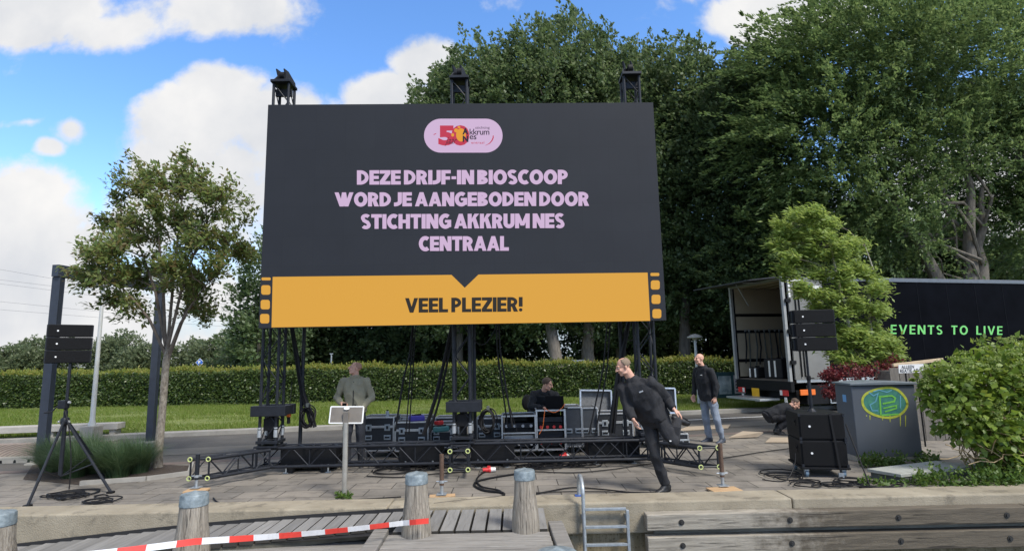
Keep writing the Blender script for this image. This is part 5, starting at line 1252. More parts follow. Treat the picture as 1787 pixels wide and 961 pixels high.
b = MB(); b.bar(at(1476, 740, rb.y + .2), gp(1520, 852), .010, n=6); b.build('line', rubber, t); b = MB(); g_ = gp(1516, 851); b.box((g_.x, g_.y, .012), (.22, .07, .024)); b.build('foot', rubber, t)

# ------------------------------------------------------------------ street furniture
pL = gp(72, 808); pR = gp(262, 771)
t = thing('steel_portal', 'dark blue steel portal frame standing behind the young street tree', 'steel frame', (0, 0, 0)); ztp = 3.62
def col_(b, p, z, wd=.15, dp=.22): 
    b.box((p.x, p.y, z / 2), (.012 + .0, dp, z)); 
    for s in (-1, 1): b.box((p.x + s * wd / 2, p.y, z / 2), (.016, dp, z))
    b.box((p.x, p.y, z / 2), (wd, .02, z))
for p in (pL, pR):
    b = MB(); b.box((p.x, p.y, ztp / 2), (.145, .10, ztp)); b.box((p.x + .0, p.y - .057, ztp / 2), (.165, .014, ztp)); b.box((p.x, p.y + .057, ztp / 2), (.165, .014, ztp)); b.build('post', steel_blue, t, bevel=.003)
    b = MB(); b.box((p.x, p.y, .015), (.36, .36, .03)); b.build('base_plate', concrete, t)
b = MB(); b.beam((pL.x, pL.y - .11, ztp + .12), (pR.x, pR.y + .11, ztp + .12), .15, .236); b.build('beam', steel_blue, t, bevel=.003)
lp_ = gp(158, 771); t = thing('lamp_post', 'pale grey lamp post on a concrete block by the lawn', 'lamp post', (lp_.x, lp_.y, 0))
b = MB(); b.box((0, 0, .19), (.34, .34, .40)); b.build('block', concrete, t, bevel=.015)
b = MB(); b.lathe((0, 0, .39), [(.085, 0), (.08, .06), (.058, .14), (.054, .9), (.036, 3.4)], 14); b.build('pole', pm('pole_paint', (.50, .51, .49), .5, .1, .08, 6), t, smooth=True)
b = MB(); b.lathe((0, 0, 3.78), [(.04, 0), (.16, .05), (.17, .10), (.04, .18)], 16); b.build('lamp_head', grey_plastic, t, smooth=True)
bq = gp(70, 770); t = thing('concrete_bench', 'long low concrete bench at the edge of the lawn', 'bench', (bq.x - .35, bq.y + .15, 0), math.atan2(L1.y - L0.y, L1.x - L0.x))
for k in range(3):
    b = MB(); b.box((-2.0 + k * 1.62, 0, .30), (1.60, .42, .15)); b.build('seat_block', pm('bench_concrete', (.36, .34, .30), .85, 0, .15, 4, .2, 50) if k == 0 else MATS['bench_concrete'], t, bevel=.01)
    b = MB(); b.box((-2.75 + k * 1.62, 0, .11), (.14, .3, .22)); b.build('leg', concrete, t)
b = MB(); b.box((1.9, 0, .11), (.14, .3, .22)); b.build('leg', concrete, t)
def wave_mat():
    m = pm('wavy_brick', (.27, .215, .175), .85, 0, .15, 6, .2, 40); nt = m.node_tree; n = nt.nodes; l = nt.links; b = n['Principled BSDF']
    wv = n.new('ShaderNodeTexWave'); wv.wave_type = 'RINGS'; wv.rings_direction = 'Y'; wv.inputs['Scale'].default_value = 4.5; wv.inputs['Distortion'].default_value = 2.5; wv.inputs['Detail Scale'].default_value = .8
    tc = n.new('ShaderNodeTexCoord'); mp = n.new('ShaderNodeMapping'); mp.inputs['Scale'].default_value = (.9, 1, 2.2); l.new(tc.outputs['Object'], mp.inputs[0]); l.new(mp.outputs[0], wv.inputs[0])
    src = [k.from_socket for k in b.inputs['Base Color'].links][0]; mr = n.new('ShaderNodeMapRange'); mr.inputs['To Min'].default_value = .62; mr.inputs['To Max'].default_value = 1.1; l.new(wv.outputs['Fac'], mr.inputs['Value'])
    mu = n.new('ShaderNodeMix'); mu.data_type = 'RGBA'; mu.blend_type = 'MULTIPLY'; mu.inputs[0].default_value = 1; l.new(src, mu.inputs[6]); l.new(mr.outputs[0], mu.inputs[7]); l.new(mu.outputs[2], b.inputs['Base Color']); return m
bq = gp(60, 806); t = thing('drain_wall', 'low patterned wall with a row of drain slots beside the steel portal', 'low wall', (bq.x, bq.y, 0), math.atan2(A1.y - A0.y, A1.x - A0.x) * .6)
b = MB(); b.box((-1.4, .16, .18), (5.6, .2, .34)); b.build('patterned_face', wave_mat(), t, bevel=.01)
b = MB(); b.box((-1.4, .0, .06), (5.6, .16, .12)); b.build('ledge', pale_pave, t, bevel=.01)
b = MB()
for k in range(22): b.prism([(-4.0 + k * .245, .015), (-3.95 + k * .245, .015), (-3.955 + k * .245, .06), (-3.975 + k * .245, .075), (-3.995 + k * .245, .06)], .004, Matrix.Translation((0, -.083, 0)))
b.build('drain_slots', black_box, t)
lq = at(1216, 640, 19.5); t = thing('path_lamp', 'slim path lamp with a mushroom head behind the standing man', 'lamp', (lq.x, lq.y, 0)); zl = at(1216, 590, 19.5).z
b = MB(); b.lathe((0, 0, 0), [(.07, 0), (.055, .3), (.045, zl)], 12); b.build('pole', pm('lamp_grey', (.42, .45, .45), .5), t, smooth=True)
b = MB(); b.lathe((0, 0, zl), [(.06, -.06), (.10, 0), (.26, .02), (.25, .06), (.12, .13), (.02, .15)], 20); b.build('lamp_shade', pm('lamp_hood', (.30, .30, .28), .5), t, smooth=True)
lq = at(578, 640, 27.5); t = thing('street_pole', 'thin pale pole sticking up behind the hedge left of the olive jacket man', 'pole', (lq.x, lq.y, 0)); b = MB(); zq = at(579, 617, 27.5).z; b.bar((0, 0, 0), (0, 0, zq), .045, .035, 10); b.build('pole', galv, t); b = MB(); b.box((0, 0, zq), (.14, .1, .05)); b.build('cap', galv, t)
sq = at(348, 640, 40); t = thing('diamond_sign', 'blue diamond sign on a pole behind the hedge', 'road sign', (sq.x, sq.y, 0)); zq = at(348, 634, 40).z
b = MB(); b.bar((0, .03, 0), (0, .03, zq + .2), .03); b.build('pole', galv, t)
dia = lambda cx, cz, r: [(cx - r, cz), (cx, cz - r), (cx + r, cz), (cx, cz + r)]
b = MB(); b.prism(dia(0, zq + .08, .30), .015); b.build('border', white_paint, t); b = MB(); b.prism(dia(0, zq + .08, .26), .006, Matrix.Translation((0, -.008, 0))); b.build('face', pm('sign_blue', (.03, .13, .50), .4), t)
b = MB(); b.box((-.08, -.012, zq - .28), (.30, .014, .22)); b.build('sub_plate', MATS['sign_blue'], t)
b = MB(); b.prism([(-.1, zq + .0), (-.02, zq + .0), (-.02, zq + .1), (.05, zq + .1), (.05, zq + .2), (-.1, zq + .2)], .003, Matrix.Translation((0, -.012, 0))); b.build('symbol', white_paint, t)
sq = at(1010, 640, 27.2); t = thing('info_board', 'small green and white board behind the hedge by the pale trunks', 'board', (sq.x, sq.y, 0)); zq = at(1010, 634, 27.2).z
b = MB(); b.box((0, 0, zq), (.58, .04, .34)); b.build('panel', pm('board_green', (.10, .22, .10), .6, 0, .4, 12), t); b = MB(); b.box((0, -.025, zq + .13), (.58, .012, .09)); b.build('heading', white_paint, t); b = MB(); b.bar((-.25, 0, 0), (-.25, 0, zq), .025); b.bar((.25, 0, 0), (.25, 0, zq), .025); b.build('legs', galv, t)
bl_ = at(1250, 690, 20.5); br_ = at(1330, 690, 20.9); t = thing('banner_fence', 'dark teal fence banner with pale printed panels behind the trailer', 'banner fence', (bl_.x, bl_.y, 0), math.atan2(br_.y - bl_.y, br_.x - bl_.x)); wl = (br_ - bl_).length; zt_ = at(1255, 650, 20.5).z
b = MB(); b.box((wl / 2, 0, zt_ / 2 + .12), (wl, .02, zt_ - .2)); b.build('banner', pm('banner_teal', (.025, .075, .085), .7, 0, .4, 3), t)
b = MB(); b.prism([(.12, .35), (.62, .35), (.62, zt_ - .12), (.12, zt_ - .12)], .006, Matrix.Translation((0, -.02, 0))); b.build('pale_blue_print', pm('print_blue', (.28, .45, .52), .6, 0, .6, 3.5, col2=(.62, .70, .72)), t)
b = MB(); b.prism([(.74, .35), (1.2, .35), (1.2, zt_ - .1), (.74, zt_ - .1)], .006, Matrix.Translation((0, -.02, 0))); wp_ = b.build('white_print', pm('print_white', (.55, .55, .58), .6, 0, .25, 14), t)
b = MB()
for k in range(6): b.box((.97, -.024, .45 + k * .11), (.36, .006, .05))
b.build('print_bars', pm('print_red', (.32, .06, .08), .6, 0, .6, 30, col2=(.1, .1, .2)), wp_)
for x_ in (0, wl): b = MB(); b.bar((x_, .04, 0), (x_, .04, zt_ + .05), .025); b.build('post', galv, t)
for i, (ya, yb, yc) in enumerate(((470, 505, 540), (488, 512, 546), (495, 520, 552), (526, 546, 566), (540, 556, 574))):
    b = MB(); b.tube([at(-300, ya - 50, 85), at(0, ya, 85), at(200, yb, 85), at(460, yc, 85), at(700, yc + 8, 85)], .022, 4)
    tag(b.build('power_line', pm('wire_grey', (.09, .09, .10), .6) if i == 0 else MATS['wire_grey']), ('topmost', 'second', 'third', 'fourth', 'lowest')[i] + ' overhead power line crossing the sky behind the steel portal', 'power line', 'overhead power lines on the left')
# lectern sign seen from behind
sg = gp(601, 866); t = thing('info_lectern', 'steel information lectern seen from behind, its tilted panel before the olive jacket man', 'lectern', (sg.x, sg.y, 0), R_(4)); zq = at(601, 724, sg.y).z
b = MB(); b.bar((0, 0, 0), (0, 0, zq - .10), .036, n=16); b.build('post', pm('brushed_steel', (.42, .40, .36), .38, .6, .15, 8), t, smooth=True)
b = MB(); b.beam((0, 0, zq - .14), (0, -.01, zq + .05), .075, .03, up=(0, 1, 0)); b.build('bracket', pm('bracket_grey', (.20, .18, .155), .5, .3), t, bevel=.005)
Mx = Matrix.Translation((0, .03, zq)) @ Matrix.Rotation(R_(-16), 4, 'X') @ Matrix.Rotation(R_(1.5), 4, 'Y')
b = MB(); b.box((0, 0, 0), (.44, .016, .215)); pn = b.build('panel', pm('panel_back', (.16, .14, .115), .55, .2, .2, 5), t, bevel=.006, M=Mx)
b = MB(); 
for q in (((-.225, 0, .112), (.225, 0, .112)), ((-.225, 0, -.112), (.225, 0, -.112)), ((-.225, 0, -.112), (-.225, 0, .112)), ((.225, 0, -.112), (.225, 0, .112))): b.bar(q[0], q[1], .011, n=8)
b.build('rim', white_paint, pn, M=Mx)
b = MB(); b.prism([(.04 * math.cos(a * .3927), .02 * math.sin(a * .3927) + .085) for a in range(16)], .004, Matrix.Translation((0, -.035, 0))); b.build('oval_badge', white_paint, pn, M=Mx)

# plywood sheets on the ground near the crouching man
ply = pm('plywood', (.36, .29, .21), .75, 0, .15, 3, .1, 30, (1, 6, 1))
def sheet_thing(pts, label):
    b = MB(); n = len(pts); b.add([(p.x, p.y, p.z) for p in pts] + [(p.x, p.y, p.z + .018) for p in pts], [tuple(reversed(range(n))), tuple(range(n, 2 * n))] + [(k, (k + 1) % n, n + (k + 1) % n, n + k) for k in range(n)]); tag(b.build('plywood_sheet', ply), label, 'plywood')
sheet_thing([gp(1272, 764, .02), gp(1322, 762, .02), gp(1332, 755, .10), gp(1296, 753, .10)], 'tilted plywood sheet lying left of the crouching man')
sheet_thing([gp(1336, 772, .01), gp(1388, 772, .01), gp(1388, 764, .03), gp(1345, 764, .03)], 'plywood sheet under the feet of the crouching man')
sheet_thing([gp(1180, 752, .01), gp(1270, 747, .01), gp(1275, 741, .02), gp(1200, 745, .02)], 'plywood sheet on the road behind the man in jeans')

# ------------------------------------------------------------------ flight cases and racks behind the base truss
lam = pm('case_laminate', (.018, .02, .024), .5, 0, .2, 12, .1, 60); lam_g = pm('case_grey_laminate', (.055, .06, .066), .55, 0, .15, 12); foam = pm('case_lining', (.13, .135, .14), .9, 0, .25, 20, .3, 50)
def case_edges(b, w_, d_, z0, z1, e=.028):
    for sx in (-1, 1):
        for sy in (-1, 1): b.box((sx * w_ / 2, sy * d_ / 2, (z0 + z1) / 2), (e, e, z1 - z0))
    for z_ in (z0, z1):
        for sy in (-1, 1): b.box((0, sy * d_ / 2, z_), (w_ - e, e * .96, e * .96))
        for sx in (-1, 1): b.box((sx * w_ / 2, 0, z_), (e * .96, d_ - e, e * .96))
def flight_case(x, y, w_, d_, h_, label, rz=0.0, mat=lam, lid=True, base=.13, wheels=True, group='flight cases behind the base truss'):
    t = thing('flight_case', label, 'flight case', (x, y, 0), rz, group)
    b = MB(); b.box((0, 0, base + h_ / 2), (w_ - .01, d_ - .01, h_ - .01)); b.build('body', mat, t)
    b = MB(); case_edges(b, w_, d_, base, base + h_); 
    if lid: 
        for sy in (-1, 1): b.box((0, sy * d_ / 2, base + h_ * .72), (w_ - .03, .022, .045))
    b.build('edging', alu, t, bevel=.004, seg=1)
    for sx in (-1, 1):
        if lid:
            c = MB(); c.box((sx * w_ * .30, -d_ / 2 - .008, base + h_ * .70), (.11, .018, .12)); lt = c.build('latch', galv, t, bevel=.006)
            c = MB(); c.box((sx * w_ * .30, -d_ / 2 - .02, base + h_ * .70), (.04, .012, .06)); c.build('lever', truss_black, lt)
        c = MB(); c.box((sx * w_ * .30, -d_ / 2 - .006, base + h_ * .40), (.13, .014, .09)); hd2 = c.build('handle', galv, t, bevel=.006)
        c = MB(); c.box((sx * w_ * .30, -d_ / 2 - .016, base + h_ * .40), (.09, .012, .03)); c.build('grip', rubber, hd2)
    if wheels:
        for sx in (-1, 1):
            for sy in (-1, 1):
                c = MB(); c.bar((sx * (w_ / 2 - .1) - .016, sy * (d_ / 2 - .1), .05), (sx * (w_ / 2 - .1) + .016, sy * (d_ / 2 - .1), .05), .05, n=14); c.box((sx * (w_ / 2 - .1), sy * (d_ / 2 - .1), .11), (.07, .07, .03)); c.build('caster', rubber, t)
    return t
def ctop(px, py, Y): return at(px, py, Y).z
def case_px(x0, x1, ytop, Y, d_, label, **k):
    a = at(x0, ytop, Y); c = at(x1, ytop, Y); base = k.pop('base', .13); return flight_case((a.x + c.x) / 2, Y + d_ / 2, c.x - a.x, d_, a.z - base, label, base=base, **k)
case_px(633, 687, 729, 11.0, .6, 'closed black flight case just right of the olive jacket man')
case_px(690, 747, 737, 10.9, .6, 'black flight case with loose tools on top, left of the middle tower')
case_px(752, 800, 741, 11.2, .6, 'flight case behind the middle tower')
case_px(832, 876, 730, 11.3, .55, 'flight case right of the middle tower')
case_px(688, 750, 728, 11.8, .5, 'flight case in the second row behind the tools')
case_px(760, 800, 729, 12.0, .5, 'flight case in the second row behind the middle tower')
case_px(986, 1014, 711, 11.0, .7, 'dark grey upright flight case beside the laptop rack', mat=lam_g, lid=False)
case_px(1015.5, 1042, 712, 11.05, .7, 'dark grey upright flight case left of the open case', mat=lam_g, lid=False)
oc = case_px(1043, 1103, 722, 11.0, .6, 'open flight case with its grey lined lid standing up')
# the opened lid
a_ = at(1012, 740, 11.5); c_ = at(1068, 740, 11.5)
def open_lid(root, x0, x1, ytop_px, pxc, Y, hgt):
    a = at(x0, 700, Y); c = at(x1, 700, Y); wd = c.x - a.x; ox = (a.x + c.x) / 2 - root.location.x; zt2 = at(pxc, ytop_px, Y).z
    Mx = Matrix.Translation((ox, Y - root.location.y, zt2 - hgt)) @ Matrix.Rotation(R_(-8), 4, 'X') @ Matrix.Rotation(R_(2), 4, 'Y')
    b = MB(); b.box((0, .05, hgt / 2), (wd - .02, .02, hgt - .02)); ld = b.build('lid', foam, root, M=Mx)
    b = MB()
    for q in (((-wd / 2, 0, 0), (-wd / 2, 0, hgt)), ((wd / 2, 0, 0), (wd / 2, 0, hgt)), ((-wd / 2, 0, hgt), (wd / 2, 0, hgt)), ((-wd / 2, 0, 0), (wd / 2, 0, 0))): b.beam(q[0], q[1], .03, .12, up=(0, 1, 0))
    b.build('lid_rim', alu, ld, M=Mx)
open_lid(oc, 1012, 1066, 681, 1040, 11.62, .62)
oc2 = case_px(1120, 1185, 745, 11.4, .6, 'open flight case hidden behind the running man')
open_lid(oc2, 1118, 1178, 677, 1150, 12.0, .5)
case_px(1182, 1200, 757, 11.2, .4, 'low case end showing just right of the running man', base=.05, wheels=False, lid=False)
def rack(x0, x1, ytop, Y, label, units, d_=.6):
    a = at(x0, ytop, Y); c = at(x1, ytop, Y); w_ = c.x - a.x; h_ = a.z - .13
    t = thing('equipment_rack', label, 'rack', ((a.x + c.x) / 2, Y + d_ / 2, 0), 0, 'equipment racks behind the base truss')
    b = MB()
    for sx in (-1, 1): b.box((sx * (w_ / 2 - .012), 0, .13 + h_ / 2), (.022, d_ - .02, h_ - .02))
    b.box((0, 0, .14), (w_ - .05, d_ - .02, .02)); b.box((0, 0, .12 + h_), (w_ - .05, d_ - .02, .02)); b.box((0, d_ / 2 - .02, .13 + h_ / 2), (w_ - .06, .02, h_ - .05)); b.build('case', lam, t)
    b = MB(); case_edges(b, w_, d_, .13, .13 + h_); b.box((0, -d_ / 2, .13 + h_ * .5), (w_ - .03, .026, .026)); b.build('edging', alu, t)
    z_ = .17
    for hu, m_, kn in units:
        b = MB(); b.box((0, -.05, z_ + hu / 2), (w_ - .07, d_ - .25, hu - .01)); u_ = b.build('unit', m_, t, bevel=.003)
        for k in range(kn):
            x_ = -w_ / 2 + .08 + (w_ - .16) * k / max(1, kn - 1); c = MB(); c.bar((x_, -d_ / 2 + .065, z_ + hu * .5), (x_, -d_ / 2 + .03, z_ + hu * .5), min(.028, hu * .3), n=10); c.build('socket', red_plastic if m_ is black_box else grey_plastic, u_)
        z_ += hu
    for sx in (-1, 1):
        for sy in (-1, 1):
            c = MB(); c.bar((sx * (w_ / 2 - .09) - .016, sy * .2, .05), (sx * (w_ / 2 - .09) + .016, sy * .2, .05), .05, n=12); c.build('caster', rubber, t)
    return t
rack(876, 934, 726, 10.7, 'rack with two bays of grey equipment left of the seated man', [(.13, truss_black, 3), (.09, grey_plastic, 0), (.12, black_box, 0), (.10, truss_black, 4)])
rack(936, 985, 716, 10.7, 'power rack with red sockets under the laptop', [(.16, black_box, 3), (.12, truss_black, 0), (.16, black_box, 4), (.10, truss_black, 0)])
# small things on the cases
def trinket(px, py, Y, s, m, name, label, cat):
    p = at(px, py, Y); t = thing(name, label, cat, p, random.random()); b = MB(); b.box((0, 0, 0), s); b.build('body', m, t, bevel=min(s) * .25); b = MB(); b.bar((-s[0] * .3, 0, s[2] * .5), (s[0] * .3, 0, s[2] * .62), min(s) * .2); b.build('grip', rubber, t)
trinket(727, 729, 11.0, (.30, .2, .10), pm('purple_cloth', (.08, .06, .35), .7), 'tool_bag', 'purple tool bag on the flight case left of the middle tower', 'tool bag')
trinket(766, 737, 11.1, (.16, .12, .08), red_plastic, 'red_pouch', 'small red pouch on the flight case behind the middle tower', 'pouch')
trinket(676, 724, 11.1, (.06, .06, .16), galv, 'metal_bottle', 'grey bottle on the closed flight case', 'bottle')
trinket(770, 748, 10.8, (.3, .12, .10), pm('tool_teal', (.05, .18, .18), .5), 'toolbox', 'teal toolbox before the flight cases at the middle tower', 'toolbox')
# laptop on the power rack
lp2 = at(972, 713, 10.95); t = thing('laptop', 'black laptop open on the power rack before the seated man', 'laptop', lp2, R_(160))
b = MB(); b.box((0, 0, .012), (.36, .25, .02)); b.build('base', black_box, t, bevel=.004)
Mx = Matrix.Translation((0, .125, .022)) @ Matrix.Rotation(R_(-12), 4, 'X'); b = MB(); b.box((0, .0, .12), (.36, .012, .24)); b.build('screen', black_box, t, bevel=.004, M=Mx)
# chair behind the seated man
cq = at(938, 740, 11.75); t = thing('folding_chair', 'black chair with a rounded back under the seated man', 'chair', (cq.x, cq.y, 0), R_(60))
b = MB(); b.box((0, 0, .62), (.42, .42, .04)); b.build('seat', black_cloth, t, bevel=.012); b = MB(); b.prism([(.2 * math.cos(a * .3142), .16 * math.sin(a * .3142) + .90) for a in range(20)], .04, Matrix.Translation((0, .21, 0))); b.build('backrest', black_cloth, t, bevel=.012)
for sx in (-1, 1):
    for sy in (-1, 1): b = MB(); b.bar((sx * .19, sy * .19, 0), (sx * .18, sy * .18, .61), .013); b.build('leg', truss_black, t)
b = MB(); b.bar((0, .21, .6), (0, .22, .85), .02); b.build('back_frame', truss_black, t)

# ------------------------------------------------------------------ cables
cable_m = rubber
def cable(pts, r, label, name='cable', mat=None, grp=None, jit=.0):
    P = [Vector(p) for p in pts]; out = []
    for i in range(len(P) - 1):
        p0 = P[max(0, i - 1)]; p1 = P[i]; p2 = P[i + 1]; p3 = P[min(len(P) - 1, i + 2)]
        for k in range(6):
            s = k / 6; out.append(.5 * ((2 * p1) + (p2 - p0) * s + (2 * p0 - 5 * p1 + 4 * p2 - p3) * s * s + (3 * p1 - p0 - 3 * p2 + p3) * s ** 3))
    out.append(P[-1]); b = MB(); b.tube(out, r, 6); o = b.build(name, mat or cable_m, smooth=True); return tag(o, label, 'cable', grp)
g3 = lambda *pp: [gp(x, y, .018) for x, y in pp]
cg = 'power cables lying on the paving'
cable(g3((930, 822), (875, 830), (836, 838), (828, 846), (845, 855), (872, 858), (880, 862), (868, 867), (800, 874), (757, 879)), .016, 'thick cable looping from the base truss to the quay edge near the gangway', grp=cg)
cable(g3((852, 820), (840, 826), (832, 836), (840, 848), (868, 854), (877, 860)), .013, 'short cable running from the red connector into the thick loop', grp=cg)
cable(g3((930, 862), (960, 856), (1000, 850), (1050, 853), (1100, 858), (1146, 859)), .010, 'thin cable from the right gangway post to the running man', grp=cg)
cable(g3((935, 859), (1000, 857), (1080, 858), (1140, 860)), .008, 'thinner second cable beside the one to the running man', grp=cg)
cable(g3((930, 822), (1000, 824), (1070, 818), (1140, 808), (1250, 800), (1330, 788), (1392, 780)), .009, 'long thin cable from the base truss towards the subwoofers', grp=cg)
cable(g3((372, 868), (392, 878), (480, 876), (560, 874), (640, 870), (700, 866)), .009, 'cable along the coping from the left mooring post', grp=cg)
cable(g3((20, 890), (110, 888), (200, 884), (270, 882), (330, 879)), .009, 'cable along the joint of the coping on the left', grp=cg)
cable(g3((172, 890), (210, 892), (260, 885), (330, 881)), .008, 'looped cable end on the coping at the left', grp=cg)
cable(g3((640, 830), (700, 832), (760, 826), (820, 822)), .010, 'cable on the paving behind the lectern', grp=cg)
def tangle(px0, px1, py0, py1, n, label, r=.009):
    t = thing('cable_pile', label, 'cable pile', gp((px0 + px1) / 2, (py0 + py1) / 2)); o = t.location
    for k in range(n):
        b = MB(); q = []; c0 = gp(random.uniform(px0, px1), random.uniform(py0, py1)) - o; ra = random.uniform(.08, .24); ph = random.random() * 6; tn = random.uniform(1.2, 2.6)
        for i in range(int(9 * tn)):
            a = ph + i * .72; rr = ra * (1 + .35 * math.sin(i * .9 + k)); q.append(Vector((c0.x + rr * 1.3 * math.cos(a) + .012 * i * (1 if k % 2 else -1), c0.y + rr * math.sin(a), .012 + random.random() * .025)))
        sm_ = []
        for i in range(len(q) - 2):
            for s in (0, .25, .5, .75): sm_.append(((q[i] + q[i + 1]) / 2).lerp(q[i + 1], s).lerp(q[i + 1].lerp((q[i + 1] + q[i + 2]) / 2, s), s))
        b.tube(sm_, r, 5); b.build('strand', cable_m, t, smooth=True)
tangle(75, 190, 862, 884, 9, 'tangle of cables under the left speaker stand')
tangle(1395, 1520, 838, 852, 6, 'tangle of cables at the dolly of the subwoofers')
tangle(1325, 1395, 826, 846, 3, 'loops of cable left of the subwoofers')
tangle(640, 760, 812, 824, 10, 'tangle of cables on the paving left of the middle outrigger')
tangle(905, 1030, 800, 818, 14, 'tangle of cables under the racks right of the middle outrigger')
def connector(px, py, rz, label):
    p = gp(px, py, .04); t = thing('power_connector', label, 'connector', p, rz, 'red power connectors on the paving')
    b = MB(); b.bar((-.10, 0, 0), (.0, 0, 0), .032, .038, 14); b.bar((0, 0, 0), (.03, 0, 0), .048, n=16); b.build('body', red_plastic, t, smooth=True); b = MB(); b.bar((.03, 0, 0), (.11, 0, 0), .04, .034, 14); b.build('collar', pm('conn_white', (.6, .58, .56), .4) if 'conn_white' not in MATS else MATS['conn_white'], t, smooth=True); b = MB(); b.box((0, 0, .045), (.05, .04, .03)); b.build('flap', red_plastic, t)
connector(853, 819, .15, 'red power connector on the paving right of the middle outrigger'); connector(985, 795, .5, 'red power connector under the power rack')
# hanging bundles behind and between the towers
def hang(pts, r, label, n=3, name='cable_bundle'):
    t = thing(name, label, 'cable bundle', at(*pts[0])); o = t.location
    for k in range(n):
        j = Vector((random.uniform(-.03, .03), random.uniform(-.03, .03), 0)); b = MB(); q = [at(*p) - o + j * (1 + .4 * i) for i, p in enumerate(pts)]; b.tube(q, r, 6); b.build('strand', cable_m, t, smooth=True)
hang([(508, 560, 10.0), (518, 620, 10.0), (530, 690, 10.0), (540, 715, 9.95), (548, 745, 9.95)], .020, 'cable bundle slanting down from the wall beside the left tower', 4)
hang([(722, 560, 10.0), (716, 620, 10.05), (706, 660, 10.05), (692, 752, 10.0)], .013, 'two black straps hanging left of the middle tower', 2)
hang([(724, 560, 10.1), (719, 640, 10.1), (711, 758, 10.1)], .012, 'single black strap hanging next to the pair left of the middle tower', 2)
hang([(792, 560, 10.1), (776, 640, 10.1), (762, 700, 10.1), (744, 758, 10.0)], .022, 'thick cable bundle slanting left from the middle tower', 5)
hang([(868, 560, 10.0), (870, 610, 10.0), (880, 680, 10.0), (890, 745, 9.95)], .014, 'black straps hanging right of the middle tower', 4)
hang([(866, 560, 10.05), (872, 640, 10.05), (905, 752, 10.0)], .007, 'thin line slanting right of the middle tower', 1)
hang([(1062, 560, 10.1), (1056, 640, 10.1), (1046, 690, 10.1), (1032, 758, 10.05)], .013, 'black strap hanging before the open flight case', 2)
hang([(1098, 560, 10.0), (1084, 630, 10.0), (1074, 700, 10.0), (1068, 755, 9.95)], .022, 'thick cable bundle slanting beside the right tower', 6)
def sag_line(p0, p1, s, label):
    a = at(*p0); c = at(*p1); b = MB(); b.tube([a.lerp(c, k / 10) - Vector((0, 0, s * math.sin(math.pi * k / 10))) for k in range(11)], .008, 5); tag(b.build('cable_loop', cable_m, smooth=True), label, 'cable')
sag_line((820, 585, 9.95), (870, 560, 9.95), .28, 'cable loop sagging under the wall right of the middle tower'); sag_line((1082, 575, 10), (1118, 570, 10), .22, 'cable loop sagging under the wall left of the right tower')
def coil(px, py, Y, rx, rz_, n, label):
    p = at(px, py, Y); t = thing('cable_coil', label, 'cable coil', p)
    for k in range(n):
        a0 = random.gauss(0, .10); sx = rx * random.uniform(.75, 1.1); sz = rz_ * random.uniform(.8, 1.1); o = Vector((random.gauss(0, .02), random.gauss(0, .035), random.gauss(-.01, .02)))
        b = MB(); b.tube([o + Vector((sx * math.cos(a) + .03 * math.sin(a) * a0, .03 * math.sin(3 * a + k), sz * math.sin(a))) for a in [2 * math.pi * i / 20 for i in range(21)]], .011, 5, caps=False); b.build('turn', cable_m, t, smooth=True)
    b = MB(); b.box((0, 0, rz_), (.05, .08, .09)); b.build('tie', strap_m, t)
coil(537, 726, 9.95, .10, .18, 9, 'coil of black cable hanging right of the left tower'); coil(852, 732, 9.95, .12, .19, 12, 'big coil of black cable hanging right of the middle tower')
oc_ = at(504, 722, 9.9); t = thing('hoist_control', 'orange and black hoist control hanging at the left tower', 'control box', oc_); b = MB(); b.box((0, 0, 0), (.07, .06, .10)); b.build('body', orange_plastic, t, bevel=.015); b = MB(); b.box((0, 0, -.10), (.05, .05, .12)); b.build('grip', rubber, t, bevel=.012); b = MB(); b.tube([(0, 0, .05), (.02, 0, .25), (0, .1, .55)], .007, 5); b.build('lead', rubber, t)
cable([at(952, 712, 10.6), at(957, 716, 10.5), at(968, 719, 10.5), at(980, 712, 10.6), at(986, 704, 10.8)], .006, 'orange network lead hanging in front of the laptop', mat=orange_plastic); cable([at(951, 712, 10.6), at(949, 730, 10.5), at(947, 745, 10.5), at(941, 757, 10.5)], .006, 'orange network lead dangling down the power rack', mat=orange_plastic)
cable([at(112, 712, lb.y - .05), at(120, 745, lb.y - .08), at(124, 800, lb.y - .1), at(120, 862, lb.y - .15)], .008, 'cable hanging down the left speaker stand'); tp_ = at(122, 790, lb.y - .09)
cable([at(1388, 790, rb.y), at(1386, 812, rb.y - .05), gp(1370, 838, .02), gp(1330, 836, .02)], .008, 'cable dropping from the subwoofers to the paving')

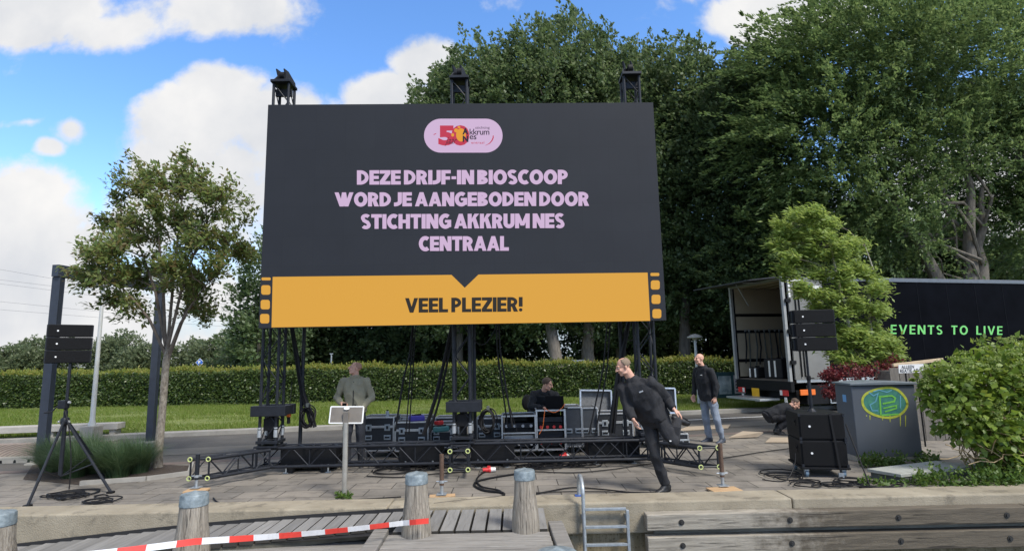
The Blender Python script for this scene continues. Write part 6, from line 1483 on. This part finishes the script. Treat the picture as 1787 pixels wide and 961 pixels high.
# ------------------------------------------------------------------ people
from mathutils import noise as mnoise
skin = pm('skin', (.58, .33, .24), .5, 0, .10, 12, spec=.35)
def V3(*a): return Vector(a)
class Solid(MB):
    """closed overlapping volumes, later fused into one skin by a voxel remesh"""
    def ball(s, c, r, X=None, n=14):
        """ellipsoid with radii r along the columns of X"""
        X = X or Matrix.Identity(3); c = Vector(c); vs = [c + X @ Vector((0, 0, -r[2]))]; fs = []
        for i in range(1, n // 2):
            th = math.pi * i / (n // 2) - math.pi / 2
            for k in range(n): vs.append(c + X @ Vector((r[0] * math.cos(th) * math.cos(2 * math.pi * k / n), r[1] * math.cos(th) * math.sin(2 * math.pi * k / n), r[2] * math.sin(th))))
        vs.append(c + X @ Vector((0, 0, r[2]))); R0 = n // 2 - 1
        for k in range(n): fs.append((0, 1 + (k + 1) % n, 1 + k)); fs.append((len(vs) - 1, 1 + (R0 - 1) * n + k, 1 + (R0 - 1) * n + (k + 1) % n))
        for i in range(R0 - 1):
            for k in range(n): fs.append((1 + i * n + k, 1 + i * n + (k + 1) % n, 1 + (i + 1) * n + (k + 1) % n, 1 + (i + 1) * n + k))
        return s.add(vs, fs)
    def cap(s, a, b, ra, rb=None, ends=(1, 1)):
        rb = ra if rb is None else rb; s.bar(a, b, ra, rb, 14)
        if ends[0]: s.ball(a, (ra * .99,) * 3)
        if ends[1]: s.ball(b, (rb * .99,) * 3)
        return s
    def loft(s, secs, n=22):
        """secs: (centre, lateral unit, depth unit, rx, ry)"""
        vs = []
        for c, lx, dy, rx, ry in secs:
            for k in range(n):
                a = 2 * math.pi * k / n; ca, sa = math.cos(a), math.sin(a); e = .82
                vs.append(Vector(c) + Vector(lx) * rx * math.copysign(abs(ca) ** e, ca) + Vector(dy) * ry * math.copysign(abs(sa) ** e, sa))
        m = len(secs); fs = [(i * n + k, i * n + (k + 1) % n, (i + 1) * n + (k + 1) % n, (i + 1) * n + k) for i in range(m - 1) for k in range(n)]
        fs += [tuple(range(n - 1, -1, -1)), tuple(range((m - 1) * n, m * n))]; return s.add(vs, fs)
    def fuse(s, name, mat, parent, voxel, smooth_it=3, wr=0.0, wsc=9.0, stretch=(1, 1, .55)):
        me = bpy.data.meshes.new(name); me.from_pydata([tuple(v) for v in s.v], [], s.f)
        bm = bmesh.new(); bm.from_mesh(me); bmesh.ops.recalc_face_normals(bm, faces=bm.faces); bm.to_mesh(me); bm.free()
        o = bpy.data.objects.new(name, me); COL.objects.link(o)
        r = o.modifiers.new('fuse', 'REMESH'); r.mode = 'VOXEL'; r.voxel_size = voxel; r.use_smooth_shade = True
        q = o.modifiers.new('soft', 'SMOOTH'); q.factor = .5; q.iterations = smooth_it
        bpy.context.view_layer.update(); dg = bpy.context.evaluated_depsgraph_get()
        nm = bpy.data.meshes.new_from_object(o.evaluated_get(dg)); bpy.data.objects.remove(o); bpy.data.meshes.remove(me)
        if wr:   # cloth folds
            n = len(nm.vertices); no = [v.normal.copy() for v in nm.vertices]
            for i, v in enumerate(nm.vertices):
                p = Vector((v.co.x * stretch[0], v.co.y * stretch[1], v.co.z * stretch[2])) * wsc
                f = 1 - 2 * abs(mnoise.noise(p)) ; v.co += no[i] * wr * (f - .35 + .35 * mnoise.noise(p * 2.3))
        nm.name = name; nm.materials.clear(); nm.materials.append(mat); nm.polygons.foreach_set('use_smooth', [True] * len(nm.polygons))
        ob = bpy.data.objects.new(name, nm); COL.objects.link(ob); ob.parent = parent; return ob
def frame_(f, u=(0, 0, 1)):
    f = Vector(f).normalized(); r = f.cross(Vector(u)).normalized(); u2 = r.cross(f); return Matrix((r, f, u2)).transposed()   # columns right, forward, up
def hand_(B, wr, d, nrm_, side, curl=.35, sc=1.0, spread=1.0):
    """palm, four bent fingers of different lengths and a thumb leaving the side of the palm; side = direction of the thumb"""
    d = Vector(d).normalized(); nn = Vector(nrm_); nn = (nn - d * nn.dot(d)).normalized(); s = d.cross(nn); s = s if s.dot(Vector(side)) > 0 else -s
    pw = Vector(wr); kn = []
    for k, off in enumerate((.030, .010, -.011, -.031)):
        K = pw + (d * (.088 - .006 * abs(k - 1)) + s * off) * sc; kn.append(K); B.cap(pw + s * off * .55 * sc + d * .012 * sc, K, .0145 * sc, .0125 * sc)
    B.ball(pw + d * .045 * sc, (.034 * sc, .013 * sc, .045 * sc), Matrix((s, nn, d)).transposed())
    for k, (K, ln) in enumerate(zip(kn, (.074, .082, .076, .060))):
        dir_ = (d + s * (.09 - .07 * k) * spread).normalized(); p = K; a = 0
        for j, fr in enumerate((.46, .31, .23)):
            a += curl * (1.0 + .15 * k) * (.8, 1.1, .8)[j]; q = p + (dir_ * math.cos(a) + nn * math.sin(a)) * ln * fr * sc
            B.cap(p, q, (.0095, .0085, .0078)[j] * sc, (.0085, .0078, .0066)[j] * sc); p = q
    t0 = pw + d * .022 * sc + s * .026 * sc; t1 = t0 + (s * .7 + d * .75 + nn * .25).normalized() * .042 * sc; t2 = t1 + (s * .25 + d * .95 + nn * .3).normalized() * .032 * sc; t3 = t2 + (d + nn * .35).normalized() * .022 * sc
    B.cap(pw + d * .01 * sc, t0, .014 * sc, .014 * sc); B.cap(t0, t1, .0135 * sc, .0105 * sc); B.cap(t1, t2, .0105 * sc, .009 * sc); B.cap(t2, t3, .009 * sc, .0075 * sc)
def lerpv(a, b, t): return Vector(a) * (1 - t) + Vector(b) * t
def person(label, loc, J, jacket_m, trouser_m, shoe_m, hair, hair_m, bulk=1.0, glove=None, collar=True, extras=None, hem=.05, sleeve=1.0):
    root = thing('person', label, 'person', loc); k = bulk
    P, N, H = (Vector(J[x]) for x in ('pelvis', 'neck', 'head')); sL, sR, hL, hR = (Vector(J[x]) for x in ('shL', 'shR', 'hipL', 'hipR'))
    lat = (sL - sR).normalized(); lath = (hL - hR).normalized(); sp = (N - P).normalized(); C = (sL + sR) / 2
    dep = lat.cross(sp).normalized(); deph = lath.cross(sp).normalized()
    Fh = frame_(J['face'], J.get('headup', (0, 0, 1)))
    hp = lambda x, y, z: H + Fh @ Vector((x, y, z))
    # --- the body: one fused skin from crown to feet
    B = Solid()
    B.ball(hp(0, -.014, .032), (.074, .093, .084), Fh); B.ball(hp(0, .028, -.035), (.059, .064, .080), Fh); B.ball(hp(0, .058, -.092), (.034, .028, .024), Fh)
    B.cap(hp(0, .094, .014), hp(0, .116, -.024), .009, .014); B.cap(hp(-.034, .080, .026), hp(.034, .080, .026), .013); B.cap(hp(-.020, .086, -.058), hp(.020, .086, -.058), .009)
    for s in (-1, 1):
        B.ball(hp(s * .034, .068, -.030), (.022, .022, .022), Fh); B.ball(hp(s * .076, -.008, -.008), (.010, .019, .031), Fh); B.ball(hp(s * .017, .106, -.026), (.009, .010, .008), Fh); B.ball(hp(s * .040, .02, -.078), (.022, .04, .022), Fh)
    nb = hp(0, -.022, -.06); B.cap(nb, N - sp * .04, .054 * k ** .5, .064 * k ** .5); B.cap(N - sp * .03, C, .06, .08)
    secs = [(lerpv(P, C, t) , lath.lerp(lat, t).normalized(), deph.lerp(dep, t).normalized(), rx * k * .9, ry * k * .88) for t, rx, ry in ((-.12, .12, .09), (0, .165, .115), (.3, .15, .105), (.62, .165, .115), (.88, .16, .10), (1.0, .11, .07))]
    B.loft(secs)
    for a, e, wv in (('shL', 'elL', 'wrL'), ('shR', 'elR', 'wrR')): B.cap(J[a], J[e], .048, .038); B.cap(J[e], J[wv], .038, .027)
    for h_, kn, an in (('hipL', 'knL', 'anL'), ('hipR', 'knR', 'anR')):
        B.cap(J[h_], J[kn], .075, .05); B.cap(J[kn], J[an], .05, .030)
    for wv, hd3, pn, th, cu in (('wrL', 'haL', 'paL', 'thL', 'cuL'), ('wrR', 'haR', 'paR', 'thR', 'cuR')):
        hand_(B, J[wv], J[hd3], J[pn], J[th], J.get(cu, .35), 1.04)
    B.fuse('body', J.get('skin', skin), root, .0056, 2)
    # --- face details
    ink = MATS.get('eye_dark') or pm('eye_dark', (.02, .014, .012), .25); ew = MATS.get('eye_white') or pm('eye_white', (.6, .56, .52), .3); lip = MATS.get('lip') or pm('lip', (.32, .12, .10), .5)
    for s in (-1, 1):
        b = Solid(); b.ball(hp(s * .031, .0805, .006), (.0125, .009, .0075), Fh, 10); ey = b.build('eye', ew, root, smooth=True); b = Solid(); b.ball(hp(s * .031, .0880, .006), (.0055, .003, .0055), Fh, 10); b.build('iris', ink, ey, smooth=True)
        b = Solid(); b.cap(hp(s * .016, .0925, .028), hp(s * .046, .083, .029), .0045, .003); b.build('eyebrow', hair_m, root, smooth=True)
    b = Solid(); b.cap(hp(-.021, .0935, -.058), hp(.021, .0935, -.058), .0035); b.build('mouth', lip, root, smooth=True)
    # --- hair: a cap cut to the hairline
    if hair:
        n1_, n2_ = 40, 26; vs = []; keep = []; rr = 1.035 if hair == 'buzz' else 1.10
        for i in range(n2_ + 1):
            th = math.pi * i / n2_
            for q in range(n1_):
                ph = 2 * math.pi * q / n1_; d = Vector((math.sin(th) * math.cos(ph), math.sin(th) * math.sin(ph), math.cos(th)))
                g_ = 1 + (.02 * mnoise.noise(d * 9) if hair != 'buzz' else .006 * mnoise.noise(d * 14)); vs.append(Vector((d.x * .074 * rr * g_, d.y * .093 * rr * g_ - .014, d.z * .084 * rr * g_ + .032))); keep.append(d)
        def ok(d):
            f_, u_ = d.y, d.z
            if hair == 'buzz': return (u_ > -.42 - .25 * f_) and (f_ < .36 + .0 * u_) and not (u_ > .80 and f_ > -.4) and (f_ < .2 or u_ > -.05)
            return (u_ > -.45 + .55 * max(0, f_) * 1.6) and (f_ < .62 or u_ > .62)
        fs = []
        for i in range(n2_):
            for q in range(n1_):
                a, b2, c, d_ = i * n1_ + q, i * n1_ + (q + 1) % n1_, (i + 1) * n1_ + (q + 1) % n1_, (i + 1) * n1_ + q
                if ok((keep[a] + keep[c]).normalized()): fs.append((a, b2, c, d_))
        hb = MB(); hb.add([H + Fh @ v for v in vs], fs); ho = hb.build('hair', hair_m, root, smooth=True); so = ho.modifiers.new('thick', 'SOLIDIFY'); so.thickness = .006; so.offset = 1
    # --- jacket with sleeves
    Jk = Solid(); hm = -hem / max(.2, (C - P).length)
    js = [(lerpv(P, C, hm), lath, deph, .192 * k, .142 * k), (lerpv(P, C, .12), lath, deph, .190 * k, .140 * k), (lerpv(P, C, .4), lath.lerp(lat, .5).normalized(), deph.lerp(dep, .5).normalized(), .180 * k, .138 * k), (lerpv(P, C, .7), lat, dep, .188 * k, .142 * k), (lerpv(P, C, .92), lat, dep, .182 * k, .120 * k), (C + sp * .05, lat, dep, .135 * k, .095 * k), (lerpv(C, N, .75), lat, dep, .085 * k ** .5, .080 * k ** .5), (N + sp * (.028 if collar else .0), lat, dep, .072 * k ** .5, .074 * k ** .5)]
    Jk.loft(js)
    for a, e, wv in (('shL', 'elL', 'wrL'), ('shR', 'elR', 'wrR')):
        A_, E2_, W2_ = Vector(J[a]), Vector(J[e]), Vector(J[wv]); Jk.cap(A_, E2_, .076 * sleeve * k ** .5, .060 * sleeve, (1, 1)); Jk.cap(E2_, lerpv(E2_, W2_, .97), .060 * sleeve, .043 * sleeve, (1, 0)); Jk.cap(lerpv(C, A_, .55), A_, .085 * k ** .5, .072 * k ** .5)
    jo = Jk.fuse('jacket', jacket_m, root, .009, 1, .021, 7.5)
    # --- trousers
    T = Solid(); T.loft([(P - sp * .10, lath, deph, .15 * k, .12 * k), (P, lath, deph, .178 * k, .130 * k), (lerpv(P, C, .22), lath, deph, .165 * k, .122 * k)])
    for h_, kn, an in (('hipL', 'knL', 'anL'), ('hipR', 'knR', 'anR')):
        h2, k2, a2 = (Vector(J[x]) for x in (h_, kn, an)); T.cap(h2, k2, .098 * k ** .7, .072, (1, 1)); T.cap(k2, lerpv(k2, a2, .98), .072, .060, (1, 0))
    T.fuse('trousers', trouser_m, root, .009, 1, .018, 8)
    # --- shoes
    for an, to in (('anL', 'toL'), ('anR', 'toR')):
        a2, t2 = Vector(J[an]), Vector(J[to]); f_ = (t2 - a2); fl = f_.length; f_.normalize(); kv = Vector(J['kn' + an[-1]]) - a2; up_ = (kv - f_ * kv.dot(f_)).normalized(); sd2 = f_.cross(up_)
        X = Matrix((sd2, f_, up_)).transposed(); S = Solid(); ctr = a2 + f_ * .05 - up_ * .045
        S.ball(ctr - f_ * .075 + up_ * .005, (.040, .055, .042), X); S.ball(ctr + f_ * .06, (.046, .095, .036), X); S.ball(ctr + f_ * .12 - up_ * .006, (.044, .045, .028), X); S.cap(a2 + up_ * .04, ctr - f_ * .05, .052, .045, (0, 1)); S.cap(a2 - f_ * .01, ctr + f_ * .03, .046, .042)
        S.ball(ctr + f_ * .02 - up_ * .015, (.047, .13, .03), X); sh = S.fuse('shoe', shoe_m, root, .008, 1)
        b = MB(); o_ = [(.040 * math.cos(a) * (1.15 if math.sin(a) > 0 else .95), .03 + .148 * math.sin(a)) for a in [2 * math.pi * i / 22 for i in range(22)]]
        b.add([ctr + sd2 * x + f_ * y - up_ * z for z in (.030, .050) for x, y in o_], [tuple(range(22)), tuple(range(43, 21, -1))] + [(i, 22 + i, 22 + (i + 1) % 22, (i + 1) % 22) for i in range(22)]); b.build('sole', rubber, sh)
    if extras: extras(root, dict(P=P, N=N, H=H, C=C, lat=lat, dep=dep, sp=sp, k=k, hp=hp, jacket=jo))
    return root
def front_strip(E, t0, t1, wd, mat, name, off=.146):
    """zip down the front of a jacket: follows the chest"""
    b = MB()
    def fr(t): return lerpv(E['P'], E['C'], t)
    n = 8; fwd = E['dep'] if E['fsign'] > 0 else -E['dep']; pts = []
    for i in range(n + 1):
        t = t0 + (t1 - t0) * i / n; pts.append(fr(t) + fwd * off * E['k'] * (1 - .22 * max(0, t - .6) / .4))
    for i in range(n): b.beam(pts[i], pts[i + 1], wd, .012, up=fwd)
    b.build(name, mat, E['jacket'])
olive_cloth = pm('olive_cloth', (.27, .245, .165), .85, 0, .14, 7, .25, 120); dark_trouser = pm('dark_trouser', (.018, .02, .026), .85, 0, .25, 9, .2, 90); black_fleece = pm('black_fleece', (.011, .012, .015), .92, 0, .25, 10, .2, 120); black_work = pm('black_workwear', (.0135, .014, .017), .85, 0, .3, 9, .25, 90); jeans_m = pm('grey_jeans', (.20, .235, .29), .85, 0, .22, 7, .3, 110)
shoe_black = pm('shoe_black', (.012, .012, .013), .5, 0, .2, 14); shoe_white = pm('shoe_white', (.55, .56, .58), .5); hair_brown = pm('hair_brown', (.075, .048, .032), .7, 0, .3, 60); hair_short = pm('hair_short', (.20, .145, .10), .8, 0, .2, 70); hair_stub = pm('hair_stubble', (.36, .20, .145), .7, 0, .15, 60)
random.seed(2)
# man in olive jacket, looking up over his right shoulder
o_ = gp(616, 813)
def ex_olive(root, E):
    E['fsign'] = -1 if E['dep'].y > 0 else 1; front_strip(E, .0, 1.02, .012, black_work, 'zip', .150)
    b = MB(); b.box((-.07, -.35, 1.075), (.075, .012, .15), rot=Euler((R_(60), 0, R_(20))).to_matrix()); b.build('phone', black_box, None).parent = root
person('bald man in an olive jacket behind the lectern, face turned up to the left', o_, dict(
    pelvis=(.02, 0, .98), neck=(.02, -.01, 1.535), head=(.015, -.03, 1.69), face=(-.80, -.52, .22), shL=(.205, .02, 1.45), shR=(-.18, .0, 1.455), hipL=(.11, 0, .93), hipR=(-.09, 0, .93),
    elL=(.30, .06, 1.17), wrL=(.175, -.14, 1.00), haL=(-.25, -.25, -.95), paL=(-.9, .3, .1), thL=(-.3, -.9, 0), cuL=.5, elR=(-.315, .03, 1.18), wrR=(-.155, -.22, 1.10), haR=(.85, -.5, -.08), paR=(0, .2, -1), thR=(.1, -.4, 1), cuR=.55,
    knL=(.13, -.03, .50), anL=(.14, .02, .085), toL=(.19, -.2, .03), knR=(-.10, -.03, .50), anR=(-.11, .02, .085), toR=(-.17, -.2, .03)), olive_cloth, dark_trouser, shoe_black, 'buzz', hair_stub, 1.04, extras=ex_olive, hem=.06)
# man in black with grey jeans
o_ = gp(1246, 771)
def ex_logo(px, pz):
    def f(root, E):
        E['fsign'] = 1
        fw = E['fw']; s = E['lat']; p = lerpv(E['P'], E['C'], .82) + fw * .142 * E['k'] + s * .075; b = MB(); up_ = E['sp']
        X = Matrix((fw.cross(up_).normalized(), fw, up_)).transposed()
        b.box(p, (.055, .006, .018), rot=X); b.build('chest_logo', badge_m, E['jacket'])
    return f
def with_fw(fn, fw):
    def f(root, E): E['fw'] = Vector(fw).normalized(); fn(root, E)
    return f
person('bald man in a black fleece and grey jeans standing behind the right outrigger', o_, dict(
    pelvis=(-.07, 0, .985), neck=(-.14, .0, 1.545), head=(-.195, -.02, 1.70), face=(-.93, -.36, .10), shL=(-.04, -.17, 1.46), shR=(-.20, .18, 1.455), hipL=(-.02, -.09, .93), hipR=(-.10, .09, .93),
    elL=(.055, -.22, 1.17), wrL=(.01, -.22, .92), haL=(-.1, .05, -1), paL=(-.3, 1, 0), thL=(-1, 0, -.2), cuL=.5, elR=(-.22, .27, 1.18), wrR=(-.30, .17, .95), haR=(-.2, -.1, -1), paR=(.3, -1, 0), thR=(-1, 0, 0), cuR=.4,
    knL=(.04, -.13, .50), anL=(.15, -.08, .085), toL=(-.06, -.20, .03), knR=(-.12, .06, .50), anR=(-.06, .10, .085), toR=(-.29, .05, .03)), black_fleece, jeans_m, pm('shoe_blue', (.05, .06, .08), .6), None, hair_stub, 1.03, extras=with_fw(ex_logo(0, 0), (-.9, -.42, 0)), hem=.12)
# running man: left leg swung back, looking left
o_ = gp(1163, 858)
def ex_run(root, E):
    ex_logo(0, 0)(root, E)
    b = MB(); b.box((.03, -.262, .70), (.035, .01, .014)); b.build('knee_label', badge_m, root)
    for p_ in (((.02, -.17, .86), (.10, -.20, .70)),): b = MB(); b.box((.10, -.165, .80), (.15, .04, .16), rot=Euler((0, R_(12), 0)).to_matrix()); b.build('thigh_pocket', black_work, root, bevel=.01)
    b = MB(); b.box((-.0, -.10, 1.0), (.10, .05, .05)); b.build('belt_pouch', black_work, root, bevel=.01)
person('man all in black running left along the quay edge, one leg swung up behind', o_, dict(
    pelvis=(-.12, .02, .98), neck=(-.40, -.03, 1.50), head=(-.505, -.06, 1.665), face=(-.92, -.16, -.30), shL=(-.15, -.15, 1.435), shR=(-.50, .02, 1.36), hipL=(-.03, -.06, .95), hipR=(-.17, .06, .94),
    elL=(.075, -.02, 1.22), wrL=(.115, -.17, 1.10), haL=(.72, -.15, -.62), paL=(-.5, .3, -.7), thL=(.0, -.9, .1), cuL=.28, elR=(-.46, -.06, 1.10), wrR=(-.43, -.17, .98), haR=(.25, -.2, -.95), paR=(.9, .1, .2), thR=(-.1, -1, -.3), cuR=.42,
    knL=(.08, -.20, .68), anL=(.24, .16, .90), toL=(.44, .19, .80), knR=(-.14, -.04, .51), anR=(.00, .02, .09), toR=(-.20, -.08, .035)), black_work, black_work, shoe_black, 'buzz', hair_short, 1.2, extras=with_fw(ex_run, (-.55, -.83, 0)), hem=.0, sleeve=1.08)
# seated man at the laptop
o_ = Vector((at(953, 740, 11.4).x, 11.4, 0))
o_.z = .05
person('brown haired man in black seated at the laptop among the racks', o_, dict(
    pelvis=(-.10, .36, .70), neck=(-.02, -.02, 1.09), head=(.045, -.08, 1.235), face=(.86, -.38, -.30), shL=(.19, .0, 1.01), shR=(-.22, .05, 1.03), hipL=(.0, .32, .68), hipR=(-.2, .32, .68),
    elL=(.25, -.12, .80), wrL=(.16, -.33, .80), haL=(.2, -1, -.1), paL=(0, 0, -1), thL=(-1, 0, 0), elR=(-.29, -.08, .80), wrR=(-.05, -.34, .80), haR=(.7, -.7, -.15), paR=(0, 0, -1), thR=(1, .5, 0), cuR=.5,
    knL=(.12, -.08, .62), anL=(.14, -.0, .09), toL=(.16, -.22, .03), knR=(-.32, -.08, .62), anR=(-.3, 0, .09), toR=(-.34, -.22, .03)), black_fleece, black_work, shoe_black, 'short', hair_brown, 1.16)
# man crouching by the trailer
o_ = Vector((at(1362, 757, 12.9).x, 12.9, 0))
person('man in black crouching with bowed head behind the trailer', o_, dict(
    pelvis=(-.17, .05, .40), neck=(.24, .0, .60), head=(.37, -.03, .66), face=(.66, -.30, -.72), headup=(.7, 0, .7), shL=(.19, .17, .57), shR=(.15, -.19, .55), hipL=(-.14, .14, .38), hipR=(-.14, -.06, .37),
    elL=(.36, .2, .36), wrL=(.46, .06, .16), haL=(.3, -.3, -.9), paL=(-.9, 0, -.3), thL=(0, -1, 0), elR=(.28, -.24, .33), wrR=(.43, -.12, .16), haR=(.35, .2, -.9), paR=(-.9, 0, -.3), thR=(0, 1, 0),
    knL=(.24, .17, .42), anL=(-.0, .16, .09), toL=(.22, .18, .03), knR=(.26, -.14, .40), anR=(-.10, -.10, .09), toR=(.12, -.14, .03)), black_fleece, black_work, shoe_black, 'buzz', hair_brown, 1.0, sleeve=.95)
